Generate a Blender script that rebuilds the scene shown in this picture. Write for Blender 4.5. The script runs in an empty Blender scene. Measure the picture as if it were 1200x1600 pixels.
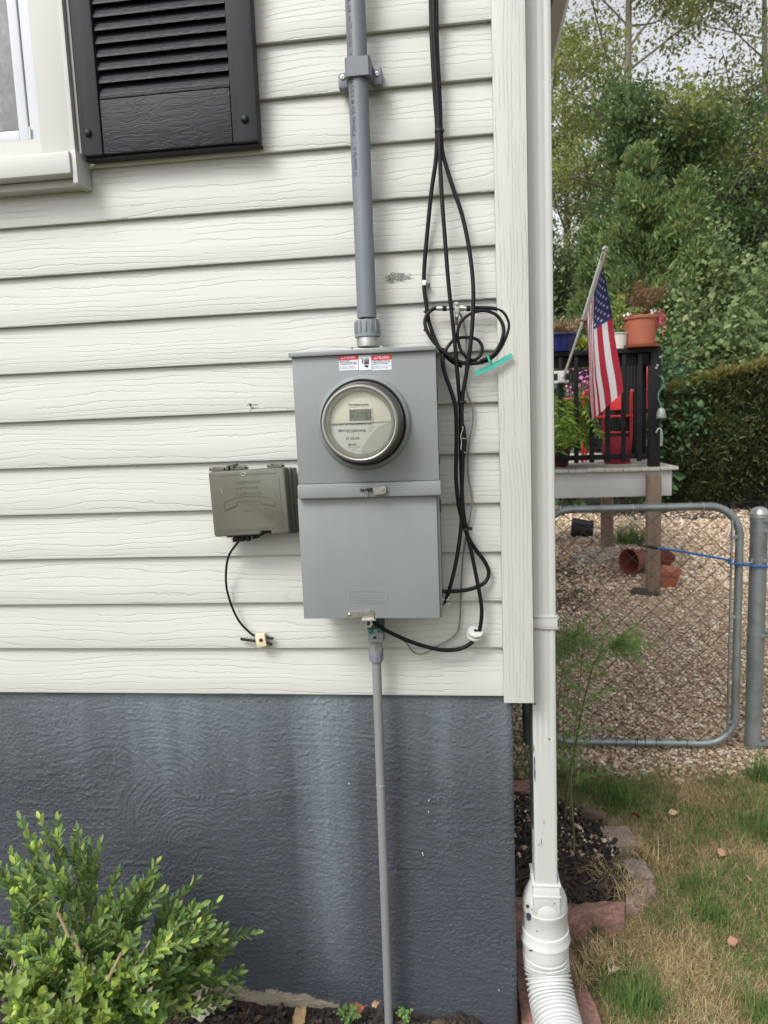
import bpy, bmesh, math, random
import numpy as np
from mathutils import Vector, Matrix, noise as mnoise
random.seed(7); rng = np.random.default_rng(11)
SC = bpy.context.scene
COL = SC.collection

# ------------------------------------------------------------------ camera
F_PX, YAW, PITCH, ROLL = 1110.0, 0.121, -0.1277, -0.0395
CAM = np.array([0.0, -1.6337, 1.5789])
cy_, sy_, cp_, sp_ = math.cos(YAW), math.sin(YAW), math.cos(PITCH), math.sin(PITCH)
FWD = np.array([-sy_*cp_, cy_*cp_, sp_]); R0 = np.array([cy_, sy_, 0.0]); U0 = np.cross(R0, FWD)
RGT = math.cos(ROLL)*R0 + math.sin(ROLL)*U0
UPV = -math.sin(ROLL)*R0 + math.cos(ROLL)*U0
cam_d = bpy.data.cameras.new('camera'); cam = bpy.data.objects.new('camera', cam_d); COL.objects.link(cam)
cam_d.sensor_fit = 'VERTICAL'; cam_d.sensor_height = 36; cam_d.lens = F_PX/1600*36
cam_d.clip_start = 0.02; cam_d.clip_end = 400
mw = Matrix.Identity(4)
for i in range(3):
    mw[i][0], mw[i][1], mw[i][2], mw[i][3] = RGT[i], UPV[i], -FWD[i], CAM[i]
cam.matrix_world = mw
cam_d.dof.use_dof = True; cam_d.dof.focus_distance = 1.6; cam_d.dof.aperture_fstop = 8.5
SC.camera = cam

# ------------------------------------------------------------------ light
SUN_DIR = Vector((-0.45, -0.72, 0.95)).normalized()     # towards the sun: high, left, in front of the wall
W = bpy.data.worlds.new('World'); SC.world = W; W.use_nodes = True
wt = W.node_tree; wt.nodes.clear()
sky = wt.nodes.new('ShaderNodeTexSky'); sky.sky_type = 'NISHITA'; sky.sun_disc = False
sky.sun_elevation = math.asin(SUN_DIR.z); sky.sun_rotation = math.atan2(SUN_DIR.x, SUN_DIR.y)
sky.dust_density = 4.0; sky.air_density = 1.0; sky.ozone_density = 1.0
hs = wt.nodes.new('ShaderNodeHueSaturation'); hs.inputs['Saturation'].default_value = 0.15; hs.inputs['Value'].default_value = 1.1
bgn = wt.nodes.new('ShaderNodeBackground'); bgn.inputs['Strength'].default_value = 0.15
wo = wt.nodes.new('ShaderNodeOutputWorld')
wt.links.new(sky.outputs[0], hs.inputs['Color']); wt.links.new(hs.outputs[0], bgn.inputs['Color']); wt.links.new(bgn.outputs[0], wo.inputs['Surface'])
sd = bpy.data.lights.new('sun', 'SUN'); sd.energy = 1.35; sd.angle = math.radians(22); sd.color = (1.0, 0.96, 0.9)
so = bpy.data.objects.new('sun', sd); COL.objects.link(so)
so.rotation_euler = SUN_DIR.to_track_quat('Z', 'Y').to_euler(); so.location = (-4, -4, 8)
SC.view_settings.view_transform = 'Standard'; SC.view_settings.look = 'None'
SC.view_settings.gamma = 1.0; SC.view_settings.use_curve_mapping = False
SC.view_settings.exposure = 0.62

# ------------------------------------------------------------------ helpers
def ray(x, y):
    return FWD + RGT*(x-600)/F_PX - UPV*(y-800)/F_PX
def P(x, y, Y=None, Z=None, X=None):
    """point of the world plane Y=, Z= or X= seen at photograph pixel x, y"""
    d = ray(x, y)
    t = (Y-CAM[1])/d[1] if Y is not None else (Z-CAM[2])/d[2] if Z is not None else (X-CAM[0])/d[0]
    return CAM + t*d
def px2m(n, Y): return n*(Y-CAM[1])/F_PX

def frame(axis):
    a = np.asarray(axis, float); a = a/np.linalg.norm(a)
    h = np.array([0, 0, 1.0]) if abs(a[2]) < .9 else np.array([1.0, 0, 0])
    u = np.cross(h, a); u /= np.linalg.norm(u)
    return u, np.cross(a, u), a
def spline(pts, k=6):
    p = [np.asarray(q, float) for q in pts]
    p = [2*p[0]-p[1]] + p + [2*p[-1]-p[-2]]
    out = []
    for i in range(1, len(p)-2):
        for j in range(k):
            t = j/k
            out.append(.5*((2*p[i])+(p[i+1]-p[i-1])*t+(2*p[i-1]-5*p[i]+4*p[i+1]-p[i+2])*t*t+(3*p[i]-p[i-1]-3*p[i+1]+p[i+2])*t**3))
    out.append(p[-2])
    return out

class MB:
    """collects shapes; build() links them as ONE mesh object"""
    def __init__(s): s.v = []; s.f = []; s.m = []; s.sm = []
    def add(s, v, f, mat=0, smooth=False):
        o = len(s.v); s.v += [tuple(map(float, q)) for q in v]
        for q in f: s.f.append([i+o for i in q]); s.m.append(mat); s.sm.append(smooth)
        return s
    def box(s, x0, x1, y0, y1, z0, z1, bev=0, mat=0, M=None, seg=2):
        bm = bmesh.new(); bmesh.ops.create_cube(bm, size=1)
        for v in bm.verts:
            v.co = Vector(((x0+x1)/2+v.co.x*(x1-x0), (y0+y1)/2+v.co.y*(y1-y0), (z0+z1)/2+v.co.z*(z1-z0)))
        if bev: bmesh.ops.bevel(bm, geom=list(bm.edges), offset=bev, segments=seg, affect='EDGES', profile=.6)
        bm.verts.index_update()
        vs = [v.co.copy() for v in bm.verts]
        if M is not None: vs = [M @ v for v in vs]
        s.add(vs, [[v.index for v in f.verts] for f in bm.faces], mat, bool(bev)); bm.free(); return s
    def tube(s, pts, r, n=10, mat=0, cap=True, closed=False, smooth=True):
        p = [np.asarray(q, float) for q in pts]; N = len(p)
        rr = [r]*N if np.isscalar(r) else list(r)
        u = None; V = []
        for i in range(N):
            t = (p[(i+1) % N]-p[i-1]) if closed else p[min(i+1, N-1)]-p[max(i-1, 0)]
            t = t/(np.linalg.norm(t)+1e-12)
            if u is None: u, w, _ = frame(t)
            u = u-t*np.dot(u, t); u /= np.linalg.norm(u)+1e-12; w = np.cross(t, u)
            for k in range(n):
                a = 2*math.pi*k/n; V.append(p[i]+rr[i]*(math.cos(a)*u+math.sin(a)*w))
        F = []
        for i in range(N if closed else N-1):
            j = (i+1) % N
            for k in range(n):
                l = (k+1) % n; F.append([i*n+k, i*n+l, j*n+l, j*n+k])
        s.add(V, F, mat, smooth)
        if cap and not closed:
            o = len(s.v)-len(V)
            s.f.append([o+k for k in range(n)][::-1]); s.m.append(mat); s.sm.append(False)
            s.f.append([o+(N-1)*n+k for k in range(n)]); s.m.append(mat); s.sm.append(False)
        return s
    def lathe(s, prof, org, axis=(0, 0, 1), n=32, mat=0, smooth=True, cap0=False, cap1=False):
        u, w, a = frame(axis); org = np.asarray(org, float); V = []
        for r, h in prof:
            for k in range(n):
                t = 2*math.pi*k/n; V.append(org+a*h+r*(math.cos(t)*u+math.sin(t)*w))
        F = []
        for i in range(len(prof)-1):
            for k in range(n):
                l = (k+1) % n; F.append([i*n+k, i*n+l, (i+1)*n+l, (i+1)*n+k])
        if cap0: F.append(list(range(n))[::-1])
        if cap1: F.append([(len(prof)-1)*n+k for k in range(n)])
        s.add(V, F, mat, smooth); return s
    def prism(s, outline, d, mat=0, smooth=False):
        """outline: 3D polygon; extruded by vector d"""
        n = len(outline); a = [np.asarray(q, float) for q in outline]; b = [q+np.asarray(d, float) for q in a]
        s.add(a+b, [list(range(n))[::-1], [n+i for i in range(n)]]+[[i, (i+1) % n, n+(i+1) % n, n+i] for i in range(n)], mat, smooth); return s
    def build(s, name, mats, parent=None, sharp=38):
        me = bpy.data.meshes.new(name); me.from_pydata(s.v, [], s.f)
        for m in (mats if isinstance(mats, (list, tuple)) else [mats]): me.materials.append(m)
        me.polygons.foreach_set('material_index', s.m); me.polygons.foreach_set('use_smooth', s.sm)
        bm = bmesh.new(); bm.from_mesh(me); bmesh.ops.recalc_face_normals(bm, faces=bm.faces); bm.to_mesh(me); bm.free()
        if any(s.sm): me.set_sharp_from_angle(angle=math.radians(sharp))
        return link(name, me, parent)
def link(name, me, parent=None):
    o = bpy.data.objects.new(name, me); COL.objects.link(o)
    if parent is not None: o.parent = parent; o.matrix_parent_inverse = Matrix.Translation(-Vector(root_loc(parent)))
    return o
def root_loc(o):
    l = Vector(o.location)
    if o.parent is not None: l = l+root_loc(o.parent)+o.matrix_parent_inverse.translation
    return l
def np_mesh(name, V, Fc, mat, parent=None, smooth=False, mats_idx=None):
    """fast mesh: V (n,3), Fc (m,k) all faces of k corners"""
    V = np.asarray(V, np.float32); Fc = np.asarray(Fc, np.int32); me = bpy.data.meshes.new(name)
    m, k = Fc.shape
    me.vertices.add(len(V)); me.vertices.foreach_set('co', V.ravel())
    me.loops.add(m*k); me.loops.foreach_set('vertex_index', Fc.ravel())
    me.polygons.add(m); me.polygons.foreach_set('loop_start', np.arange(0, m*k, k, dtype=np.int32))
    me.polygons.foreach_set('loop_total', np.full(m, k, np.int32))
    for q in (mat if isinstance(mat, (list, tuple)) else [mat]): me.materials.append(q)
    if mats_idx is not None: me.polygons.foreach_set('material_index', np.asarray(mats_idx, np.int32))
    me.polygons.foreach_set('use_smooth', np.full(m, smooth, bool))
    me.update(calc_edges=True); me.validate()
    return link(name, me, parent)
def thing(name, label, cat, loc=(0, 0, 0), group=None):
    o = bpy.data.objects.new(name, None); COL.objects.link(o); o.location = loc; o.empty_display_size = .05
    return tag(o, label, cat, group)
def tag(o, label, cat, group=None):
    o['label'] = label; o['category'] = cat
    if group: o['group'] = group
    return o
def struct(o): o['kind'] = 'structure'; return o
def stuff(o): o['kind'] = 'stuff'; return o

# ------------------------------------------------------------------ materials
def nn(nt, t, **kw):
    n = nt.nodes.new('ShaderNode'+t)
    for k, v in kw.items():
        if k in n.inputs.keys(): n.inputs[k].default_value = v
        else: setattr(n, k, v)
    return n
def base_mat(name):
    m = bpy.data.materials.new(name); m.use_nodes = True; nt = m.node_tree
    return m, nt, nt.nodes['Principled BSDF']
def ramp(nt, src, stops, interp='LINEAR'):
    r = nt.nodes.new('ShaderNodeValToRGB'); r.color_ramp.interpolation = interp
    el = r.color_ramp.elements
    while len(el) < len(stops): el.new(.5)
    for e, (p, c) in zip(el, stops):
        e.position = p; e.color = (*c, 1) if len(c) == 3 else c
    nt.links.new(src, r.inputs[0]); return r
def g3(v): return (v, v, v)
def math_(nt, op, a, b=None, c=None, clamp=False):
    n = nt.nodes.new('ShaderNodeMath'); n.operation = op; n.use_clamp = clamp
    for i, q in enumerate((a, b, c)):
        if q is None: continue
        if isinstance(q, (int, float)): n.inputs[i].default_value = q
        else: nt.links.new(q, n.inputs[i])
    return n.outputs[0]
def mapv(nt, vec, scale=(1, 1, 1), loc=(0, 0, 0), rot=(0, 0, 0)):
    m = nt.nodes.new('ShaderNodeMapping'); m.inputs['Scale'].default_value = scale; m.inputs['Location'].default_value = loc; m.inputs['Rotation'].default_value = rot
    nt.links.new(vec, m.inputs[0]); return m.outputs[0]
def noise(nt, vec, scale=5, detail=3, rough=.5, dist=0):
    n = nn(nt, 'TexNoise', Scale=scale, Detail=detail, Roughness=rough, Distortion=dist); nt.links.new(vec, n.inputs['Vector']); return n.outputs['Fac']
def mixc(nt, fac, a, b, mode='MIX'):
    n = nt.nodes.new('ShaderNodeMix'); n.data_type = 'RGBA'; n.blend_type = mode
    for s, q in ((n.inputs[0], fac), (n.inputs[6], a), (n.inputs[7], b)):
        if isinstance(q, (int, float)): s.default_value = q
        elif isinstance(q, tuple): s.default_value = (*q, 1) if len(q) == 3 else q
        else: nt.links.new(q, s)
    return n.outputs[2]
def M(name, col, rough=.6, metal=0, var=.12, vs=9, bump=0, bs=150, spec=.5, isl=None, trans=0, dirt=None, coat=0, stretch=(1, 1, 1)):
    m, nt, b = base_mat(name); tc = nn(nt, 'TexCoord'); v = mapv(nt, tc.outputs['Object'], stretch)
    f = noise(nt, v, vs, 4, .6)
    lo = tuple(max(0, c*(1-var)) for c in col); hi = tuple(min(1, c*(1+var)) for c in col)
    if isl:
        gi = nt.nodes.new('ShaderNodeNewGeometry')
        c = ramp(nt, gi.outputs['Random Per Island'], [(i/(len(isl)-1 or 1), q) for i, q in enumerate(isl)]).outputs[0]
        fr = ramp(nt, f, [(.3, g3(1-var)), (.7, g3(1+var))]).outputs[0]
        c = mixc(nt, 1.0, c, fr, 'MULTIPLY')
    else:
        c = ramp(nt, f, [(.3, lo), (.7, hi)]).outputs[0]
    if dirt:
        f2 = noise(nt, v, vs*.35, 6, .7); fr = ramp(nt, f2, [(.5, g3(0)), (.72, g3(1))]).outputs[0]
        c = mixc(nt, fr, c, dirt)
    nt.links.new(c, b.inputs['Base Color'])
    fr = noise(nt, v, vs*2.3, 3); nt.links.new(ramp(nt, fr, [(.3, g3(max(0.02, rough-.07))), (.7, g3(min(1, rough+.07)))]).outputs[0], b.inputs['Roughness'])
    b.inputs['Metallic'].default_value = metal; b.inputs['Specular IOR Level'].default_value = spec
    b.inputs['Coat Weight'].default_value = coat
    if bump:
        bn = nn(nt, 'Bump', Strength=1.0, Distance=bump); nt.links.new(noise(nt, v, bs, 3, .6), bn.inputs['Height']); nt.links.new(bn.outputs[0], b.inputs['Normal'])
    if trans:
        tb = nt.nodes.new('ShaderNodeBsdfTranslucent'); nt.links.new(c, tb.inputs[0]); mx = nt.nodes.new('ShaderNodeMixShader'); mx.inputs[0].default_value = trans
        nt.links.new(b.outputs[0], mx.inputs[1]); nt.links.new(tb.outputs[0], mx.inputs[2]); nt.links.new(mx.outputs[0], nt.nodes['Material Output'].inputs[0])
    return m

# --- lettering as real flat print -------------------------------------------------
def text2d(s, bold=False, shear=0):
    cu = bpy.data.curves.new('print', 'FONT'); cu.body = s; cu.size = 1; cu.resolution_u = 2; cu.shear = shear
    if bold: cu.offset = .018
    o = bpy.data.objects.new('print', cu); COL.objects.link(o)
    dg = bpy.context.evaluated_depsgraph_get(); me = bpy.data.meshes.new_from_object(o.evaluated_get(dg))
    V = np.array([v.co[:2] for v in me.vertices]); Fs = [list(p.vertices) for p in me.polygons]
    bpy.data.objects.remove(o); bpy.data.curves.remove(cu); bpy.data.meshes.remove(me)
    return V, Fs
def put_text(mb, s, x0, x1, yb, hpx, Y, mat=0, bold=False, shear=0):
    """lettering on the plane Y: from pixel x0 to x1, baseline yb, capitals hpx high"""
    V, Fs = text2d(s, bold, shear); a = P(x0, yb, Y=Y); b = P(x1, yb, Y=Y)
    V = V-np.array([V[:, 0].min(), 0]); w = V[:, 0].max(); sx = (b[0]-a[0])/w; sz = px2m(hpx, Y)/.7
    mb.add([(a[0]+q[0]*sx, Y, a[2]+q[1]*sz) for q in V], Fs, mat)
# ================================================================== HOUSE
ZB = 0.92                                   # bottom edge of the lowest siding course
def siding_mat(name, vert=False):
    m, nt, b = base_mat(name); g = nt.nodes.new('ShaderNodeNewGeometry'); oi = nt.nodes.new('ShaderNodeObjectInfo')
    sp = nt.nodes.new('ShaderNodeSeparateXYZ'); nt.links.new(g.outputs['Position'], sp.inputs[0])
    L, A = (sp.outputs['Z'], sp.outputs['X']) if vert else (sp.outputs['X'], sp.outputs['Z'])   # along / across the grain
    rnd = math_(nt, 'MULTIPLY', oi.outputs['Random'], 37.0)
    L = math_(nt, 'ADD', L, rnd)
    def vec(sl, sa):
        c = nt.nodes.new('ShaderNodeCombineXYZ'); nt.links.new(math_(nt, 'MULTIPLY', L, sl), c.inputs[0]); nt.links.new(math_(nt, 'MULTIPLY', A, sa), c.inputs[1]); nt.links.new(rnd, c.inputs[2]); return c.outputs[0]
    big = noise(nt, vec(1.9, 10), 1, 3, .5); jag = noise(nt, vec(60, 70), 1, 3, .7); gate = noise(nt, vec(4, 60), 1, 2, .5) if not vert else noise(nt, vec(9, 130), 1, 2, .5)
    v = math_(nt, 'ADD', math_(nt, 'MULTIPLY', A, 72.0 if not vert else 120), math_(nt, 'MULTIPLY', big, 5.6))
    v = math_(nt, 'ADD', v, math_(nt, 'MULTIPLY', jag, .62))
    fr = math_(nt, 'FRACT', v)
    saw = ramp(nt, fr, [(0, g3(.0)), (.10, g3(.95)), (.2, g3(1)), (1, g3(.08))], 'LINEAR').outputs[0]
    groove = ramp(nt, fr, [(0.0, g3(.25)), (.05, g3(0)), (.12, g3(.8)), (.2, g3(1)), (.93, g3(1)), (1, g3(.3))]).outputs[0]
    gm = ramp(nt, gate, [(.40, g3(0)), (.52, g3(1))]).outputs[0]
    h = math_(nt, 'MULTIPLY', math_(nt, 'SUBTRACT', math_(nt, 'ADD', groove, math_(nt, 'MULTIPLY', saw, .35)), 1.2), gm)
    fine = noise(nt, vec(40, 420), 1, 2, .6)
    h = math_(nt, 'ADD', h, math_(nt, 'MULTIPLY', fine, .22))
    bn = nn(nt, 'Bump', Strength=.45 if not vert else .6, Distance=.0016); nt.links.new(h, bn.inputs['Height']); nt.links.new(bn.outputs[0], b.inputs['Normal'])
    # weathering: faint grime on the courses; grain grooves tinted a little darker
    d = noise(nt, vec(1.5, 5), 1, 5, .65); sm = noise(nt, vec(14, 22), 1, 4, .7)
    c = ramp(nt, d, [(.3, (.452, .458, .430)), (.7, (.482, .488, .460))]).outputs[0]
    c = mixc(nt, ramp(nt, sm, [(.68, g3(0)), (.9, g3(.04))]).outputs[0], c, (.34, .35, .31))
    gl = math_(nt, 'MULTIPLY', math_(nt, 'SUBTRACT', 1.0, groove), math_(nt, 'MULTIPLY', gm, .14))
    c = mixc(nt, gl, c, (.22, .225, .20)); nt.links.new(c, b.inputs['Base Color'])
    b.inputs['Roughness'].default_value = .48; b.inputs['Specular IOR Level'].default_value = .35
    return m
m_side = siding_mat('siding_vinyl'); m_corner = siding_mat('corner_vinyl', True)
m_trim = M('painted_trim', (.455, .463, .445), .5, var=.04, vs=5, bump=.0004, bs=60, stretch=(1, 1, .12))
m_white = M('white_vinyl', (.52, .55, .59), .4, var=.03)
m_soffit = M('soffit_aluminium', (.22, .22, .215), .55, var=.05)
m_black = M('black_rubber', (.007, .007, .008), .5, var=.2, vs=30, spec=.22)

house = thing('house', 'white clapboard sided house corner on a dark blue grey stucco foundation', 'house', (0, 0, 0))
XL, XC = -2.4, 0.0705                        # siding from far left to the corner board
PITCHES = [.1184, .1139, .1159, .1134, .115, .1139, .1146, .1116, .1136, .1128, .1176, .1125, .1139] + [.114]*8
def siding_board(x0, x1, z, pitch, lift=0.0):
    prof = [(.012, .0012), (.0030, 0), (.0008, .0012), (0, .0040), (.0048, pitch*.4), (.0128, pitch+.006)]
    n = max(2, int((x1-x0)/.05)); V = []; Fc = []
    ph = random.random()*10
    for i in range(n+1):
        x = x0+(x1-x0)*i/n
        w = .0004*math.sin(x*2.3+ph)
        for y, zz in prof: V.append((x, y+w-lift, z+zz+.0005*math.sin(x*2.1+ph)))
    k = len(prof)
    for i in range(n):
        for j in range(k-1): Fc.append([i*k+j, (i+1)*k+j, (i+1)*k+j+1, i*k+j+1])
    Fc.append(list(range(k))[::-1]); Fc.append([n*k+j for j in range(k)])
    mb = MB(); mb.add(V, Fc, 0, True); return mb.build('siding_board', m_side, house, 30)
z = ZB
for i, pt in enumerate(PITCHES):
    if i < 2:
        xs = P(700.5, 1040, Y=0)[0] if i == 0 else P(699, 975, Y=0)[0]
        siding_board(XL, xs, z, pt); siding_board(xs-.012, XC, z, pt, .0016)
    elif z > 2.12: siding_board(P(75, 120, Y=-.01)[0], XC, z, pt); siding_board(XL, -1.92, z, pt)
    else: siding_board(XL, XC, z, pt)
    z += pt
ZTOP = z
# sheathing behind the courses, side wall of the house, roof edge
MB().box(XL, .094, .021, .06, ZB+.02, ZTOP).box(.06, .094, .061, 2.9, ZB+.02, ZTOP+.02).build('wall_sheathing', m_trim, house)
mb = MB()                                    # corner board, two faces, deep grain
mb.box(XC-.001, .1385, -.021, .004, ZB-.008, ZTOP, .0022); mb.build('corner_board', m_corner, house)
MB().box(.117, .1375, .0045, .085, ZB-.008, ZTOP, .002).build('corner_board', m_corner, house)
mb = MB(); zs = ZB
for i, pt in enumerate(PITCHES):
    mb.prism([(.094, .0855, zs), (.109, .0855, zs), (.0965, .0855, zs+pt), (.094, .0855, zs+pt)], (0, 2.8, 0)); zs += pt
mb.build('side_siding', m_side, house)
MB().box(.095, .42, -.1, 3.0, 3.435, 3.45).build('soffit', m_soffit, house)
mb = MB(); mb.prism([(.425, -.12, 3.412), (.485, -.12, 3.412), (.51, -.12, 3.46), (.51, -.12, 3.53), (.425, -.12, 3.53)], (0, 3.12, 0)); mb.build('gutter', m_trim, house)
MB().box(XL, .52, -.12, 3.0, 3.54, 3.6).build('roof_edge', m_soffit, house)

# ---- stucco foundation: a real trowelled height field
x0, x1, z0, z1 = -1.75, 0.0905, -0.06, ZB+.05
dx = .0023; nx = int((x1-x0)/dx)+1; nz = int((z1-z0)/dx)+1
XX, ZZ = np.meshgrid(np.linspace(x0, x1, nx), np.linspace(z0, z1, nz))
def vnoise(X, Y, s, seed):
    r = np.random.default_rng(seed); g = r.random((256, 256)); u = X*s+200; v = Y*s+200
    iu = np.floor(u).astype(int); iv = np.floor(v).astype(int); fu = u-iu; fv = v-iv; fu = fu*fu*(3-2*fu); fv = fv*fv*(3-2*fv)
    a = g[iv % 256, iu % 256]; b = g[iv % 256, (iu+1) % 256]; c = g[(iv+1) % 256, iu % 256]; d = g[(iv+1) % 256, (iu+1) % 256]
    return (a*(1-fu)+b*fu)*(1-fv)+(c*(1-fu)+d*fu)*fv
H = .25*vnoise(XX*.85, ZZ, 190, 1)+.50*vnoise(XX, ZZ, 310, 2)+.10*vnoise(XX*.2, ZZ, 80, 3)+1.5*np.clip(vnoise(XX, ZZ, 240, 14)-.62, 0, 1)+1.2*np.clip(vnoise(XX*.08, ZZ, 160, 15)-.70, 0, 1)+.9*np.clip(vnoise(XX*.5, ZZ, 170, 4)-.68, 0, 1)
line1 = np.convolve(np.random.default_rng(5).random(4000), [.2, .6, .2], 'same')
def stroke(cx, cz, r0, r1, a0, a1, amp, seed):
    global H
    d = np.hypot(XX-cx, ZZ-cz); a = np.arctan2(ZZ-cz, XX-cx)
    am = (a0+a1)/2; da = np.abs((a-am+np.pi) % (2*np.pi)-np.pi); half = abs(a1-a0)/2
    wob = .45*vnoise(XX, ZZ, 22, seed+90)
    m = np.clip((half-da)/(.22)+wob*2-.3, 0, 1)*np.clip(np.minimum(d-r0, r1-d)/.012, 0, 1)
    rid = line1[(np.abs((d+.007*vnoise(XX, ZZ, 22, seed+40))*430).astype(int)+seed*37) % 4000]
    gr = .5*vnoise(XX, ZZ, 310, seed+3)+1.3*np.clip(vnoise(XX, ZZ, 240, seed+6)-.62, 0, 1)+.3*vnoise(XX, ZZ, 150, seed+5)
    H = H*(1-m*.75)+m*.75*(amp*.8*rid+gr*1.0+.05)
def sp_(x, y): q = P(x, y, Y=0); return q[0], q[2]
cx, cz = sp_(262, 1238)
for k in range(46):                              # many long, nearly level passes of the trowel
    rr = .35+random.random()*.9; xx = x0+random.random()*1.8; zz = random.random()*.95
    stroke(xx+random.uniform(-.1, .1), zz-rr, rr-.05-.04*random.random(), rr+.04, math.pi/2-.25-.3*random.random()/rr, math.pi/2+.25+.2*random.random()/rr, .35+.35*random.random(), 10+k)
stroke(cx, cz, .0, .135, -.5, 2.3, 1.0, 61); stroke(cx+.03, cz-.10, .03, .2, math.pi*.55, math.pi*1.08, 1.25, 62)
stroke(cx-.03, cz-.06, .15, .24, .35, 2.6, .8, 63); stroke(cx+.05, cz-.16, .02, .13, math.pi*.25, math.pi*1.0, .9, 64); stroke(cx-.16, cz-.02, .05, .17, .2, 2.2, .9, 65)
H += .5*np.clip(vnoise(XX, ZZ, 95, 8)-.70, 0, 1)*3*np.clip(vnoise(XX, ZZ, 9, 9)*2-.7, 0, 1)
edge = np.clip((x1-XX)/.012, 0, 1)**.5
YY = .018-.0038*H*1.0-.0015*vnoise(XX, ZZ, 6, 12)
YY = np.where(edge < 1, YY+(1-edge)*.006, YY)
V = np.stack([XX, YY, ZZ], -1).reshape(-1, 3); idx = np.arange(nx*nz).reshape(nz, nx)
Fc = np.stack([idx[:-1, :-1], idx[:-1, 1:], idx[1:, 1:], idx[1:, :-1]], -1).reshape(-1, 4)
m_found, nt, b = base_mat('foundation_paint')
g = nt.nodes.new('ShaderNodeNewGeometry'); sp = nt.nodes.new('ShaderNodeSeparateXYZ'); nt.links.new(g.outputs['Position'], sp.inputs[0])
X_, Z_ = sp.outputs['X'], sp.outputs['Z']
pos = g.outputs['Position']
n1 = noise(nt, mapv(nt, pos, (5, 1, 1.2)), 1, 5, .6); n2 = noise(nt, pos, 16, 5, .7); n3 = noise(nt, mapv(nt, pos, (26, 1, 1.5)), 1, 4, .65)
col = ramp(nt, n2, [(.3, (.047, .055, .067)), (.7, (.056, .064, .077))]).outputs[0]
# chalk washed off the siding: ragged pale band under it and two runs below the meter box and seam
zz = math_(nt, 'SUBTRACT', Z_, ZB)                             # 0 at the top, negative down
top = math_(nt, 'ADD', math_(nt, 'MULTIPLY', zz, 2.6), math_(nt, 'ADD', math_(nt, 'MULTIPLY', n1, 1.5), math_(nt, 'MULTIPLY', n3, .35)))
top = ramp(nt, top, [(.25, g3(0)), (1.0, g3(.42))]).outputs[0]
def run(xc, wid, length, amt):
    dxx = math_(nt, 'ABSOLUTE', math_(nt, 'ADD', math_(nt, 'SUBTRACT', X_, xc), math_(nt, 'MULTIPLY', math_(nt, 'SUBTRACT', n1, .5), .05)))
    a = math_(nt, 'SUBTRACT', 1.0, math_(nt, 'DIVIDE', dxx, wid), clamp=True)
    e = math_(nt, 'ADD', 1.0, math_(nt, 'DIVIDE', zz, length), clamp=True)
    return math_(nt, 'MULTIPLY', math_(nt, 'MULTIPLY', math_(nt, 'POWER', a, .8), math_(nt, 'POWER', e, .5)), math_(nt, 'MULTIPLY', n3, amt))
r1 = run(P(505, 1200, Y=0)[0], .085, .80, 1.5); r2 = run(P(692, 1200, Y=0)[0], .030, .45, .4); r3 = run(P(790, 1200, Y=0)[0], .03, .4, .25)
r4 = run(P(255, 1200, Y=0)[0], .26, .42, .7)
chalk = math_(nt, 'ADD', math_(nt, 'ADD', top, r4), math_(nt, 'ADD', r1, math_(nt, 'ADD', r2, r3)), clamp=True)
col = mixc(nt, chalk, col, (.17, .20, .225))
# bare render where the paint stops above the soil
edgez = math_(nt, 'SUBTRACT', math_(nt, 'ADD', math_(nt, 'ADD', math_(nt, 'MULTIPLY', math_(nt, 'ADD', X_, .72), -.10), .112), math_(nt, 'MULTIPLY', math_(nt, 'SUBTRACT', n2, .5), .07)), Z_)
bare = ramp(nt, math_(nt, 'ADD', math_(nt, 'MULTIPLY', edgez, 60), .5, clamp=True), [(.3, g3(0)), (.7, g3(1))]).outputs[0]
bare = math_(nt, 'MULTIPLY', bare, math_(nt, 'LESS_THAN', X_, P(528, 1560, Y=0)[0]))
col = mixc(nt, bare, col, ramp(nt, n2, [(.3, (.22, .19, .14)), (.7, (.36, .32, .25))]).outputs[0])
# a few flecks of white paint
fl = nn(nt, 'TexVoronoi', Scale=34); nt.links.new(pos, fl.inputs['Vector'])
nt.links.new(col, b.inputs['Base Color']); b.inputs['Roughness'].default_value = .5; b.inputs['Specular IOR Level'].default_value = .4
bn = nn(nt, 'Bump', Strength=1.0, Distance=.0022); nt.links.new(noise(nt, mapv(nt, pos, (.7, 1, 1)), 380, 4, .7), bn.inputs['Height']); nt.links.new(bn.outputs[0], b.inputs['Normal'])
fo = np_mesh('foundation_wall', V, Fc, m_found, house, True)
mb = MB(); mb.box(-2.6, .0902, .03, 2.9, -.3, ZB+.04); mb.build('foundation_core', m_found, house)
for px_, py_, l in ((670, 1252, 3), (670, 1270, 3), (661, 1337, 6), (780, 1548, 2), (545, 1225, 2)):
    q = P(px_, py_, Y=.012); MB().tube([q, q+np.array([.002*random.uniform(-1, 1), 0, px2m(l, 0)])], .0011, 5).build('paint_drip', m_white, house)

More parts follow.
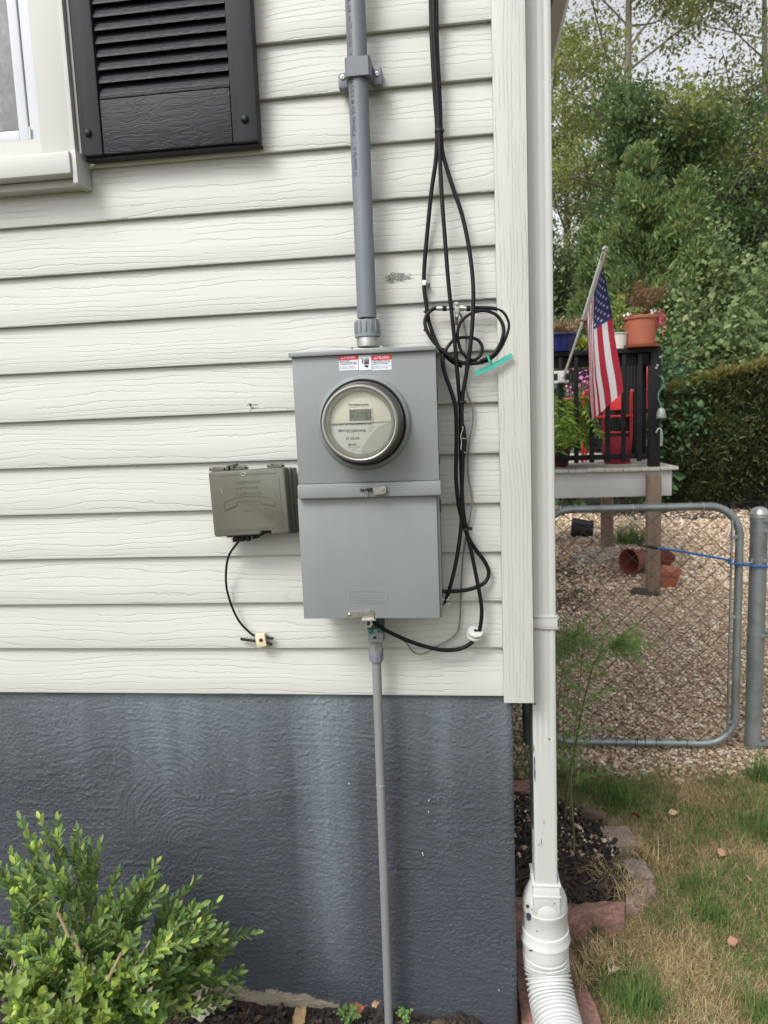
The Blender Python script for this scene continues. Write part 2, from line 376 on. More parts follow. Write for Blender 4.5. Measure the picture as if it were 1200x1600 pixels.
# ---- marks on the siding: old adhesive patch, scrapes, screw holes (thin residue, proud of the vinyl)
def wall_y(z):
    zc = ZB
    for pt in PITCHES:
        if z < zc+pt: t = max(0, z-zc); return float(np.interp(t, [0, .0045, pt*.4, pt], [.001, 0, .0048, .0124]))
        zc += pt
    return 0
m_grime = M('old_adhesive', (.20, .20, .185), .8, var=.5, vs=120)
def blotch(pts, nblob, size, seed):
    r = random.Random(seed); mb = MB()
    for _ in range(nblob):
        t = r.random(); k = min(int(t*(len(pts)-1)), len(pts)-2); f = t*(len(pts)-1)-k
        x = pts[k][0]*(1-f)+pts[k+1][0]*f+r.gauss(0, size*.6); y = pts[k][1]*(1-f)+pts[k+1][1]*f+r.gauss(0, size*.35)
        q = P(x, y, Y=0); q[1] = wall_y(q[2])-.0009; rx = px2m(r.uniform(.3, 1.5)*min(size, 5)*.22, 0); rz = rx*r.uniform(.3, .8)
        mb.add([(q[0]+rx*math.cos(a)*r.uniform(.6, 1.2), q[1]-.0002, q[2]+rz*math.sin(a)*r.uniform(.6, 1.2)) for a in np.linspace(0, 6.28, 8)[:-1]], [list(range(7))])
    return mb
mb = blotch([(606, 437), (620, 431), (635, 433)], 330, 8.5, 1); mb.build('adhesive_patch', M('faint_adhesive', (.21, .21, .19), .8, var=.3, vs=150), house)
mb = blotch([(390, 630), (393, 640)], 26, 4, 2)
for a, c in (((391, 633), (403, 632)), ((393, 639), (404, 637))): mb.tube([P(*a, Y=wall_y(P(*a, Y=0)[2])-.0005), P(*c, Y=wall_y(P(*c, Y=0)[2])-.0005)], .0006, 5)
mb.build('scraped_mark', m_black, house)
mb = blotch([(444, 930), (451, 938)], 22, 4, 3); mb.build('scraped_mark', M('scuff', (.35, .36, .34), .7), house)
m_nail = M('dull_nail', (.10, .09, .08), .6, .6)
for px_, py_, r_ in ((609, 436, .0024), (663, 486, .003), (663, 515, .003), (464, 486, .001), (696, 620, .001)):
    q = P(px_, py_, Y=0); q[1] = wall_y(q[2]); MB().lathe([(0, -.0035), (r_*.7, -.003), (r_, 0), (r_, .004)], q, (0, 1, 0), 10).build('nail_head', m_nail, house)

# ---- window (left edge of the picture)
xr = P(97, 0, Y=-.02)[0]; xr2 = P(110, 235, Y=-.02)[0]; xin = P(55, 120, Y=-.02)[0]
win = MB().box(xin, (xr+xr2)/2, -.024, .02, 2.17, 3.2, .003).build('window', m_trim, house)
MB().box(-1.95, -1.88, -.024, .02, 2.17, 3.2, .003).build('casing', m_trim, win)
xj = (xr+xr2)/2
MB().box(xj+.001, xj+.011, -.031, .004, 2.135, 3.2, .0015).box(xj+.013, xj+.019, -.018, .004, 2.13, 3.2, .001).build('side_channel', m_trim, win)
zs = P(60, 240, Y=-.06)[2]; zs2 = P(0, 280, Y=-.06)[2]; xe = P(110, 260, Y=-.06)[0]
MB().box(-2.0, xe, -.062, .01, zs2, zs, .004).build('sill', m_trim, win)
MB().box(-2.0, xe+.006, -.028, .008, P(0, 303, Y=-.02)[2], zs2-.001, .002).build('apron', m_trim, win)
MB().box(xe+.0005, xe+.012, -.055, .008, zs2-.02, zs+.004, .002).build('sill_end_cap', m_trim, win)
xs1 = P(42, 150, Y=.0)[0]; xs0 = P(22, 100, Y=.0)[0]
MB().box(xs1+.002, xin-.0005, -.004, .02, 2.2, 3.2, .002).build('jamb', m_white, win)
zf = P(10, 207, Y=0)[2]; zf0 = P(10, 224, Y=0)[2]
MB().box(xs0, xs1, -.008, .02, zf0, 3.2, .003).build('sash_stile', m_white, win)
MB().box(-1.88, xs0-.0005, -.007, .02, zf0, zf, .003).build('sash_rail', m_white, win)
MB().box(P(31, 0, Y=0)[0], xs1+.001, -.0095, -.0075, zf0, zf+.004).build('corner_joint', m_trim, win)
MB().box(-1.88, xin-.001, -.012, .02, zs+.0005, zf0-.0015).build('sub_sill', m_trim, win)
m_scr, nt, b = base_mat('insect_screen'); tc = nn(nt, 'TexCoord')
f = noise(nt, mapv(nt, tc.outputs['Object'], (1, 1, .7)), 22, 5, .7, 1.2)
nt.links.new(ramp(nt, f, [(.32, (.09, .10, .105)), (.55, (.14, .15, .155)), (.68, (.21, .225, .235))]).outputs[0], b.inputs['Base Color']); b.inputs['Roughness'].default_value = .35
MB().box(-1.88, xs0-.004, .004, .008, zf+.004, 3.2).build('insect_screen', m_scr, win)
MB().box(xs0-.004, xs0-.0005, .0, .006, zf+.001, 3.2).box(-1.88, xs0-.0045, .0, .006, zf+.0005, zf+.0035).build('screen_gasket', m_black, win)

# ================================================================== SHUTTER
m_sh, nt, b = base_mat('shutter_plastic'); tc = nn(nt, 'TexCoord'); v = tc.outputs['Object']
wv = nn(nt, 'TexNoise', Scale=1, Detail=3); nt.links.new(mapv(nt, v, (5, 5, 26)), wv.inputs['Vector'])
gr = math_(nt, 'FRACT', math_(nt, 'MULTIPLY', wv.outputs['Fac'], 14))
nt.links.new(ramp(nt, noise(nt, v, 25, 4), [(.3, (.0115, .0125, .016)), (.7, (.017, .0185, .023))]).outputs[0], b.inputs['Base Color'])
b.inputs['Roughness'].default_value = .55; b.inputs['Specular IOR Level'].default_value = .28
bn = nn(nt, 'Bump', Strength=.45, Distance=.0012); nt.links.new(ramp(nt, gr, [(0, g3(0)), (.25, g3(1)), (.8, g3(.7)), (1, g3(0))]).outputs[0], bn.inputs['Height']); nt.links.new(bn.outputs[0], b.inputs['Normal'])
m_shv, nt, b = base_mat('shutter_stile_plastic'); tc = nn(nt, 'TexCoord'); v = tc.outputs['Object']
nt.links.new(ramp(nt, noise(nt, mapv(nt, v, (60, 60, 1.2)), 1, 4, .7), [(.3, (.012, .013, .017)), (.62, (.019, .021, .026)), (.8, (.030, .033, .039))]).outputs[0], b.inputs['Base Color'])
b.inputs['Roughness'].default_value = .55; b.inputs['Specular IOR Level'].default_value = .28; bn = nn(nt, 'Bump', Strength=.4, Distance=.001); nt.links.new(noise(nt, mapv(nt, v, (90, 90, 2.2)), 1, 3, .6), bn.inputs['Height']); nt.links.new(bn.outputs[0], b.inputs['Normal'])
YS = -.040
sl = P(118, 122, Y=YS)[0]; sr = P(397, 110, Y=YS)[0]; szb = P(128, 244, Y=YS)[2]
shutter = thing('window_shutter', 'charcoal louvred plastic shutter screwed beside the window', 'shutter', (sl, YS, szb))
il = P(150, 120, Y=YS)[0]; ir = P(357, 110, Y=YS)[0]; ztop = 3.3; zp = P(157, 155, Y=YS)[2]
MB().box(sl, il, YS, -.006, szb, ztop, .004).build('stile', m_shv, shutter)
MB().box(ir, sr, YS, -.006, szb, ztop, .004).build('stile', m_shv, shutter)
MB().box(il+.0015, ir-.0015, YS+.003, -.008, szb+.001, zp, .003).build('bottom_panel', m_sh, shutter)
MB().box(il+.0015, ir-.0015, YS+.0045, -.008, zp+.0015, zp+.0075, .002).build('moulding', m_sh, shutter)
MB().box(il-.004, ir+.004, -.012, -.0065, zp, ztop-.01).build('back_panel', m_black, shutter)
mb = MB(); mb.box(sl-.002, sr+.002, YS+.012, -.004, szb-.006, szb-.0005, .002); mb.build('bottom_lip', m_sh, shutter)
pl_ = (P(250, 22, Y=YS)[2]-P(250, 148, Y=YS)[2])/6
k = 0; zz = zp+.0085
lo_me = None
while zz < ztop-.05:
    if lo_me is None:
        mb = MB(); mb.prism([(il+.002, YS+.006, zz), (il+.002, YS+.010, zz+.002), (il+.002, -.014, zz+pl_*1.12), (il+.002, -.0185, zz+pl_*1.12), (il+.002, YS+.007, zz+.006)], (ir-il-.004, 0, 0))
        lo = mb.build('louver', m_sh, shutter); lo_me = lo
    else:
        c = lo_me.copy(); COL.objects.link(c); c.location = (0, 0, pl_*k)
    k += 1; zz += pl_
for (a, c) in ((138, 208), (382.5, 186)):
    q = P(a, c, Y=YS); MB().lathe([(.0085, .0005), (.0085, -.003), (.0065, -.006), (.003, -.0072), (0, -.0074)], q, (0, 1, 0), 16).build('screw_cap', m_sh, shutter)
# ================================================================== ELECTRICAL
m_box = M('grey_enamel', (.19, .21, .215), .45, var=.035, vs=3, spec=.45, bump=.00015, bs=500, dirt=(.165, .18, .186), stretch=(1.6, 1, .5))
m_pvc = M('grey_pvc', (.135, .155, .18), .45, var=.07, vs=7, dirt=(.115, .13, .15), stretch=(1, 1, .3))
m_pvc2 = M('grey_pvc_fitting', (.165, .182, .20), .5, var=.06, vs=12)
m_pvc3 = M('dull_grey_conduit', (.18, .19, .19), .5, var=.08, vs=8, stretch=(1, 1, .2))
m_zinc = M('zinc', (.38, .38, .37), .42, .85, var=.2, vs=40)
m_steel = M('stainless', (.42, .41, .38), .3, .85, var=.15, vs=30)
m_ink = M('dark_ink', (.03, .033, .04), .6, var=.2)
m_inkb = M('black_ink', (.012, .012, .012), .6)
m_red = M('label_red', (.62, .012, .03), .45, var=.03)
m_lab = M('label_white', (.60, .63, .70), .4, var=.03)
m_whp = M('white_plastic', (.56, .56, .53), .45, var=.06, vs=60)

# ---- upper conduit
q0 = P(573.0, 486, Y=-.045); q1 = P(555, 0, Y=-.045); pxX, pr = (q0[0]+q1[0])/2, .0212
zj = P(573, 499, Y=-.06)[2]
def pipe_pt(t, x0=q0, x1=q1): return x0+(x1-x0)*t
dirp = (q1-q0)/(q1-q0)[2]                         # per metre of height
conduit = thing('service_conduit', 'thick grey plastic conduit with printed lettering rising from the top of the meter box', 'conduit', tuple(q0+dirp*(zj-q0[2])))
def cp(z): return q0+dirp*(z-q0[2])
MB().tube([cp(zj+.005), cp(2.2), cp(3.3)], pr, 36).build('pipe', m_pvc, conduit)
zb = P(573, 526, Y=-.06)[2]
mb = MB(); mb.lathe([(pr, 0), (.0262, .0005), (.0265, .002), (.0265, zj-zb-.008), (.0285, zj-zb-.0075), (.0285, zj-zb-.0005), (.026, zj-zb)], cp(zj), (0, 0, -1), 36)
for k in range(14):
    a = 2*math.pi*k/14; c = cp(zj-.016); mb.box(-.0016, .0016, -.0022, .001, -.0125, .012, .0006, M=Matrix.Translation(c) @ Matrix.Rotation(a, 4, 'Z') @ Matrix.Translation((0, -.0268, 0)))
mb.build('coupling', m_pvc2, conduit)
zt = P(573, 541, Y=-.06)[2]
mb = MB(); mb.lathe([(.024, 0), (.0245, -.002), (.0245, zt-zb)], cp(zb), (0, 0, 1), 32); mb.build('metal_nipple', m_zinc, conduit)
# print on the pipe, reads upwards
def pipe_text(mb, s, yb, yt, h=.0086, ang=-.53, bold=True, shear=0):
    V, Fs = text2d(s, bold, shear); zb_ = P(553, yb, Y=-.06)[2]; zt_ = P(553, yt, Y=-.06)[2]
    V = V-np.array([V[:, 0].min(), 0]); sx = (zt_-zb_)/V[:, 0].max(); out = []
    for u, w in V:
        z = zb_+u*sx; a = ang-(w-.35)*h/.7/pr; c = cp(z); out.append((c[0]+(pr+.0002)*math.sin(a), c[1]-(pr+.0002)*math.cos(a), z))
    mb.add(out, Fs)
for s, a, c in (('1', 226, 222), ('1/4"(35mm)', 219, 184), ('SCH', 180, 167), ('40', 164, 157), ('RIGID', 153, 134), ('PVC', 131, 119), ('AL', 88, 78), ('CONDUIT', 74, 48), ('MAX', 20, 8), ('90', 4, -6)):
    mb = MB(); pipe_text(mb, s, a, c); mb.build('printed_lettering', m_ink, conduit)
for s, a, c, kw in (('Southern Pipe Inc.', 268, 230, dict(h=.009, shear=.3)), ('O', 277, 271, dict(bold=True)), ('(UL)', 46, 38, dict(h=.0095)), ('LISTED', 36, 25, dict(h=.005))):
    mb = MB(); pipe_text(mb, s, a, c, **kw); mb.build('printed_lettering', m_ink, conduit)
# ---- conduit clamp
zc0 = P(560, 118, Y=-.07)[2]; zc1 = P(560, 88, Y=-.07)[2]; c = cp((zc0+zc1)/2)
clamp = thing('conduit_clamp', 'moulded grey clamp strap holding the thick conduit high on the siding', 'clamp', tuple(c))
xa = P(538, 105, Y=-.075)[0]; xb = P(578, 105, Y=-.075)[0]; hh = (zc1-zc0)/2
def arch(r_in, yo, n=12): return [(c[0]+r_in*math.sin(a), yo, c[2]-hh) for a in np.linspace(-1.2, 1.2, n)]
mb = MB()
outl = [(xa-.001, -.003), (xa, -.066), (xa+.004, -.0715), (xb-.004, -.0715), (xb, -.066), (xb+.001, -.003)] + [(c[0]+.0222*math.cos(a), c[1]-.0222*math.sin(a)) for a in np.linspace(-.6, math.pi+.6, 16)]
mb.prism([(x, y, c[2]-hh) for x, y in outl], (0, 0, 2*hh)); mb.build('saddle', m_pvc, clamp)
xe0 = P(528, 115, Y=-.03)[0]; xe1 = P(596, 110, Y=-.03)[0]
mb = MB(); mb.box(xe0, xa-.0005, -.032, -.001, c[2]-hh-.004, c[2]+hh-.010, .003); mb.build('ear', m_pvc, clamp)
mb = MB(); mb.box(xb+.0005, xe1, -.032, -.001, c[2]-hh-.004, c[2]+hh-.006, .003); mb.build('ear', m_pvc, clamp)
for x in ((xe0+xa)/2, (xb+xe1)/2):
    mb = MB(); o = (x, -.032, c[2]-.002); mb.lathe([(.0058, .001), (.0058, -.0012), (.0045, -.0022), (.0026, -.0024), (.0022, -.0008), (0, -.0008)], o, (0, 1, 0), 16); mb.build('screw', m_zinc, clamp)

# ---- meter box
YF = -.125
bl = P(460.5, 650, Y=YF)[0]; br = P(683.5, 650, Y=YF)[0]
zT = P(568, 545, Y=YF-.008)[2]; zT2 = P(568, 552.5, Y=YF-.008)[2]; zD1 = P(575, 754.5, Y=YF-.012)[2]; zD0 = P(575, 777, Y=YF-.012)[2]; zB0 = P(575, 966.5, Y=YF+.004)[2]
mbox = thing('meter_box', 'grey enamelled steel meter box with danger label, hinged covers and two latches', 'meter box', ((bl+br)/2, -.06, zB0))
MB().box(bl+.004, br-.004, YF+.014, -.003, zB0+.004, zT-.004, .002).build('back_box', m_box, mbox)
# upper cover: plate with its raised meter opening
MX = P(569, 661, Y=YF-.004); MC = np.array([MX[0], YF, MX[2]])
mb = MB(); mb.box(bl, br, YF, YF+.013, zD1+.0005, zT2+.003, .0025); mb.build('upper_cover', m_box, mbox)
mb = MB(); mb.lathe([(.1025, -.001), (.0992, .0015), (.0982, .008), (.0955, .0135), (.0925, .0155), (.0900, .0135), (.0888, .010), (.0878, .0)], MC, (0, -1, 0), 72); mb.build('meter_collar', m_box, mbox)
mb = MB(); mb.box(bl-.005, br+.001, YF-.009, -.002, zT2, zT, .0025); mb.build('rain_lid', m_box, mbox)
mb = MB(); mb.box(bl-.0005, br+.0035, YF-.012, YF+.013, zD0, zD1, .0035); mb.build('divider_band', m_box, mbox)
bl2 = P(469, 860, Y=YF+.004)[0]; br2 = P(685.5, 860, Y=YF+.004)[0]
mb = MB(); mb.box(bl2, br2-.0015, YF+.004, YF+.0135, zB0, zD0-.0005, .0022); mb.build('lower_cover', m_box, mbox)
mb = MB(); mb.box(br2-.0035, br2+.0035, YF+.0145, YF+.03, zB0-.001, zD0-.002, .0015); mb.box(bl2-.001, br2-.0015, YF+.0142, YF+.03, zB0-.002, zB0+.012, .001); mb.build('cover_flange', m_box, mbox)
# side knock-outs and connector
m_dk = M('dark_gap', (.03, .032, .03), .7)
for (x, y, h) in ((687, 615, .035), (687, 720, .018), (688, 790, .03)):
    q = P(x, y, Y=-.05); mb = MB(); mb.lathe([(0, .004), (h*.5, .003), (h*.5, -.001)], (br-.0045, -.05, q[2]), (1, 0, 0), 20); mb.build('side_knockout', m_dk, mbox)
q = P(693, 938, Y=-.05); mb = MB(); mb.lathe([(.009, -.008), (.011, 0), (.011, .006), (.008, .007), (.008, .016), (.0065, .018), (0, .018)], (br2-.001, -.05, q[2]), (1, 0, .1), 16)
for a in (0, 2.1, 4.2): mb.tube([(br2+.010, -.05+.009*math.cos(a), q[2]+.009*math.sin(a)), (br2+.019, -.05+.009*math.cos(a), q[2]+.009*math.sin(a))], .002, 6)
mb.build('cable_connector', m_zinc, mbox)
# hub on the roof with two screws
zt0 = P(573, 541, Y=-.06)[2]; c = cp(zt0)
mb = MB(); mb.box(c[0]-.045, c[0]+.045, c[1]-.036, c[1]+.036, zt0-.012 if zt0-.012 > zT else zT+.0005, zT+.006, .002); mb.build('conduit_hub', m_zinc, mbox)
for dx_ in (-.034, .034):
    MB().lathe([(.0055, 0), (.0055, .0035), (.0035, .005), (0, .0052)], (c[0]+dx_, c[1]-.03, zT+.006), (0, 0, 1), 12).build('hub_screw', m_zinc, mbox)
# latches
YB = YF-.0122
def PX(x, y, Y): return P(x, y, Y=Y)
mb = MB(); q = [P(583, 762, Y=YB-.002), P(602, 758.5, Y=YB-.002), P(604, 761, Y=YB-.002), P(603.5, 769.5, Y=YB-.002), P(601, 771, Y=YB-.002), P(586.5, 772.5, Y=YB-.002), P(584, 770, Y=YB-.002)]
mb.prism(q, (0, -.009, 0)); latch = mb.build('hasp', m_steel, mbox)
q = P(598, 764.5, Y=YB-.011); MB().lathe([(.0046, .001), (.0046, -.0012), (.0038, -.0018), (.0036, -.0004), (.002, -.0004), (.0016, -.0018), (0, -.002)], q, (0, 1, 0), 18).build('rivet', m_steel, latch)
mb = MB(); mb.box(P(563, 766, Y=YB)[0], P(583, 766, Y=YB)[0], YB-.004, YB-.001, P(570, 767, Y=YB)[2], P(570, 763.5, Y=YB)[2], .0008); mb.box(P(574, 766, Y=YB)[0], P(582, 766, Y=YB)[0], YB-.008, YB-.001, P(578, 766, Y=YB)[2], P(578, 762, Y=YB)[2], .0008); mb.build('latch_slot', m_inkb, latch)
mb = MB(); a = P(569.5, 762.5, Y=YB-.006); mb.tube(spline([a, a+np.array([.0008, -.004, -.004]), P(570, 768, Y=YB-.007), P(572.5, 773, Y=YB-.006), P(573, 776.5, Y=YB-.006)], 5), .0007, 6)
mb.tube(spline([P(572, 767, Y=YB-.005), P(574.5, 771, Y=YB-.006), P(572.6, 776.5, Y=YB-.006), P(571.3, 772, Y=YB-.006), P(572, 767, Y=YB-.005)], 5), .0008, 6); mb.build('seal_wire', m_zinc, latch)
YL = YF+.0038
mb = MB(); q = [P(543.5, 956.5, Y=YL), P(567, 954, Y=YL), P(568, 955.3, Y=YL), P(582, 952.8, Y=YL), P(584.5, 955, Y=YL), P(584.5, 966.5, Y=YL), P(566, 966.5, Y=YL), P(565, 964, Y=YL), P(546, 965.5, Y=YL), P(542, 963, Y=YL), P(541.5, 959, Y=YL)]
mb.prism(q, (0, -.003, 0)); l2 = mb.build('hasp', m_steel, mbox)
q = P(546, 960, Y=YL-.003); MB().lathe([(.0036, 0), (.0034, -.0015), (.002, -.0026), (0, -.003)], q, (0, 1, 0), 14).build('rivet', m_zinc, l2)
mb = MB(); a, b_ = P(565.5, 966.2, Y=YL-.003), P(588, 966.2, Y=YL-.003); mb.box(a[0], b_[0], YL-.014, YL-.001, a[2]-.003, a[2]-.0005, .0008)
cc = P(575.5, 974, Y=YL-.008); mb.lathe([(.0048, -.0015), (.0095, -.0015), (.0095, .0015), (.0048, .0015), (.0048, -.0015)], cc, (0, 1, 0), 20); mb.build('padlock_ring', m_steel, l2)
# embossed maker's plate: barely legible raised outline and letters
mb = MB(); ye = YF+.0036
o = [P(549, 924, Y=ye), P(603, 924.5, Y=ye), P(606.5, 928, Y=ye), P(606.5, 936, Y=ye), P(603, 938.6, Y=ye), P(552, 937.5, Y=ye), P(546.5, 934, Y=ye), P(546.5, 927, Y=ye)]
mb.tube(o, .00055, 5, closed=True); put_text(mb, 'MILBANK', 551, 601, 935.3, 7, ye-.0002); put_text(mb, 'MFG. CO. Kansas City', 554, 600, 944, 3.2, ye-.0002)
mb.build('embossed_plate', m_box, mbox)
# danger label
YL = YF-.0006
lab = MB()
def quad(mb, x0, x1, y0, y1, Y, mat=0, t=.0003):
    a = P(x0, y0, Y=Y); b = P(x1, y1, Y=Y); mb.box(a[0], b[0], Y, Y+t, b[2], a[2], 0, mat)
quad(lab, 529, 559.8, 555.8, 577.8, YL); quad(lab, 560.1, 580.7, 555.8, 577.6, YL); quad(lab, 581, 612, 555.6, 577.4, YL)
lb = lab.build('danger_label', m_lab, mbox)
mb = MB(); quad(mb, 529, 559.8, 555.8, 561.8, YL-.0003); mb.build('red_header', m_red, lb); mb = MB(); quad(mb, 581, 612, 555.6, 561.5, YL-.0003); mb.build('red_header', m_red, lb)
for s, a, c, yb_, x in (('DANGER', 538, 555.3, 560.7, 534.5), ('PELIGRO', 590, 608.2, 560.5, 586.5)):
    mb = MB(); put_text(mb, s, a, c, yb_, 3.6, YL-.0007, 0, True); mb.build('header_lettering', m_lab, lb)
    MB().add([P(x-2.2, 561, Y=YL-.0007), P(x+2.2, 561, Y=YL-.0007), P(x, 556.7, Y=YL-.0007)], [[0, 1, 2]]).build('warning_triangle', m_lab, lb)
mb = MB(); Yt = YL-.0006
for i, (s, w) in enumerate((('Hazardous Voltage.', 16), ('Will cause death, serious injury,', 27.5), ('or substantial property damage.', 27.5), ('Turn off power supplying this', 25), ('equipment before working inside.', 27.5))):
    put_text(mb, s, 530.5, 530.5+w, 565.2+i*2.45+(1.6 if i > 2 else 0), 1.7, Yt, 0, i < 3)
for i, (s, w) in enumerate((('Voltaje peligroso. Causará la', 27), ('muerte, lesiones graves o daño', 28.8), ('substancial a la propiedad.', 25), ('Desconecte la corriente eléctrica', 28.8), ('antes de trabajar en el interior.', 25))):
    put_text(mb, s, 582, 582+w, 564.6+i*2.45+(1.6 if i > 2 else 0), 1.7, Yt, 0, i < 3)
for x in (534.5, 586.5): mb.add([P(x-.35, 560.3, Y=YL-.001), P(x+.35, 560.3, Y=YL-.001), P(x+.35, 558, Y=YL-.001), P(x-.35, 558, Y=YL-.001)], [[0, 1, 2, 3]])
def poly(mb, pts, Y): mb.add([P(x, y, Y=Y) for x, y in pts], [list(range(len(pts)))])
for f_ in ([(569.6, 570), (569.2, 561.6), (570.4, 561.4), (571, 567)], [(571.3, 567), (571.2, 559.8), (572.3, 559.8), (572.5, 567)], [(572.8, 567), (573, 559.6), (574.2, 559.8), (574, 567.2)], [(574.3, 567.2), (575.1, 560.8), (576.4, 561), (576.2, 568.6), (574.5, 569.4)], [(569.3, 571.6), (569.6, 566.8), (576.2, 567.2), (576.3, 568.9), (572, 568.4)], [(569.2, 570.6), (571, 571.2), (573, 570.2), (575.8, 570.6), (574.6, 574), (570.8, 573.2)], [(570.6, 572.2), (574.8, 572.2), (574.7, 573.8), (570.6, 573.8)]): poly(mb, f_, Yt)
mb.tube(spline([P(564.6, 560.3, Y=Yt), P(566.8, 561.6, Y=Yt), P(567.2, 563.6, Y=Yt), P(565.3, 565.4, Y=Yt), P(566.4, 567.3, Y=Yt), P(568.6, 566.6, Y=Yt)], 4), px2m(.55, Yt), 6)
mb.build('label_print', m_inkb, lb)

# ---- the meter itself
meter = thing('electric_meter', 'round glass covered electric meter with a digital display reading 61190', 'meter', tuple(MC))
AX = (0, -1, 0)
m_dark = M('meter_dark_metal', (.12, .115, .105), .22, .75, var=.06, vs=5)
m_brush = M('meter_bezel_metal', (.33, .325, .295), .36, .35, var=.05, vs=8)
m_cone = M('meter_inner_ring', (.50, .50, .46), .4, .1, var=.05)
MB().lathe([(.0876, .001), (.0872, .015), (.0850, .019)], MC, AX, 72).build('gasket', m_black, meter)
MB().lathe([(.0850, .010), (.0866, .020), (.0862, .026), (.0842, .0275), (.0842, .031), (.0848, .033), (.0842, .036), (.0828, .037)], MC, AX, 72).build('locking_ring', m_dark, meter)
MB().lathe([(.0830, .034), (.0815, .048), (.0800, .058), (.0796, .060), (.0803, .0615), (.0796, .064), (.0785, .0655)], MC, AX, 72).build('cover_side', m_dark, meter)
MB().lathe([(.0784, .0625), (.0783, .0675), (.0765, .0715), (.0745, .0728), (.0728, .0720), (.0722, .0705), (.0731, .0690), (.0722, .068), (.0705, .0675)], MC, AX, 72).build('front_bezel', m_brush, meter)
MB().lathe([(.0702, .0685), (.0668, .0650), (.0652, .058), (.0636, .0488)], MC, AX, 72).build('inner_ring', m_cone, meter)
m_glass, nt, b = base_mat('clear_glass'); nt.nodes.remove(b)
tr = nt.nodes.new('ShaderNodeBsdfTransparent'); tr.inputs[0].default_value = (.96, .97, .95, 1); gl = nt.nodes.new('ShaderNodeBsdfGlossy'); gl.inputs['Roughness'].default_value = .03
fz = nn(nt, 'Fresnel', IOR=1.35); mx = nt.nodes.new('ShaderNodeMixShader'); nt.links.new(fz.outputs[0], mx.inputs[0]); nt.links.new(tr.outputs[0], mx.inputs[1]); nt.links.new(gl.outputs[0], mx.inputs[2]); nt.links.new(mx.outputs[0], nt.nodes['Material Output'].inputs[0])
MB().lathe([(.0722, .0706), (.055, .0724), (.03, .0734), (.01, .0737), (0, .0737)], MC, AX, 48).build('glass_front', m_glass, meter)
YP = YF-.0488; fc = P(563, 661.5, Y=YP); FCc = np.array([MC[0], YP, MC[2]]); fr_ = .0637
m_face = M('face_grey', (.58, .59, .53), .5, var=.04, vs=20); m_cream = M('face_cream', (.76, .74, .63), .5, var=.02); m_flab = M('face_label', (.74, .75, .71), .45, var=.02)
m_lcd = M('lcd_glass', (.24, .26, .22), .3, var=.05)
fp = MB().lathe([(.0640, 0), (0, 0)], FCc, AX, 64).build('face_plate', m_face, meter)
zl = P(563, 660.3, Y=YP)[2]; al = math.asin(max(-1, min(1, (zl-FCc[2])/fr_)))
MB().prism([(FCc[0]+fr_*math.cos(a), YP-.0002, FCc[2]+fr_*math.sin(a)) for a in np.linspace(al, math.pi-al, 40)], (0, -.0022, 0)).build('cream_panel', m_cream, fp)
w = [P(x, y, Y=YP) for x, y in ((607, 660.6), (600, 663.2), (593, 667), (584.4, 674.8), (575.6, 685.2), (569.5, 695.7), (564.7, 705))]
a0 = math.atan2(w[-1][2]-FCc[2], w[-1][0]-FCc[0]); r0_ = fr_
w += [np.array([FCc[0]+fr_*math.cos(a), YP, FCc[2]+fr_*math.sin(a)]) for a in np.linspace(a0 % (2*math.pi), math.pi-al+.03 if al < 0 else math.pi+abs(al)+.02, 24)]
MB().prism([q+np.array([0, -.0002, 0]) for q in w], (0, -.0006, 0)).build('white_nameplate', m_flab, fp)
mb = MB(); Y1 = YP-.0024
a, b_ = P(543.4, 638.6, Y=Y1), P(583, 660, Y=Y1); c_, d_ = P(546.2, 640.6, Y=Y1), P(581.2, 656.9, Y=Y1)
mb.box(a[0], c_[0], Y1-.0035, Y1, b_[2], a[2], .0008); mb.box(d_[0], b_[0], Y1-.0035, Y1, b_[2], a[2], .0008); mb.box(c_[0]+.0001, d_[0]-.0001, Y1-.0034, Y1, c_[2], a[2], .0008); mb.box(c_[0]+.0001, d_[0]-.0001, Y1-.0034, Y1, b_[2], d_[2], .0008)
mb.build('display_frame', m_cream, fp)
MB().box(c_[0], d_[0], Y1-.0012, Y1-.0003, d_[2], c_[2]).build('display', m_lcd, fp)
mb = MB(); Yd = Y1-.0015
def seg7(x0, x1, y0, y1, segs):
    t = .85; ym = (y0+y1)/2; sh = lambda y: (y1-y)*.07
    R = {'a': (x0, x1, y0, y0+t), 'g': (x0, x1, ym-t/2, ym+t/2), 'd': (x0, x1, y1-t, y1), 'f': (x0, x0+t, y0, ym), 'b': (x1-t, x1, y0, ym), 'e': (x0, x0+t, ym, y1), 'c': (x1-t, x1, ym, y1)}
    for s in segs:
        p, q, r, u = R[s]; poly(mb, [(p+sh(r)+.15, r+.12), (q+sh(r)-.15, r+.12), (q+sh(u)-.15, u-.12), (p+sh(u)+.15, u-.12)], Yd)
for (x0_, x1_, s) in ((547.6, 552.6, 'afgedc'), (554.2, 559, 'bc'), (561, 565.6, 'bc'), (568, 572.8, 'abcdfg'.replace('d', '')), (574.2, 579, 'abcdef')): seg7(x0_, x1_, 643.3, 653, s)
put_text(mb, 'kWh', 571, 577, 656.4, 2, Yd, 0, True)
mb.build('display_digits', m_inkb, fp)
mb = MB(); Yc = YP-.0027; r = random.Random(3)
def bars(x0, x1, y0, y1, Y):
    x = x0
    while x < x1:
        wd = r.choice((.35, .55, .9)); a = P(x, y0, Y=Y); b = P(min(x+wd, x1), y1, Y=Y); mb.add([(a[0], Y, a[2]), (b[0], Y, a[2]), (b[0], Y, b[2]), (a[0], Y, b[2])], [[0, 1, 2, 3]]); x += wd+r.choice((.3, .5))
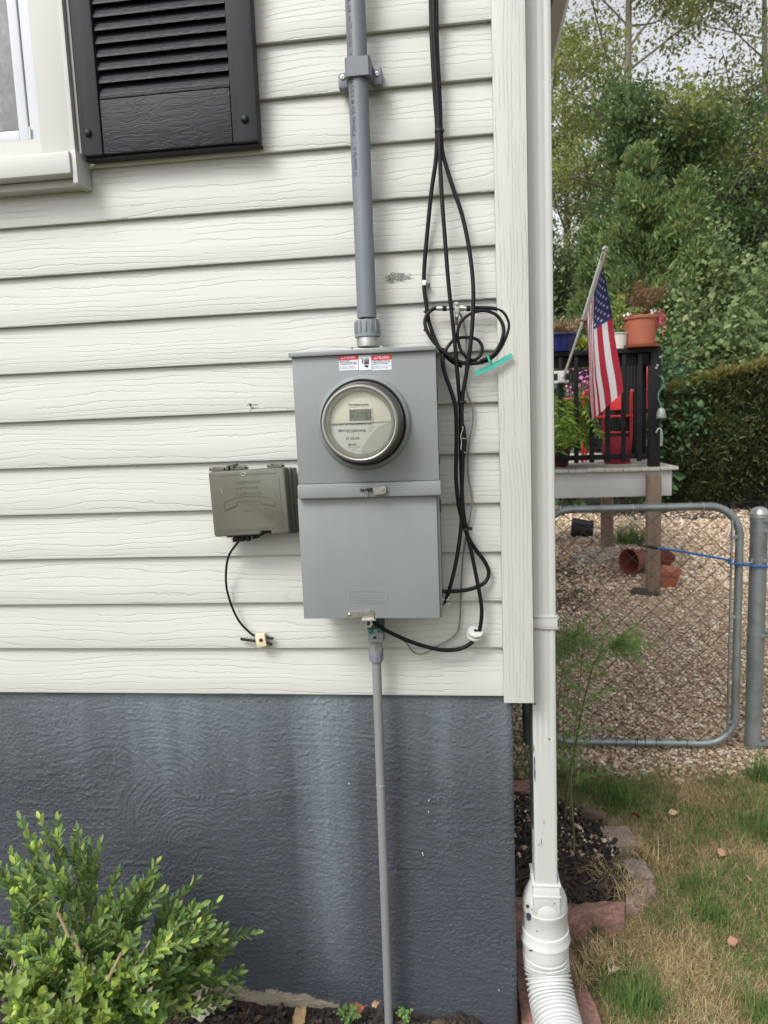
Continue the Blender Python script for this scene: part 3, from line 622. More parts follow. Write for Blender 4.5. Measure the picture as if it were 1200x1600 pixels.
bars(543.8, 576, 631, 633.4, Yc); put_text(mb, '0 17847981', 548, 572, 635, 1.6, Yc); put_text(mb, 'CL 20 0W6011    TA 1.0V0', 543.8, 576, 637.4, 1.3, Yc)
Yc = YP-.0011
put_text(mb, 'CL200 240V 3W TYPE C1SR 30TA 1.0Kh', 519.5, 581, 665.8, 2.9, Yc)
bars(529, 571.5, 671.1, 675, Yc); put_text(mb, '* 47 981 00005 *', 540.5, 554, 677, 1.3, Yc)
put_text(mb, 'CA 0.5', 576.2, 585, 668, 1.5, Yc); put_text(mb, 'FM2S', 576.4, 582.5, 671, 1.5, Yc); put_text(mb, '60Hz', 576.6, 582, 674.2, 1.5, Yc)
put_text(mb, '87 209 698', 541, 561.5, 687.8, 4.4, Yc); put_text(mb, 'Itron', 544, 557.2, 696.6, 4.3, Yc, 0, True, .28)
poly(mb, [(552.7, 692.4), (553.9, 692.5), (554.8, 690.4)], Yc)
put_text(mb, 'SOLID STATE METER', 542.6, 562.4, 700, 1.4, Yc); put_text(mb, 'USA  0  1', 550, 560, 703.2, 1.2, Yc)
mb.build('face_lettering', m_ink, fp)
mb = MB(); put_text(mb, 'CENTRON', 555, 571, 621.5, 4, YP-.0026); mb.build('moulded_lettering', M('face_cream_shadow', (.66, .63, .50), .5), fp)

# ---- lower conduit with coupling and bonding block
cA = P(588.5, 1040, Y=-.045); cB = P(607.5, 1588, Y=-.04); cr = px2m(7.6, -.045)
low = thing('lower_conduit', 'thin grey conduit running from the bottom of the meter box down into the soil', 'conduit', tuple(cB))
dl = (cA-cB)/(cA-cB)[2]
def cl(z): return cA+dl*(z-cA[2])
zq = [P(588, y, Y=-.05)[2] for y in (1034, 1017, 1001, 970)]
MB().tube([cl(-.02), cl(.5), cl(zq[0]+.004)], cr, 24).build('pipe', m_pvc3, low)
mb = MB(); n_ = cl(zq[0]); mb.lathe([(cr, 0), (.0150, .0005), (.0155, .003), (.0155, .016), (.017, .0165), (.017, zq[1]-zq[0]), (.012, zq[1]-zq[0])], n_, (0, 0, 1), 28)
for k in range(10): mb.box(-.0012, .0012, -.0016, .001, -.007, .007, .0004, M=Matrix.Translation(n_+np.array([0, 0, .0095])) @ Matrix.Rotation(2*math.pi*k/10, 4, 'Z') @ Matrix.Translation((0, -.0155, 0)))
mb.build('coupling', m_pvc2, low)
mb = MB(); mb.lathe([(.012, -.001), (.0162, 0), (.0162, zq[2]-zq[1]), (.012, zq[2]-zq[1]+.001)], cl(zq[1]), (0, 0, 1), 6, smooth=False); mb.build('hex_adapter', m_pvc3, low)
MB().lathe([(cr, 0), (cr+.0011, .001), (cr+.0008, .003), (cr, .004)], cl(P(597, 1226, Y=-.04)[2]), (dl[0], dl[1], 1), 20).build('glue_joint', m_pvc2, low)
m_green = M('green_screw', (.01, .16, .075), .4, .3, var=.2, vs=60)
bx0, bx1 = P(574.5, 985, Y=-.065)[0], P(598.5, 985, Y=-.065)[0]
bond = thing('bonding_block', 'grey bonding block with green screws between meter box and thin conduit', 'terminal block', ((bx0+bx1)/2, -.05, zq[2]))
mb = MB(); mb.box(bx0, bx1, -.068, -.03, zq[2]+.001, zB0-.004, .002); mb.build('block', m_pvc2, bond)
MB().box(bx0-.0005, bx1+.0005, -.0685, -.0295, P(586, 983, Y=-.065)[2], zB0-.0038, .001).build('dark_cap', M('dark_green_plastic', (.03, .06, .05), .5), bond)
for x, y in ((579.5, 986.5), (594, 975), (593, 985)):
    MB().lathe([(.0048, .001), (.0048, -.004), (.003, -.0045), (.0028, -.003), (0, -.003)], P(x, y, Y=-.069), (0, 1, 0), 10).build('screw', m_green, bond)
MB().lathe([(.0072, .001), (.0072, -.003), (.0045, -.0032), (.0042, 0), (0, 0)], P(586, 996, Y=-.068), (0, 1, 0), 20).build('cable_port', m_pvc3, bond)
MB().lathe([(.0043, -.0004), (0, -.0004)], P(586, 996, Y=-.068), (0, 1, 0), 14).build('port_hole', m_inkb, bond)

# ---- telephone interface box
m_tel = M('brown_grey_plastic', (.088, .087, .066), .55, var=.10, vs=12, bump=.0003, bs=300, dirt=(.12, .112, .09))
YT = -.078
A_, B_, C_, D_ = P(328, 737.5, Y=YT), P(447.5, 730.5, Y=YT), P(451, 832, Y=YT), P(334.5, 839.5, Y=YT)
tel = thing('telephone_box', 'weathered brown grey telephone network box left of the meter box', 'utility box', tuple((C_+D_)/2))
ex = (B_-A_); ex /= np.linalg.norm(ex); ez = np.array([-ex[2], 0, ex[0]]); tw = np.linalg.norm(B_-A_); th_ = np.linalg.norm(A_-D_)
TM = Matrix(((ex[0], 0, ez[0], D_[0]), (0, 1, 0, 0), (ex[2], 0, ez[2], D_[2]), (0, 0, 0, 1)))
def tl(u, w): q = TM @ Vector((u*tw, 0, w*th_)); return q
def tbox(mb, u0, u1, y0, y1, w0, w1, bev=0): mb.box(u0*tw, u1*tw, y0, y1, w0*th_, w1*th_, bev, M=TM)
# cover with a notch at its lower edge
cv = MB(); r_ = .02
ol = [(0, .03), (.02, .0), (.61, .005), (.625, .055), (.77, .055), (.78, .0), (.975, .0), (1, .03), (1, .975), (.98, 1), (.02, 1), (0, .975)]
def ins(o, d): return [(.5+(u-.5)*(1-d), .5+(w_-.5)*(1-d)) for u, w_ in o]
n = len(ol); V = []
for d, y in ((0, YT+.030), (0, YT+.006), (.012, YT+.0015), (.035, YT)):
    V += [tuple(TM @ Vector((u*tw, y, w_*th_))) for u, w_ in ins(ol, d)]
Fc = [[i*n+j, i*n+(j+1) % n, (i+1)*n+(j+1) % n, (i+1)*n+j] for i in range(3) for j in range(n)] + [[3*n+j for j in range(n)]]
cv.add(V, Fc, 0, True); cvr = cv.build('cover', m_tel, tel, 30)
mb = MB(); tbox(mb, -.0, 1.03, YT+.031, YT+.045, .01, .985, .002); tbox(mb, .01, 1.055, YT+.0455, -.002, .03, .965, .002); mb.build('base_tray', m_tel, tel)
for u in (.085, .37, .72 if False else .85):
    mb = MB()
    for k_ in (-1, 0, 1):
        mb.lathe([(0, -.008), (.0042, -.008), (.0042, .008), (0, .008)], TM @ Vector(((u+.055*k_)*tw, YT+.02, 1.035*th_)), tuple(ex), 10)
    tbox(mb, u-.06, u+.10, YT+.012, YT+.04, 1.002, 1.03, .001); mb.build('hinge', m_tel, tel)
mb = MB(); tbox(mb, .22, .25, YT+.01, YT+.05, 1.002, 1.075, .001); tbox(mb, .29, .32, YT+.01, YT+.05, 1.002, 1.085, .001); mb.build('mounting_tab', m_tel, tel)
mb = MB(); tbox(mb, .93, 1.03, YT+.048, -.004, -.04, .028, .0015); mb.build('mounting_foot', m_tel, tel)
mb = MB(); tbox(mb, .62, .79, YT+.020, YT+.03, .004, .06); tbox(mb, .12, .6, YT+.02, -.006, -.035, -.001, .002); mb.build('dark_recess', m_dk, tel)
mb = MB(); tbox(mb, .21, .36, YT+.015, YT+.045, -.105, -.036, .002); tbox(mb, .40, .44, YT+.012, YT+.03, -.10, -.036, .001); tbox(mb, .48, .51, YT+.012, YT+.03, -.07, -.036, .001); tbox(mb, .53, .56, YT+.012, YT+.03, -.06, -.036, .001); mb.build('cable_entry', m_black, tel)
mb = MB(); ye = YT-.0003
def ttext(s, u0, u1, w_, h):
    V, Fs = text2d(s); V = V-np.array([V[:, 0].min(), 0]); sx = (u1-u0)*tw/V[:, 0].max()
    mb.add([tuple(TM @ Vector((u0*tw+a*sx, ye-.0002, w_*th_+b*h*th_/.7))) for a, b in V], Fs)
ttext('TELEPHONE', .345, .665, .795, .042); ttext('NETWORK', .35, .65, .705, .042); ttext('INTERFACE', .345, .665, .625, .042); ttext('BELL', .43, .56, .37, .035); ttext('SYSTEM PROP', .60, .82, .095, .022)
def tt(pts, r=.0006): mb.tube([TM @ Vector((u*tw, ye, w_*th_)) for u, w_ in pts], r, 5)
tt([(.17, .50), (.22, .555), (.35, .595), (.5, .605), (.67, .595), (.80, .55), (.85, .49), (.84, .43), (.66, .475), (.65, .535), (.35, .525), (.34, .46), (.18, .40), (.17, .50)])
tt([(.19, .41), (.34, .48)]); tt([(.66, .49), (.84, .44)]); tt([(.10, .09), (.90, .09), (.92, .14), (.92, .85)], .0005); tt([(.13, .93), (.9, .93)], .0005)
mb.build('raised_telephone_emblem', m_tel, cvr)
mb = MB(); mb.tube([TM @ Vector((u*tw, ye-.0003, w_*th_)) for u, w_ in ((.43, .935), (.46, .975), (.495, .94), (.485, .92), (.44, .92), (.43, .935))], .0007, 5)
mb.tube([TM @ Vector((u*tw, ye-.0003, w_*th_)) for u, w_ in ((.155, .74), (.16, .70), (.165, .67))], .0006, 5); mb.build('scratched_bell_mark', M('scratch', (.5, .49, .42), .7), cvr)
mb = MB(); o_ = [TM @ Vector((.27*tw, YT+.03, -.10*th_)), P(357, 870, Y=-.03), P(353, 905, Y=-.018), P(358, 935, Y=-.014), P(372, 968, Y=-.012), P(390, 988, Y=-.011), P(402, 996, Y=-.010)]
MB().tube(spline(o_, 8), .0027, 10).build('telephone_cable', m_black)
tag(bpy.data.objects['telephone_cable'], 'thin black cable curving down from the telephone box to the ivory clip', 'cable')
m_ivory = M('aged_ivory_plastic', (.60, .53, .37), .5, var=.1, vs=60)
clip = thing('cable_clip', 'small ivory plastic clip pinning black cable ends on the siding', 'cable clip', tuple(P(408, 1000, Y=0)))
RM = Matrix.Translation(P(408.5, 999.5, Y=-.011)) @ Matrix.Rotation(-.12, 4, 'Y')
MB().box(-.0125, .0125, -.008, .010, -.016, .0155, .003, M=RM).build('clip_body', m_ivory, clip)
MB().lathe([(.0045, .001), (.0045, -.0015), (.003, -.0028), (0, -.003)], P(407.5, 1000, Y=-.0193), (0, 1, 0), 12).build('nail', m_inkb, clip)
mb = MB(); mb.tube([P(376, 998.5, Y=-.012), P(399, 1001.5, Y=-.011)], .0036, 8); mb.tube([P(416, 996, Y=-.011), P(427, 998, Y=-.013)], .0036, 8); mb.tube([P(416, 1004, Y=-.011), P(425, 1007, Y=-.013)], .0036, 8); mb.build('cable_stub', m_black, clip)

# ---- black service cables
CR = .0047
def cable(name, label, pts, r=CR, k=7, n=10, m=None, cat='cable', group=None):
    o = MB().tube(spline([P(x, y, Y=Y) for x, y, Y in pts], k), r, n).build(name, m or m_black); tag(o, label, cat, group); return o
cable('black_cable', 'black cable bowing left through the small white clip and behind the meter box', [(654, -450, -.020), (671, -60, -.020), (674.5, 60, -.020), (679.5, 150, -.020), (683, 205, -.021), (681, 250, -.020), (674, 300, -.017), (667.5, 365, -.013), (663.5, 410, -.010), (662.5, 444, -.009), (665.5, 472, -.010), (671, 505, -.013), (684, 540, -.016), (697, 556, -.018), (708, 566, -.016), (722, 572, -.02)])
cable('black_cable', 'straight middle black cable crossing in front of the coil down to the lower tie', [(658, -450, -.026), (675, -60, -.026), (678.5, 60, -.026), (683.5, 150, -.026), (686, 205, -.027), (687.5, 250, -.029), (690, 300, -.031), (695, 370, -.033), (701, 445, -.034), (707, 500, -.034), (711.5, 545, -.033), (716, 600, -.032), (719.5, 640, -.030), (720, 700, -.030), (721.5, 760, -.030), (724, 800, -.030), (729.5, 832, -.030), (737, 865, -.030), (745, 905, -.030), (751.5, 940, -.029), (752.5, 962, -.028), (749, 985, -.026), (741, 1000, -.026), (724, 1012, -.028), (700, 1016, -.034), (672, 1012, -.044), (640, 1002, -.055), (605, 986, -.072), (584, 973, -.094), (578, 970, -.100)])
cable('black_cable', 'black cable bowing far right and ending at the meter box side connector', [(663, -450, -.022), (680, -60, -.022), (682.5, 60, -.022), (687, 150, -.022), (689, 205, -.022), (692, 240, -.021), (705, 285, -.021), (722.5, 338, -.022), (734, 395, -.026), (739.5, 450, -.031), (738.5, 500, -.034), (734.5, 545, -.035), (728.5, 585, -.034), (722.5, 622, -.034), (721.5, 660, -.037), (723, 720, -.037), (721.5, 770, -.037), (721.5, 805, -.037), (718, 845, -.040), (710.5, 888, -.044), (702, 922, -.050), (696, 938, -.054), (690, 944, -.056)])
cable('black_cable', 'thick black cable hugging the meter box edge from behind the coil to the lower tie', [(694, 545, -.020), (691.5, 560, -.026), (694, 580, -.032), (703, 606, -.038), (711, 632, -.042), (713, 660, -.042), (713, 700, -.042), (712.5, 745, -.042), (716, 785, -.042), (723, 815, -.036), (731, 838, -.024), (743, 858, -.018), (757, 877, -.014), (763.5, 893, -.013), (760, 907, -.016), (748, 916, -.024), (728, 922, -.035), (706, 924, -.045), (689, 924, -.052)])
mb = MB(); mb.tube([P(660, -450, Y=-.014), P(676, -40, Y=-.014), P(679, 60, Y=-.014), P(684, 150, Y=-.0145), P(686.5, 206, Y=-.015)], .0036, 8); o = mb.build('black_cable', m_black); tag(o, 'short black strand lying at the back of the bundle above the upper tie', 'cable')
cable('grey_wire', 'thin grey wire weaving beside the black cables and looping under the meter box', [(712, 480, -.012), (721, 495, -.010), (727, 515, -.009), (728.5, 535, -.010), (727.5, 560, -.014), (727.5, 595, -.012), (731, 618, -.010), (737.5, 633, -.009), (738.5, 660, -.009), (733.5, 690, -.009), (731, 720, -.010), (732, 745, -.010), (736, 768, -.010), (737, 790, -.010), (733, 815, -.012), (728, 840, -.012), (723.5, 870, -.010), (720.5, 915, -.009), (719.5, 950, -.009), (718, 975, -.009), (713, 990, -.010), (700, 1001, -.011), (686, 1008, -.012), (670, 1018, -.012), (656, 1022, -.014), (644, 1017, -.02), (632, 1002, -.04), (600, 985, -.06)], .0019, 6, 8, M('grey_wire', (.16, .165, .17), .5))
# coil of coax: outer double loop and small loop
COILM = M('black_coax', (.010, .011, .013), .42, var=.15, vs=30, spec=.3)
cable('coiled_cable', 'coil of black coaxial cable looping right of the meter box from the metal splice', [(690, 481.5, -.018), (681, 481.5, -.019), (672, 486, -.021), (664.5, 499, -.023), (666, 514, -.025), (675, 530, -.027), (689, 546, -.028), (706, 559, -.028), (724, 567, -.027), (746, 567, -.024), (766, 560.5, -.021), (783, 542, -.019), (794, 517, -.018), (794, 502, -.018), (786, 488, -.018), (772, 482, -.017), (752, 481, -.017), (736, 481.5, -.018)], .0043)
cable('coiled_cable', 'inner ring and small loop of black coaxial cable hanging inside the coil', [(750, 564, -.030), (768, 556, -.026), (781, 538, -.024), (787, 516, -.023), (781, 498, -.022), (768, 488, -.023), (751, 485.5, -.026), (734, 491, -.029), (720, 503, -.030), (715, 521, -.029), (719, 545, -.027), (728, 557, -.025), (739, 563, -.021), (750, 556, -.018), (753.5, 543, -.017), (746, 531, -.017), (729, 527, -.018), (711, 530, -.020), (701, 540, -.022), (697, 549, -.024), (703, 560, -.026), (714, 566, -.027)], .0036)
# ties
m_tie = M('black_nylon', (.012, .012, .013), .5)
def tie(label, x, y, rx, ry, Y, tilt=0):
    c = P(x, y, Y=Y); a = np.linspace(0, 2*math.pi, 21)[:-1]; pts = []
    for t in a: pts.append(c+np.array([px2m(rx, Y)*math.cos(t), px2m(ry, Y)*math.sin(t), tilt*px2m(rx, Y)*math.cos(t)]))
    root = thing('cable_tie', label, 'cable tie', tuple(c)); mb = MB()
    V = []
    for p_ in pts: V += [p_+np.array([0, 0, -.0024]), p_+np.array([0, 0, .0024])]
    mb.add(V, [[2*i, 2*((i+1) % 20), 2*((i+1) % 20)+1, 2*i+1] for i in range(20)], 0, True); mb.build('strap', m_tie, root)
    mb = MB(); e = pts[0]; mb.box(e[0]-.003, e[0]+.003, e[1]-.004, e[1]+.002, e[2]-.0035, e[2]+.0035, .001); mb.build('tie_head', m_tie, root)
tie('black cable tie gathering the bundle high on the siding', 685.5, 205, 6.2, 8, -.0215)
tie('black cable tie where two cables meet just below the coil', 720.5, 628, 6, 8, -.032)
tie('black cable tie lowest on the bundle beside the meter box', 726.5, 826, 9.5, 10, -.034)
mb = MB(); c = [P(719.5, y, Y=-.030) for y in (655, 675, 700, 720)]
tp = thing('torn_tape', 'strip of torn black tape with white frayed edges wrapped on the bundle', 'tape', tuple(c[0]))
MB().tube([P(719, 652, Y=-.033), P(723, 668, Y=-.034), P(725, 690, Y=-.034), P(723, 712, Y=-.034), P(720, 730, Y=-.034)], [.003, .0065, .0072, .0062, .003], 10).build('tape_wrap', m_black, tp)
mb = MB(); mb.tube(spline([P(722, 666, Y=-.0415), P(723.5, 669, Y=-.0415), P(720, 681, Y=-.0415), P(721, 690, Y=-.0415), P(720, 702, Y=-.0412)], 4), .0008, 5); mb.tube([P(722, 684.5, Y=-.0418), P(728.5, 685.5, Y=-.040)], .0006, 5); mb.tube([P(721, 704, Y=-.0412), P(728, 708, Y=-.0395)], .0006, 5); mb.build('frayed_edge', m_whp, tp)
# splice
spl = thing('coax_splice', 'metal coaxial splice with a bracket screwed on the siding above the coil', 'connector', tuple(P(712, 482, Y=0)))
def rod(name, x0, x1, r, Y, m, n=14, y=482): MB().tube([P(x0, y, Y=Y), P(x1, y, Y=Y)], r, n).build(name, m, spl)
rod('fitting', 682, 691, .0055, -.019, m_zinc, 12); rod('rubber_sleeve', 691.4, 698, .0060, -.019, m_black); rod('thread', 698.3, 711, .0045, -.019, m_zinc); rod('fitting', 718, 724.5, .0066, -.019, m_zinc, 6); rod('thread', 724.7, 728.6, .0048, -.019, m_zinc); rod('rubber_sleeve', 728.8, 735.5, .0062, -.019, m_black)
MB().box(P(710.3, 482, Y=-.02)[0], P(717.5, 482, Y=-.02)[0], -.028, -.008, P(713, 493, Y=-.02)[2], P(713, 473, Y=-.02)[2], .0015).build('bracket', m_steel, spl)
MB().box(P(711, 500, Y=-.015)[0], P(716, 500, Y=-.015)[0], -.019, -.006, P(713, 508, Y=-.015)[2], P(713, 493.5, Y=-.015)[2], .001).build('bracket_foot', M('brassy', (.20, .15, .09), .5, .5), spl)
for y in (475, 494): MB().lathe([(.0042, .001), (.0042, -.0015), (.0022, -.003), (0, -.003)], P(714, y, Y=-.0285), (0, 1, 0), 10).build('screw', m_zinc, spl)
# white cable clip
wc = thing('nail_clip', 'small white nail on clip holding the left black cable', 'cable clip', tuple(P(663, 443, Y=0)))
MB().box(P(659.5, 440, Y=-.012)[0], P(666, 440, Y=-.012)[0], -.0155, -.001, P(662, 446.5, Y=-.01)[2], P(662, 438, Y=-.01)[2], .002).build('clip', m_whp, wc)
MB().lathe([(.0025, .010), (.0025, -.001), (.0048, -.001), (.0044, -.003), (0, -.0035)], P(669.5, 445, Y=-.010), (0, 1, 0), 12).build('nail', M('rusty_nail', (.05, .042, .035), .7), wc)
# teal tag
m_teal = M('teal_tag', (.012, .25, .19), .5, var=.06)
tg = thing('velcro_tag', 'bright teal cable tag strapped on the lower right of the coil', 'tag', tuple(P(770, 570, Y=-.03)))
top_ = spline([(741.5, 578.5), (757, 576.5), (775, 568.5), (797.5, 551.5)], 5) if False else [P(x, y, Y=Y) for x, y, Y in ((740.5, 579, -.034), (752, 575, -.035), (765, 569.5, -.035), (780, 562, -.034), (798, 551.5, -.031))]
bot_ = [P(x, y, Y=Y) for x, y, Y in ((744.5, 587.5, -.036), (757, 582.5, -.037), (770, 576.5, -.037), (784, 569, -.036), (802.5, 557, -.033))]
V = []; tk = np.array([0, .0016, 0])
for a, b_ in zip(top_, bot_): V += [a, b_, b_+tk, a+tk]
Fc = [[4*i+j, 4*(i+1)+j, 4*(i+1)+(j+1) % 4, 4*i+(j+1) % 4] for i in range(4) for j in range(4)]+[[0, 1, 2, 3], [16, 17, 18, 19]]
MB().add(V, Fc).build('tag_strip', m_teal, tg)
mb = MB(); c = P(766, 562.5, Y=-.022)
MB().tube(spline([P(762, 556, Y=-.029), P(766.5, 568, Y=-.034), P(768, 569, Y=-.028), P(764, 556, Y=-.014), P(762, 556, Y=-.029)], 4), .0027, 6).build('tag_loop', m_teal, tg)
mb = MB()
for i in range(16):
    u = i/16; x = 750+u*42; y = 579-u*u*10-u*14.5; mb.tube([P(x, y-1.2, Y=-.0372+.003*u), P(x+2.0, y-2.2, Y=-.0372+.003*u)], .0004, 4)
mb.build('faint_lettering', M('teal_dark', (.01, .22, .17), .6), tg)
# white bushing
bu = thing('white_bushing', 'white rubber bushing threaded on the cable below the meter box', 'bushing', tuple(P(742, 990, Y=-.026)))
a_ = np.array([.28, -.35, .9]); a_ /= np.linalg.norm(a_); c = P(741.5, 990.5, Y=-.026)
MB().lathe([(.005, -.0098), (.0165, -.0092), (.0182, -.0075), (.0182, -.003), (.0155, -.0022)], c, a_, 28).lathe([(.0155, .0018), (.0180, .0026), (.0182, .0075), (.0165, .0098), (.005, .0102)], c, a_, 28).build('bushing_rim', m_whp, bu)
MB().lathe([(.0154, -.0025), (.0154, .0022)], c, a_, 28).build('groove', M('grey_rubber', (.25, .25, .23), .6), bu)
# ================================================================== GROUND
ZM = .058                                    # soil level of the beds
m_lawn, nt, b = base_mat('lawn_soil'); g = nt.nodes.new('ShaderNodeNewGeometry'); pos = g.outputs['Position']
f1 = noise(nt, pos, 2.6, 4, .6); f2 = noise(nt, pos, 60, 4, .7)
c = ramp(nt, f1, [(.35, (.24, .17, .085)), (.5, (.17, .135, .06)), (.65, (.085, .105, .035))]).outputs[0]
c = mixc(nt, 1.0, c, ramp(nt, f2, [(.25, g3(.45)), (.75, g3(1.4))]).outputs[0], 'MULTIPLY'); nt.links.new(c, b.inputs['Base Color']); b.inputs['Roughness'].default_value = .95
bn = nn(nt, 'Bump', Strength=1, Distance=.02); nt.links.new(f2, bn.inputs['Height']); nt.links.new(bn.outputs[0], b.inputs['Normal'])
m_grav, nt, b = base_mat('gravel_bed'); g = nt.nodes.new('ShaderNodeNewGeometry'); pos = g.outputs['Position']
vo = nn(nt, 'TexVoronoi', Scale=48); nt.links.new(pos, vo.inputs['Vector']); sepc = nt.nodes.new('ShaderNodeSeparateColor'); nt.links.new(vo.outputs['Color'], sepc.inputs[0])
PEB = [(0, (.16, .11, .07)), (.2, (.42, .31, .20)), (.4, (.27, .195, .125)), (.6, (.54, .435, .31)), (.8, (.36, .255, .165)), (1, (.62, .53, .40))]
c = ramp(nt, sepc.outputs[0], PEB).outputs[0]
c = mixc(nt, ramp(nt, noise(nt, pos, .9, 4, .6), [(.45, g3(0)), (.7, g3(.55))]).outputs[0], c, (.16, .11, .07))
nt.links.new(c, b.inputs['Base Color']); b.inputs['Roughness'].default_value = .85
bn = nn(nt, 'Bump', Strength=1, Distance=.012); bn.invert = True; nt.links.new(vo.outputs['Distance'], bn.inputs['Height']); nt.links.new(bn.outputs[0], b.inputs['Normal'])
m_mulch = M('mulch_soil', (.028, .021, .016), .95, var=.5, vs=60, bump=.008, bs=90)
m_far = M('far_ground', (.09, .075, .045), .95, var=.4, vs=2)

def sheet(name, x0, x1, y0, y1, z, m, nx, ny, fn):
    X, Y = np.meshgrid(np.linspace(x0, x1, nx), np.linspace(y0, y1, ny)); Z = z+fn(X, Y)
    idx = np.arange(nx*ny).reshape(ny, nx); Fc = np.stack([idx[:-1, :-1], idx[:-1, 1:], idx[1:, 1:], idx[1:, :-1]], -1).reshape(-1, 4)
    return struct(np_mesh(name, np.stack([X, Y, Z], -1).reshape(-1, 3), Fc, m, None, True))
MBg = MB(); MBg.add([(-150, -100, -.03), (150, -100, -.03), (150, 220, -.03), (-150, 220, -.03)], [[0, 1, 2, 3]]); struct(MBg.build('ground', m_far))
def lawn_h(X, Y): return .018*(vnoise(X, Y, 4, 31)-.5)+.008*(vnoise(X, Y, 14, 32)-.5)
sheet('lawn', -4, 6, -5, 1.62, .0, m_lawn, 260, 170, lawn_h)
def grav_h(X, Y): return .004+.02*(vnoise(X, Y, 1.5, 33)-.5)+.010*(vnoise(X, Y, 30, 34)-.5)-.03*np.clip(1.55-Y, 0, 1)/.25*(Y < 1.55)
sheet('gravel_yard', -1, 9, 1.28, 13.5, .004, m_grav, 330, 380, grav_h)
def front_h(X, Y): return .018*(vnoise(X, Y, 9, 35)-.5)+.012*(vnoise(X, Y, 40, 36)-.5)-.10*np.clip((X+.02)/.1, 0, 1)+.02*np.clip(-X-.6, 0, .5)
sheet('front_flower_bed', -2.2, .10, -.75, .03, ZM, m_mulch, 240, 90, front_h)

# ---- edging blocks and raised side bed
def block_mat(name, col): return M(name, col, .9, var=.34, vs=90, bump=.0026, bs=150, dirt=tuple(c*.55 for c in col))
m_redb = block_mat('red_block', (.27, .15, .12)); m_pinkb = block_mat('pinkish_block', (.26, .185, .15)); m_greyb = block_mat('weathered_block', (.25, .20, .165))
def jag(poly, n=4, amp=.004):
    out = []
    for i in range(len(poly)):
        a, b_ = poly[i], poly[(i+1) % len(poly)]
        for k in range(n): out.append(a+(b_-a)*k/n+np.array([random.gauss(0, amp), random.gauss(0, amp), 0]))
    return out
def block(label, top_px, Z, depth, m, amp=.003):
    pts = jag([P(x, y, Z=Z) for x, y in top_px], 5, amp); n = len(pts); c = sum(pts)/n; mb = MB(); V = []
    rings = [(0.985, -depth), (1.0, -.012), (.985, -.004), (.95, 0)]
    for s, dz in rings: V += [c+(p-c)*s+np.array([random.gauss(0, .001), random.gauss(0, .001), dz+random.gauss(0, .0012)]) for p in pts]
    Fc = [[i*n+j, i*n+(j+1) % n, (i+1)*n+(j+1) % n, (i+1)*n+j] for i in range(3) for j in range(n)]
    V.append(c+np.array([0, 0, .001])); Fc += [[3*n+j, 3*n+(j+1) % n, 4*n] for j in range(n)]
    mb.add(V, Fc, 0, True); o = mb.build('edging_block', m, None, 50); tag(o, label, 'edging block', 'blocks edging the side flower bed'); return o
def rect(x0, x1, y0, y1): return [(x0, y0), (x1, y0), (x1, y1), (x0, y1)]
def blockw(label, pts, Z, depth, m):
    global P_; tp = [np.array([x, y, Z]) for x, y in pts]; pts2 = jag(tp, 5, .003); n = len(pts2); c = sum(pts2)/n; V = []
    for s, dz in [(0.985, -depth), (1.0, -.012), (.985, -.004), (.95, 0)]: V += [c+(p-c)*s+np.array([random.gauss(0, .001), random.gauss(0, .001), dz+random.gauss(0, .0012)]) for p in pts2]
    Fc = [[i*n+j, i*n+(j+1) % n, (i+1)*n+(j+1) % n, (i+1)*n+j] for i in range(3) for j in range(n)]
    V.append(c+np.array([0, 0, .001])); Fc += [[3*n+j, 3*n+(j+1) % n, 4*n] for j in range(n)]
    mb = MB(); mb.add(V, Fc, 0, True); o = mb.build('edging_block', m, None, 50); tag(o, label, 'edging block', 'blocks edging the side flower bed'); return o
ZK = .062
e0 = P(893, 1478, Z=.02); e1 = P(941, 1600, Z=.02)
blockw('red concrete block lying lowest under the white corrugated pipe by the house corner', [(.098, e0[1]-.01), (e0[0], e0[1]), (e1[0]+.02, e1[1]-.1), (.10, e1[1]-.12)], .02, .07, m_redb)
block('red block between house wall and white pipe at the near end of the raised bed', [(803, 1401), (862, 1404), (858, 1440), (803, 1438)], ZK+.01, .13, m_redb)
block('long red block right of the white pipe edging the near side of the bed', [(864, 1411), (900, 1411), (976, 1406), (976, 1426), (930, 1434), (888, 1441), (862, 1441)], ZK, .12, m_redb)
block('pinkish block at the outer bend of the bed beside the lawn', [(977, 1376), (1020, 1373), (1028, 1390), (1005, 1409), (978, 1412)], ZK-.01, .11, m_pinkb)
block('weathered grey block third along the curve half covered with straw', [(958, 1342), (1006, 1341), (1021, 1369), (970, 1373)], ZK-.012, .10, m_greyb)
block('weathered grey block fourth along the curve beside the bare soil', [(936, 1290), (982, 1290), (1001, 1318), (951, 1321)], ZK-.012, .10, m_greyb)
block('red block at the far end of the bed seen in the gap beside the pipe', [(800, 1218), (838, 1220), (838, 1238), (800, 1236)], .06, .08, m_redb)
m_wood_old = M('weathered_wood', (.12, .085, .06), .85, var=.3, vs=30, stretch=(.4, 3, 3), bump=.001)
a, b_ = P(914, 1271, Z=.05), P(942, 1283, Z=.05); mb = MB(); mb.box(-.045, .045, -.018, .018, -.02, .025, .006, M=Matrix.Translation((a+b_)/2) @ Matrix.Rotation(-.5, 4, 'Z')); tag(mb.build('wood_chunk', m_wood_old), 'chunk of weathered brown wood at the back of the side bed', 'wood')
bedpts = [P(x, y, Z=.038) for x, y in ((838, 1236), (890, 1262), (938, 1285), (965, 1330), (985, 1385), (900, 1425))]
mb = MB(); c = P(880, 1340, Z=.048); ring = [np.array([.095, .36, .04])]+[np.array([.095, 1.35, .03])]+bedpts
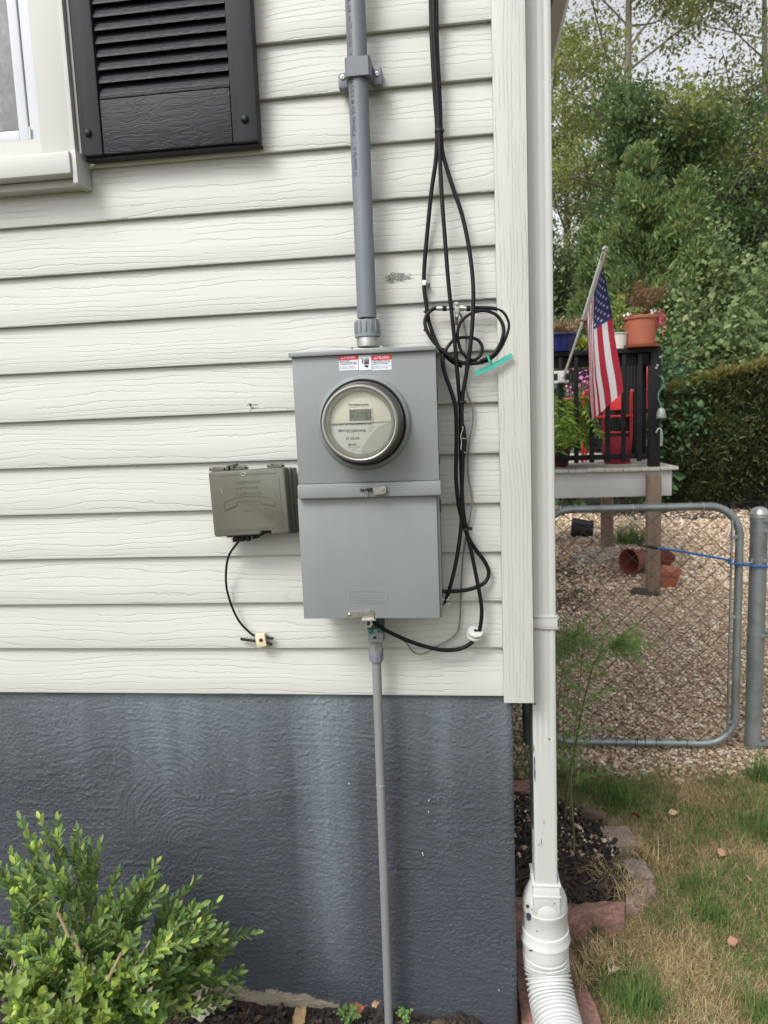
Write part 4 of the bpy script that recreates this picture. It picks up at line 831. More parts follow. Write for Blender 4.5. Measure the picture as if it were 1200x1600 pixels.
mb.add([c]+ring, [[0, 1+i, 1+(i+1) % len(ring)] for i in range(len(ring))], 0, True); struct(mb.build('side_flower_bed', m_mulch))

# ---- mulch chips (nobody could count them)
def chips(name, pts, smin, smax, mat, flat=.35, seed=1):
    r = np.random.default_rng(seed); n = len(pts); pts = np.asarray(pts)
    base = np.array([[-1, -.5, -.5], [1, -.35, -.4], [.9, .5, -.5], [-.85, .45, -.35], [-.9, -.4, .5], [.8, -.5, .4], [.95, .4, .55], [-1, .5, .4]])
    q = np.array([[0, 3, 2, 1], [4, 5, 6, 7], [0, 1, 5, 4], [1, 2, 6, 5], [2, 3, 7, 6], [3, 0, 4, 7]])
    s = r.uniform(smin, smax, (n, 1, 1)); V = base[None]*np.array([1, .55, flat])*s*(1+r.normal(0, .22, (n, 8, 3)))
    ang = r.uniform(0, 6.28, n); tilt = r.normal(0, .45, (n, 2))
    V = rot_all(V, ang, tilt[:, 0], tilt[:, 1])+pts[:, None, :]
    Fc = (q[None]+(np.arange(n)*8)[:, None, None]).reshape(-1, 4)
    return stuff(np_mesh(name, V.reshape(-1, 3), Fc, mat))
def rot_all(V, az, tx, ty):
    def R(ax, a):
        c, s = np.cos(a), np.sin(a); m = np.zeros((len(a), 3, 3)); i, j = [(1, 2), (2, 0), (0, 1)][ax]
        m[:, ax, ax] = 1; m[:, i, i] = c; m[:, j, j] = c; m[:, i, j] = -s; m[:, j, i] = s; return m
    return np.einsum('nij,nkj->nki', R(2, az) @ R(0, tx) @ R(1, ty), V)
m_chip = M('dark_mulch', (.03, .02, .015), .85, isl=[(.012, .011, .012), (.022, .017, .014), (.05, .035, .025), (.018, .016, .016), (.085, .06, .042), (.03, .022, .02)], var=.3, vs=80, bump=.001, bs=200)
r = np.random.default_rng(4)
pts = np.stack([r.uniform(-1.5, .075, 2600), -np.abs(r.normal(.0, .16, 2600))-.002, np.zeros(2600)], -1); pts[:, 2] = ZM+front_h(pts[:, 0], pts[:, 1])+.004
chips('mulch_chips', pts, .005, .024, m_chip, seed=2)
def inpoly(p, poly):
    x, y = p[:, 0], p[:, 1]; ins = np.zeros(len(p), bool); n = len(poly)
    for i in range(n):
        a, b_ = poly[i], poly[(i+1) % n]; cnd = ((a[1] > y) != (b_[1] > y)) & (x < (b_[0]-a[0])*(y-a[1])/(b_[1]-a[1]+1e-9)+a[0]); ins ^= cnd
    return ins
pp = r.uniform([.09, .35, 0], [.55, 1.4, 0], (6000, 3)); pp = pp[inpoly(pp, ring)][:1500]; pp[:, 2] = .044+r.uniform(-.004, .008, len(pp))
chips('mulch_chips', pp, .006, .024, m_chip, seed=3)
m_peb = M('pebbles', (.4, .35, .28), .75, isl=[c for _, c in PEB]+[(.66, .60, .50), (.36, .22, .15), (.16, .125, .095)], var=.15, vs=60)
# pebbles: real stones, thinning out where grass takes over
ico = bmesh.new(); bmesh.ops.create_icosphere(ico, subdivisions=1, radius=1); IV = np.array([v.co[:] for v in ico.verts]); IF = np.array([[v.index for v in f.verts] for f in ico.faces]); ico.free()
def stones(name, pts, smin, smax, seed, mat=m_peb):
    r = np.random.default_rng(seed); n = len(pts); s = r.uniform(smin, smax, (n, 1, 1))*np.exp(r.normal(0, .25, (n, 1, 1)))
    V = IV[None]*s*np.stack([r.uniform(.8, 1.3, n), r.uniform(.75, 1.1, n), r.uniform(.45, .8, n)], -1)[:, None, :]*(1+r.normal(0, .1, (n, 12, 3)))
    V = rot_all(V, r.uniform(0, 6.28, n), r.normal(0, .3, n), r.normal(0, .3, n))+np.asarray(pts)[:, None, :]
    Fc = (IF[None]+(np.arange(n)*12)[:, None, None]).reshape(-1, 3); return stuff(np_mesh(name, V.reshape(-1, 3), Fc, mat, None, True))
n = 30000; p = np.zeros((n, 3)); p[:, 1] = 1.30+r.random(n)**1.35*3.6; p[:, 0] = .05+r.random(n)*(1.75+.42*(p[:, 1]-1.3)); keep = (p[:, 1] > 1.50) | (r.random(n) < np.clip((p[:, 1]-1.28)/.22, 0, 1)); p = p[keep]
p[:, 2] = .008+grav_h(p[:, 0], p[:, 1])+.004; stones('pebbles', p, .0052, .0105, 7)
n = 15000; p = np.zeros((n, 3)); p[:, 1] = 4.7+r.random(n)**1.2*6.0; p[:, 0] = .5+r.random(n)*(2.6+.4*(p[:, 1]-4.7)); p[:, 2] = .012+grav_h(p[:, 0], p[:, 1]); stones('pebbles', p, .011, .020, 8)
pp = r.uniform([.12, .7, 0], [.5, 1.3, 0], (1200, 3)); pp = pp[inpoly(pp, ring)][:260]; pp[:, 2] = .050; stones('pebbles', pp, .004, .009, 9)

lp = np.stack([rng.normal(.78, .15, 3200), rng.normal(5.0, .5, 3200), np.full(3200, .022)], -1)  # dark brown chips standing in for the shade on the gravel under the deck
m_shade_chip = M('leaf_litter', (.06, .045, .03), .95, isl=[(.05, .035, .022), (.085, .06, .035), (.03, .022, .016), (.12, .09, .055)], var=.3, vs=60)
chips('leaf_litter', lp, .006, .019, m_shade_chip, .25, 31)
# ---- grass
def blades(name, pts, hmin, hmax, wid, lay, mat, seed, seg=2, group=None):
    r = np.random.default_rng(seed); n = len(pts); pts = np.asarray(pts); az = r.uniform(0, 6.28, n); h = r.uniform(hmin, hmax, n); L = np.clip(r.normal(lay, .3, n), .05, 1.45)
    d = np.stack([np.cos(az), np.sin(az), np.zeros(n)], -1); side = np.stack([-np.sin(az), np.cos(az), np.zeros(n)], -1); w = wid*r.uniform(.6, 1.4, n)
    V = []
    for k in range(seg+1):
        t = k/seg; a = L*(.35+.65*t); p_ = pts+d*(h*t*np.sin(a))[:, None]; p_[:, 2] = pts[:, 2]+h*t*np.cos(a); ww = (w*(1-t*.92))[:, None]
        V += [p_-side*ww/2, p_+side*ww/2]
    V = np.stack(V, 1); k = 2*(seg+1); q = np.array([[2*i, 2*i+1, 2*i+3, 2*i+2] for i in range(seg)])
    Fc = (q[None]+(np.arange(n)*k)[:, None, None]).reshape(-1, 4); return stuff(np_mesh(name, V.reshape(-1, 3), Fc, mat))
m_green_g = M('green_grass', (.06, .12, .03), .6, isl=[(.05, .105, .03), (.085, .165, .042), (.13, .22, .06), (.20, .25, .08)], var=.15, trans=.3, spec=.2)
m_dry = M('dry_grass', (.32, .25, .13), .7, isl=[(.30, .215, .11), (.47, .36, .20), (.60, .48, .30), (.38, .29, .155), (.26, .235, .10), (.15, .105, .055)], var=.15, trans=.2, spec=.15)
def lawn_pts(n, seed, y0=-.9, y1=1.55):
    r = np.random.default_rng(seed); p = np.zeros((n, 3)); p[:, 1] = y0+r.random(n)*(y1-y0); p[:, 0] = .1+r.random(n)*1.5
    p = p[~inpoly(p, ring)]; p = p[~((p[:, 0] < e1[0]+.02) & (p[:, 1] < .52))]; p[:, 2] = lawn_h(p[:, 0], p[:, 1]); return p, r
p, r2 = lawn_pts(150000, 21); gm = .6*vnoise(p[:, 0], p[:, 1], 3.4, 51)+.4*vnoise(p[:, 0], p[:, 1], 9, 52); ed = np.clip((1.52-p[:, 1])/.25, 0, 1)
gm = gm+.08*np.clip((p[:, 1]-.45)/.6, 0, 1)
kd = (r2.random(len(p)) < np.clip(1.05-gm*.6, .3, 1)*(.15+.85*ed)); blades('dry_grass', p[kd], .018, .055, .0015, 1.2, m_dry, 22)
p, r2 = lawn_pts(110000, 23); gm = .6*vnoise(p[:, 0], p[:, 1], 3.4, 51)+.4*vnoise(p[:, 0], p[:, 1], 9, 52)+.08*np.clip((p[:, 1]-.45)/.6, 0, 1); kg = r2.random(len(p)) < np.clip((gm-.46)*4.6, .015, .8)*np.clip((1.5-p[:, 1])/.2, 0, 1)
blades('green_grass', p[kg], .02, .058, .0019, .75, m_green_g, 24)
def tuft(px_, py_, n, spread, h, seed, m=m_green_g, Z=0, lay=.6):
    c = P(px_, py_, Z=Z); r = np.random.default_rng(seed); q = c+np.stack([r.normal(0, spread, n), r.normal(0, spread, n), np.zeros(n)], -1); return blades('grass_tuft', q, h*.5, h, .0034, lay, m, seed, 3)
for i, (x, y, n, s, h) in enumerate(((965, 1250, 520, .045, .10), (1110, 1438, 260, .028, .085), (1085, 1395, 200, .028, .08), (1196, 1222, 260, .03, .15), (1190, 1300, 260, .045, .09), (1110, 1300, 260, .06, .07), (985, 1560, 380, .05, .08), (1190, 1590, 200, .03, .07), (1060, 1330, 200, .06, .06), (925, 1455, 120, .016, .09), (905, 1215, 160, .05, .08), (1000, 1580, 200, .03, .09))):
    o = tuft(x, y, n, s, h, 60+i)
for i, (x, y, n, s, h) in enumerate(((905, 1530, 130, .012, .07), (985, 1400, 160, .03, .09), (955, 1375, 160, .03, .09), (1000, 1330, 150, .04, .07), (940, 1500, 200, .03, .06))):
    tuft(x, y, n, s, h, 80+i, m_dry, .03, 1.05)
# pale stones and leaves lying about
m_pale = M('pale_stone', (.6, .57, .52), .8, var=.2, vs=60)
for (x, y, s, lb_) in ((952, 1504, .014, 'small pale round stone at the lawn edge beside the low red block'), (958, 1514, .019, 'flat pale stone at the lawn edge right of the low red block')):
    c = P(x, y, Z=.012); V = IV*np.array([s, s*.7, s*.5])*(1+rng.normal(0, .1, (12, 1)))+c; mb = MB(); mb.add(V, IF.tolist(), 0, True); tag(mb.build('stone', m_pale, None, 60), lb_, 'stone')
def leaf_obj(x, y, s, col, label, Z=.03, az=None, tilt=.5, name='fallen_leaf', Y=None):
    c = P(x, y, Z=Z) if Y is None else P(x, y, Y=Y); az = random.random()*6.28 if az is None else az; V = []; n = 9
    for i in range(n):
        t = i/(n-1); w = math.sin(math.pi*t**.8)*.36*(1+.18*math.sin(i*2.1)); V += [(t-.5, -w, .10*math.sin(t*3)+.06), (t-.5, 0, .10*math.sin(t*3)), (t-.5, w, .12*math.sin(t*3+.4)+.07)]
    Fc = []
    for i in range(n-1):
        for j in range(2): Fc.append([3*i+j, 3*i+j+1, 3*i+4+j, 3*i+3+j])
    Mx = Matrix.Translation(c) @ Matrix.Rotation(az, 4, 'Z') @ Matrix.Rotation(tilt, 4, 'X') @ Matrix.Rotation(random.uniform(-.3, .3), 4, 'Y') @ Matrix.Scale(s, 4)
    mb = MB(); mb.add([Mx @ Vector(v) for v in V], Fc, 0, True); mb.tube([Mx @ Vector((.5, 0, 0)), Mx @ Vector((.72, .05, .08))], s*.018, 4)
    mt = M('leaf_'+'_'.join(str(int(c*99)) for c in col), col, .6, var=.25, vs=90, trans=.2); tag(mb.build(name, mt, None, 80), label, 'leaf', 'fallen leaves'); return
leaf_obj(1145, 1471, .034, (.36, .18, .12), 'pinkish orange fallen leaf on the dry lawn at lower right', .03, .3)
leaf_obj(993, 1276, .045, (.22, .055, .02), 'rusty red fallen leaf on the grass behind the raised bed', .03, 2.2, .9)
leaf_obj(1126, 1332, .04, (.42, .24, .15), 'pale brown fallen leaf in the middle of the green lawn patch', .03, 1.)
leaf_obj(1168, 1372, .032, (.40, .27, .19), 'faded tan fallen leaf near the right picture edge on the lawn', .03, 1.5)
leaf_obj(1052, 1270, .035, (.45, .33, .20), 'small tan fallen leaf right of the rusty red leaf', .03, .2)
leaf_obj(1108, 1270, .04, (.40, .26, .15), 'curled tan fallen leaf on grass just in front of the gravel', .03, 2.)
leaf_obj(318, 1574, .075, (.50, .47, .33), 'large pale fallen leaf on the mulch beside the shrub', Y=-.045, az=.2, tilt=.95)
leaf_obj(466, 1586, .055, (.52, .37, .19), 'curled tan fallen leaf standing on the mulch left of the thin conduit', Y=-.05, az=1.3, tilt=1.0)
leaf_obj(557, 1576, .042, (.40, .15, .10), 'reddish fallen leaf against the foundation near the thin conduit', Y=-.03, az=.3, tilt=1.1)
leaf_obj(586, 1568, .022, (.45, .26, .17), 'tiny pinkish fallen leaf touching the thin conduit base', Y=-.03, az=.5, tilt=1.1)
# small weeds in the mulch
m_weed = M('weed_leaf', (.08, .16, .04), .55, isl=[(.05, .11, .03), (.10, .20, .05), (.16, .25, .07)], trans=.25)
def weed(x, y, n, sp_, label, seed):
    r = random.Random(seed); c = P(x, y, Y=-.06); root = thing('weed', label, 'weed', tuple(c)); lf = MB(); st = MB()
    for i in range(n):
        a = r.uniform(0, 6.28); rad = r.uniform(.2, 1)*sp_; t = c+np.array([rad*math.cos(a), rad*.5*math.sin(a), r.uniform(.2, 1.1)*sp_]); st.tube([c+np.array([0, 0, -.02]), t], .0009, 4)
        for k in range(3):
            b_ = a+k*2.1; s = r.uniform(.006, .010); u = np.array([math.cos(b_), .6*math.sin(b_)-.3, .5*math.sin(b_)+.2])*s; w_ = np.array([-math.sin(b_), .2, math.cos(b_)])*s*.6
            lf.add([t, t+u*.6+w_, t+u*1.3, t+u*.6-w_], [[0, 1, 2, 3]])
    lf.build('foliage', m_weed, root); st.build('stem', m_weed, root)
weed(543, 1592, 16, .028, 'small bright green weed in the mulch left of the thin conduit', 5)
weed(633, 1590, 10, .018, 'small dark green weed in the mulch right of the thin conduit', 6)

# ================================================================== DOWNSPOUT
m_down = M('downspout_aluminium', (.42, .435, .42), .42, var=.05, vs=3, dirt=(.34, .35, .335), stretch=(1, 1, .18), bump=.0002, bs=60)
m_scrape_and_strip = M('scraped_paint', (.03, .033, .04), .6)
YD = .022
dA = P(852, 1385, Y=YD); xL = P(833, 1250, Y=YD)[0]; xR = P(871.5, 1250, Y=YD)[0]; zd0 = P(855, 1386, Y=YD)[2]
down = thing('downspout', 'white ribbed square downspout ending in a corrugated elbow at the house corner', 'downspout', ((xL+xR)/2, YD, .05))
def rect_ribs(z0, z1, xa, xb, ya, yb, rib=.0016, name='pipe_section', n=3):
    # cross-section with three flutes on each broad face
    fr_ = []; w = xb-xa; rr = .006
    fr_ += [(xa+rr, ya)]
    for k in range(n):
        c = xa+w*(.26+.24*k); h_ = w*.085
        fr_ += [(c-h_, ya), (c-h_*.45, ya+rib), (c+h_*.45, ya+rib), (c+h_, ya)]
    fr_ += [(xb-rr, ya), (xb-rr*.3, ya+rr*.3), (xb, ya+rr), (xb, yb-rr), (xb-rr, yb), (xa+rr, yb), (xa, yb-rr), (xa, ya+rr), (xa+rr*.3, ya+rr*.3)]
    m = len(fr_); mb = MB(); zs = np.linspace(z0, z1, 25); fade = lambda z_: float(np.clip((z_-P(850, 1200, Y=YD)[2])/.12, 0, 1))
    V = [(x, ya+(y-ya)*fade(z_) if abs(y-ya-rib) < 1e-6 else y, z_) for z_ in zs for x, y in fr_]
    mb.add(V, [[i*m+j, i*m+(j+1) % m, (i+1)*m+(j+1) % m, (i+1)*m+j] for i in range(24) for j in range(m)], 0, True); return mb.build(name, m_down, down, 35)
zj_ = P(850, 975, Y=YD)[2]
rect_ribs(zj_, 3.41, xL-.0005, xR+.0002, YD-.0008, YD+.079); rect_ribs(zd0-.03, zj_-.001, xL+.0012, xR-.0012, YD+.0008, YD+.077)
mb = MB(); zb0, zb1 = P(850, 985, Y=YD-.006)[2], P(850, 963, Y=YD-.006)[2]; mb.box(xL-.003, xR+.003, YD-.0035, YD+.083, zb0, zb1, .003)
for z_ in (zb0+.004, zb1-.004): mb.tube([(xL-.004, YD+.08, z_), (xL-.004, YD-.004, z_), (xR+.004, YD-.004, z_), (xR+.004, YD+.08, z_)], .0022, 6)
mb.build('joint_band', m_down, down)
for x, y, l, w_ in ((850, 1285, 10, .8), (846, 1316, 16, .7), (842, 1320, 9, .6), (835.5, 1210, 30, 1.6), (835, 1190, 24, 1.4), (836, 1100, 3, 4), (858, 1155, 3, 3), (834, 1170, 16, 1)):
    q = P(x, y, Y=YD-.0012); h_ = px2m(l/2, YD); k_ = px2m(w_, YD); MB().add([(q[0]-k_*.3, q[1], q[2]+h_), (q[0]+k_*.6, q[1], q[2]+h_*.4), (q[0]+k_*.3, q[1], q[2]-h_), (q[0]-k_*.6, q[1], q[2]-h_*.2)], [[0, 1, 2, 3]]).build('scratch', m_scrape_and_strip, down)
mb = MB(); mb.box(xL-.0018, xL-.0006, YD+.004, YD+.07, zd0+.15, P(833, 1080, Y=YD)[2]); mb.build('dirty_side', m_scrape_and_strip, down)  # dark strip along the lower left side of the pipe
# adapter: square socket flaring to a round bell
m_plas = M('white_downpipe_plastic', (.50, .515, .505), .45, var=.05, vs=10, dirt=(.38, .39, .375), bump=.0002, bs=80)
mb = MB(); zs0, zs1 = P(850, 1430, Y=YD-.004)[2], P(850, 1384, Y=YD-.004)[2]; mb.box(xL-.0035, xR+.0035, YD-.0035, YD+.083, zs0, zs1, .004); mb.box(xL-.0055, xR+.0055, YD-.0055, YD+.085, zs1-.003, zs1+.0005, .0015); zr = P(850, 1402, Y=YD-.004)[2]; mb.box(xL-.0055, xR+.0055, YD-.0055, YD+.085, zr-.003, zr+.003, .0025)
ad = mb.build('square_socket', m_plas, down)
bc = np.array([(xL+xR)/2+.0005, YD+.0475, 0]); R = P(889, 1460, Y=YD+.03)[0]-bc[0]
zz = [P(856, y, Y=YD-.02)[2] for y in (1405, 1423, 1450, 1476, 1481, 1488, 1512)]
mb = MB(); mb.lathe([(.03, zz[0]+.006), (.036, zz[0]+.002), (R*.86, zz[1]+.004), (R*.965, zz[1]-.012), (R*.97, zz[2]+.014), (R*.985, zz[2]+.013), (R*.985, zz[2]+.005), (R*.975, zz[2]+.004), (R*.985, zz[3]), (R*1.03, zz[3]-.001), (R*1.05, zz[4]), (R*1.045, zz[5]+.002), (R*1.09, zz[5]-.004), (R*1.10, zz[5]-.010), (R*1.04, zz[5]-.013), (R*1.02, zz[6]), (R*.92, zz[6]-.002)], bc, (0, 0, 1), 56)
mb.build('round_bell', m_plas, down)
mb = MB()
for x, y, rx, rz in ((826, 1432, 4, 9), (824, 1416, 2.5, 4), (831, 1421, 1.4, 1.4), (866, 1412, 1.2, 1.2), (839, 1455, 1, 2), (830, 1485, 5, 2)):
    d = ray(x, y); best = None
    A2 = d[0]**2+d[1]**2; o_ = CAM-bc; B2 = o_[0]*d[0]+o_[1]*d[1]; C2 = o_[0]**2+o_[1]**2-(R*1.0)**2; dis = B2*B2-A2*C2
    if dis > 0:
        t = (-B2-math.sqrt(dis))/A2; q = CAM+d*(t-.006); k_ = px2m(1, YD)
        MB().add([q+k_*np.array([rx*math.cos(a)*random.uniform(.7, 1.2), -.2, rz*math.sin(a)*random.uniform(.7, 1.2)]) for a in np.linspace(0, 6.28, 9)[:-1]], [list(range(8))]).build('peeled_spot', m_scrape_and_strip, down)
# corrugated elbow
path = spline([bc+np.array([0, 0, zz[6]]), bc+np.array([.001, -.002, zz[6]-.03]), bc+np.array([.004, -.016, zz[6]-.062]), bc+np.array([.011, -.06, zz[6]-.10]), bc+np.array([.022, -.13, zz[6]-.125]), bc+np.array([.035, -.22, zz[6]-.135]), bc+np.array([.05, -.33, zz[6]-.14])], 16)
L_ = np.cumsum([0]+[np.linalg.norm(path[i+1]-path[i]) for i in range(len(path)-1)]); nR = 150; ss = np.linspace(0, L_[-1], nR*3); pth = [np.array([np.interp(s, L_, [q[j] for q in path]) for j in range(3)]) for s in ss]
pitch = .0115; rad = []
for s in ss:
    p_ = min(1, .6+s*4)*pitch if False else pitch; f = (s/p_) % 1; rad.append(R*(1.0 if f > .45 else .93+.07*math.sin(f/.45*math.pi))*(.955))
    rad[-1] = R*.965+R*.055*max(-1, min(1, 2.2*math.sin(2*math.pi*s/p_)))
mb = MB(); mb.tube(pth, rad, 48); mb.build('corrugated_elbow', m_plas, down, 60)
# ================================================================== CHAIN LINK GATE
m_galv = M('galvanised', (.25, .275, .28), .48, .55, var=.14, vs=14, dirt=(.16, .17, .165))
m_wire = M('old_wire', (.06, .052, .045), .6, .1, var=.25, vs=20)
YG = 1.62
gR = P(1152, 980, Y=YG)[0]; gT = P(1000, 793.5, Y=YG)[2]; gB = P(1000, 1160, Y=YG)[2]; gL = P(846, 980, Y=YG)[0]; tr_ = .0172
gate = thing('chain_link_gate', 'galvanised chain link gate with rounded corners closing the gravel yard', 'gate', ((gL+gR)/2, YG, 0))
rad = .135; pts = []
for cx_, cz_, a0 in ((gR-rad, gT-rad, 0), (gL+rad, gT-rad, 90), (gL+rad, gB+rad, 180), (gR-rad, gB+rad, 270)):
    for k in range(9): a = math.radians(a0+90*k/8); pts.append(np.array([cx_+rad*math.cos(a), YG, cz_+rad*math.sin(a)]))
MB().tube(pts, tr_, 16, closed=True).build('frame', m_galv, gate)
pitch = .0425; dz_ = .041; x = gL+.045; i = 0; base_w = [None, None]; xe = P(1141, 900, Y=YG)[0]
nz_ = int((gT-gB-.03)/dz_)
x_first = xe-int((xe-x)/pitch)*pitch
k = 0; x = xe
while x > gL+.03:
    ph = k % 2
    if base_w[ph] is None:
        p_ = [];
        for j in range(nz_+1):
            s = 1 if (j+ph) % 2 else -1; p_.append(np.array([xe-pitch/2+s*(pitch/2+.0015), YG-.010+.0028*s, gT-.020-j*dz_]))
        base_w[ph] = MB().tube(p_, .0019, 5).build('wire', m_wire, gate); o0 = base_w[ph]; o0['x0'] = 0.0; base_w[ph].location = (-(k)*pitch, 0, 0) if k else (0, 0, 0)
    else:
        c = base_w[ph].copy(); COL.objects.link(c); c.location = (-k*pitch, 0, 0)
    k += 1; x -= pitch
for o in list(bpy.data.objects):
    if 'x0' in o: del o['x0']
mb = MB(); a, b_ = P(1143, 812, Y=YG), P(1134, 1142, Y=YG); mb.box(xe-.003, xe+.004, YG-.014, YG-.002, gB+.03, gT-.06, .001); mb.build('tension_bar', m_galv, gate)
for y in (838, 963, 1126):
    z_ = P(1145, y, Y=YG)[2]; mb = MB(); mb.box(xe-.004, gR-.012, YG-.0185, YG-.0165, z_-.008, z_+.008, .0007); mb.lathe([(tr_+.0008, -.008), (tr_+.0024, -.008), (tr_+.0024, .008), (tr_+.0008, .008)], (gR, YG, z_), (0, 0, 1), 20); mb.build('tension_band', m_galv, gate)
m_tiew = M('tie_wire', (.5, .5, .5), .4, .7)
for x_ in (875, 988, 1098):
    q = P(x_, 795, Y=YG); mb = MB(); a = np.linspace(0, 2*math.pi, 15)[:-1]; mb.tube([(q[0]+.0006*math.sin(t), YG+(tr_+.0012)*math.cos(t), gT+(tr_+.0015)*math.sin(t)-.0015) for t in a], .0018, 5, closed=True); mb.tube([(q[0], YG-tr_, gT-.012), (q[0]+.006, YG-.012, gT-.032)], .0016, 5); mb.build('tie_wire', m_tiew, gate)
m_tied = M('tie_wire_dark', (.06, .06, .06), .6)
for x_ in (962, 992, 995, 1007, 1024, 1072):
    q = P(x_, 1160, Y=YG); mb = MB(); a = np.linspace(0, 2*math.pi, 13)[:-1]; mb.tube([(q[0]+.001*math.sin(t), YG+(tr_+.0012)*math.cos(t), gB+(tr_+.0012)*math.sin(t)) for t in a], .0016, 5, closed=True); mb.tube([(q[0], YG-.012, gB+.012), (q[0]+.005, YG-.011, gB+.026)], .002, 5); mb.build('tie_wire', m_tied, gate)
# hinge side post by the house, latch side post
m_gpost = M('green_weathered_post', (.075, .10, .085), .6, .2, var=.25, vs=8)
pl = P(822, 1110, Y=YG+.05); post0 = thing('fence_post', 'dark greenish hinge post in the gap between house and downspout', 'fence post', (pl[0], YG+.05, 0))
MB().tube([(pl[0]+.012, YG+.05, .0), (pl[0]-.004, YG+.05, 1.2)], .028, 16).build('post', m_gpost, post0)
YPp = 1.66; pc = P(1181.5, 980, Y=YPp); prr = px2m(12.2, YPp)
post = thing('fence_post', 'thick galvanised gate post with a domed cap at the right edge', 'fence post', (pc[0], YPp, 0))
zpt = P(1181, 803, Y=YPp)[2]
MB().tube([(pc[0], YPp, -.05), (pc[0], YPp, zpt)], prr, 24).build('post', m_galv, post)
zc_ = P(1181, 808, Y=YPp)[2]; m_cap = M('cap_aluminium', (.45, .45, .44), .4, .7, var=.15)
MB().lathe([(prr+.001, -.0), (prr+.0045, .001), (prr+.0045, .012), (prr+.006, .0125), (prr+.006, .017), (prr+.002, .0175), (prr*.98, .026), (prr*.8, .037), (prr*.5, .0445), (prr*.2, .047), (0, .0475)], (pc[0], YPp, zc_), (0, 0, 1), 28).build('post_cap', m_cap, post)
fence = thing('chain_link_fence', 'galvanised chain link fence running right from the gate post', 'fence', (pc[0]+1.5, YPp, 0))
for y, w_ in ((811, .020), (828, .020), (874, .016), (990, .018), (1157, .018)):
    z_ = P(1182, y, Y=YPp)[2]; mb = MB(); mb.lathe([(prr+.0005, -w_/2), (prr+.0025, -w_/2), (prr+.0025, w_/2), (prr+.0005, w_/2)], (pc[0], YPp, z_), (0, 0, 1), 24); mb.box(pc[0]+prr*.2, pc[0]+prr+.045, YPp-prr-.0028, YPp-prr-.0005, z_-w_/2, z_+w_/2, .0006); mb.box(pc[0]+prr+.002, pc[0]+prr+.045, YPp-prr-.0006, YPp+.004, z_-w_/2+.001, z_+w_/2-.001, .0006); mb.build('post_band', m_galv, fence)
z_ = P(1182, 808, Y=YPp)[2]; MB().tube([(pc[0]+prr+.02, YPp, z_+.004), (pc[0]+2.4, YPp, z_+.004)], .0175, 14).build('top_rail', m_galv, fence)
MB().box(pc[0]+prr+.048, pc[0]+prr+.055, YPp-.014, YPp-.004, .06, z_-.03, .001).build('tension_bar', m_galv, fence)
for k in range(24):
    p_ = []
    for j in range(25): s = 1 if (j+k) % 2 else -1; p_.append(np.array([pc[0]+prr+.052+.0425*(k+.5)+s*.0225, YPp-.008+.003*s, z_-.02-j*.041]))
    MB().tube(p_, .0023, 4).build('wire', m_wire, fence)
MB().tube([(pc[0]+2.4, YPp, 0), (pc[0]+2.4, YPp, zpt)], .028, 12).build('post', m_galv, fence)
# hinge collar from gate to post (gate latch)
z_ = P(1160, 877, Y=YG)[2]; mb = MB(); mb.tube([(gR+.012, YG-.01, z_-.004), (gR+.05, YG-.008, z_-.006), (pc[0]-prr+.004, YPp-.02, z_+.004)], .006, 8); mb.lathe([(tr_+.001, -.014), (tr_+.003, -.014), (tr_+.003, .012), (tr_+.001, .012)], (gR, YG, z_-.004), (0, 0, 1), 18); mb.build('latch_fork', m_galv, gate)
# bungee
m_blue = M('blue_cord', (.008, .10, .36), .55, var=.1, vs=200)
bung = thing('bungee_cord', 'bright blue bungee cord hooked on the gate mesh and pulled round the post', 'bungee cord', tuple(P(1080, 868, Y=YG-.02)))
yb = YG-.028
MB().tube(spline([P(1026, 856, Y=yb), P(1060, 861, Y=yb), P(1100, 868, Y=yb), P(1136, 874.5, Y=YG-.016), P(1141, 877, Y=YG+.015), P(1139, 880, Y=YG-.028), P(1150, 881, Y=YG-.03), P(1168, 883.5, Y=YPp-prr-.008), P(1185, 885, Y=YPp-prr-.008), P(1204, 886.5, Y=YPp-prr-.006), P(1240, 886, Y=YPp-.01)], 5), .0048, 10).build('cord', m_blue, bung)
MB().tube(spline([P(1028, 856.5, Y=yb), P(1018, 854.5, Y=yb), P(1008, 853.5, Y=yb), P(999.5, 851.5, Y=yb), P(997, 849.5, Y=yb), P(1000, 848.3, Y=yb), P(1006, 849.2, Y=yb)], 5), [.0052]*6+[.0040]*25, 8).build('hook', m_inkb, bung)
MB().tube([P(1013, 854, Y=yb), P(1026, 856.2, Y=yb)], .0075, 10).build('hook_sleeve', m_inkb, bung)

# ================================================================== DECK
m_dblack = M('black_paint', (.008, .0085, .010), .6, var=.3, vs=6, spec=.25)
m_rim = M('rim_grey', (.40, .40, .395), .6, var=.06, vs=4)
m_dboard = M('weathered_decking', (.38, .36, .335), .75, var=.14, vs=9, stretch=(4, .5, 1))
m_post = M('treated_timber', (.165, .12, .085), .8, var=.25, vs=8, stretch=(4, 4, .35), bump=.001)
YK = 4.56
dR = P(1051, 750, Y=YK)[0]; dT = P(1000, 735.5, Y=YK)[2]; dTop = dT+.028; dB = P(1000, 776, Y=YK)[2]; dLx = .34; dBk = 7.1
deck = thing('deck', 'raised neighbouring deck with black railings, grey rim board and timber posts', 'deck', (1.1, 5.8, 0))
MB().box(dLx, dR, YK+.02, YK+.06, dB, dT-.002, .004).build('rim_board', m_rim, deck)
MB().box(dR-.04, dR, YK+.0605, dBk, dB, dT-.002, .004).build('rim_board', m_rim, deck)
bw = .150; x = dR+.045-bw; db = None; k = 0
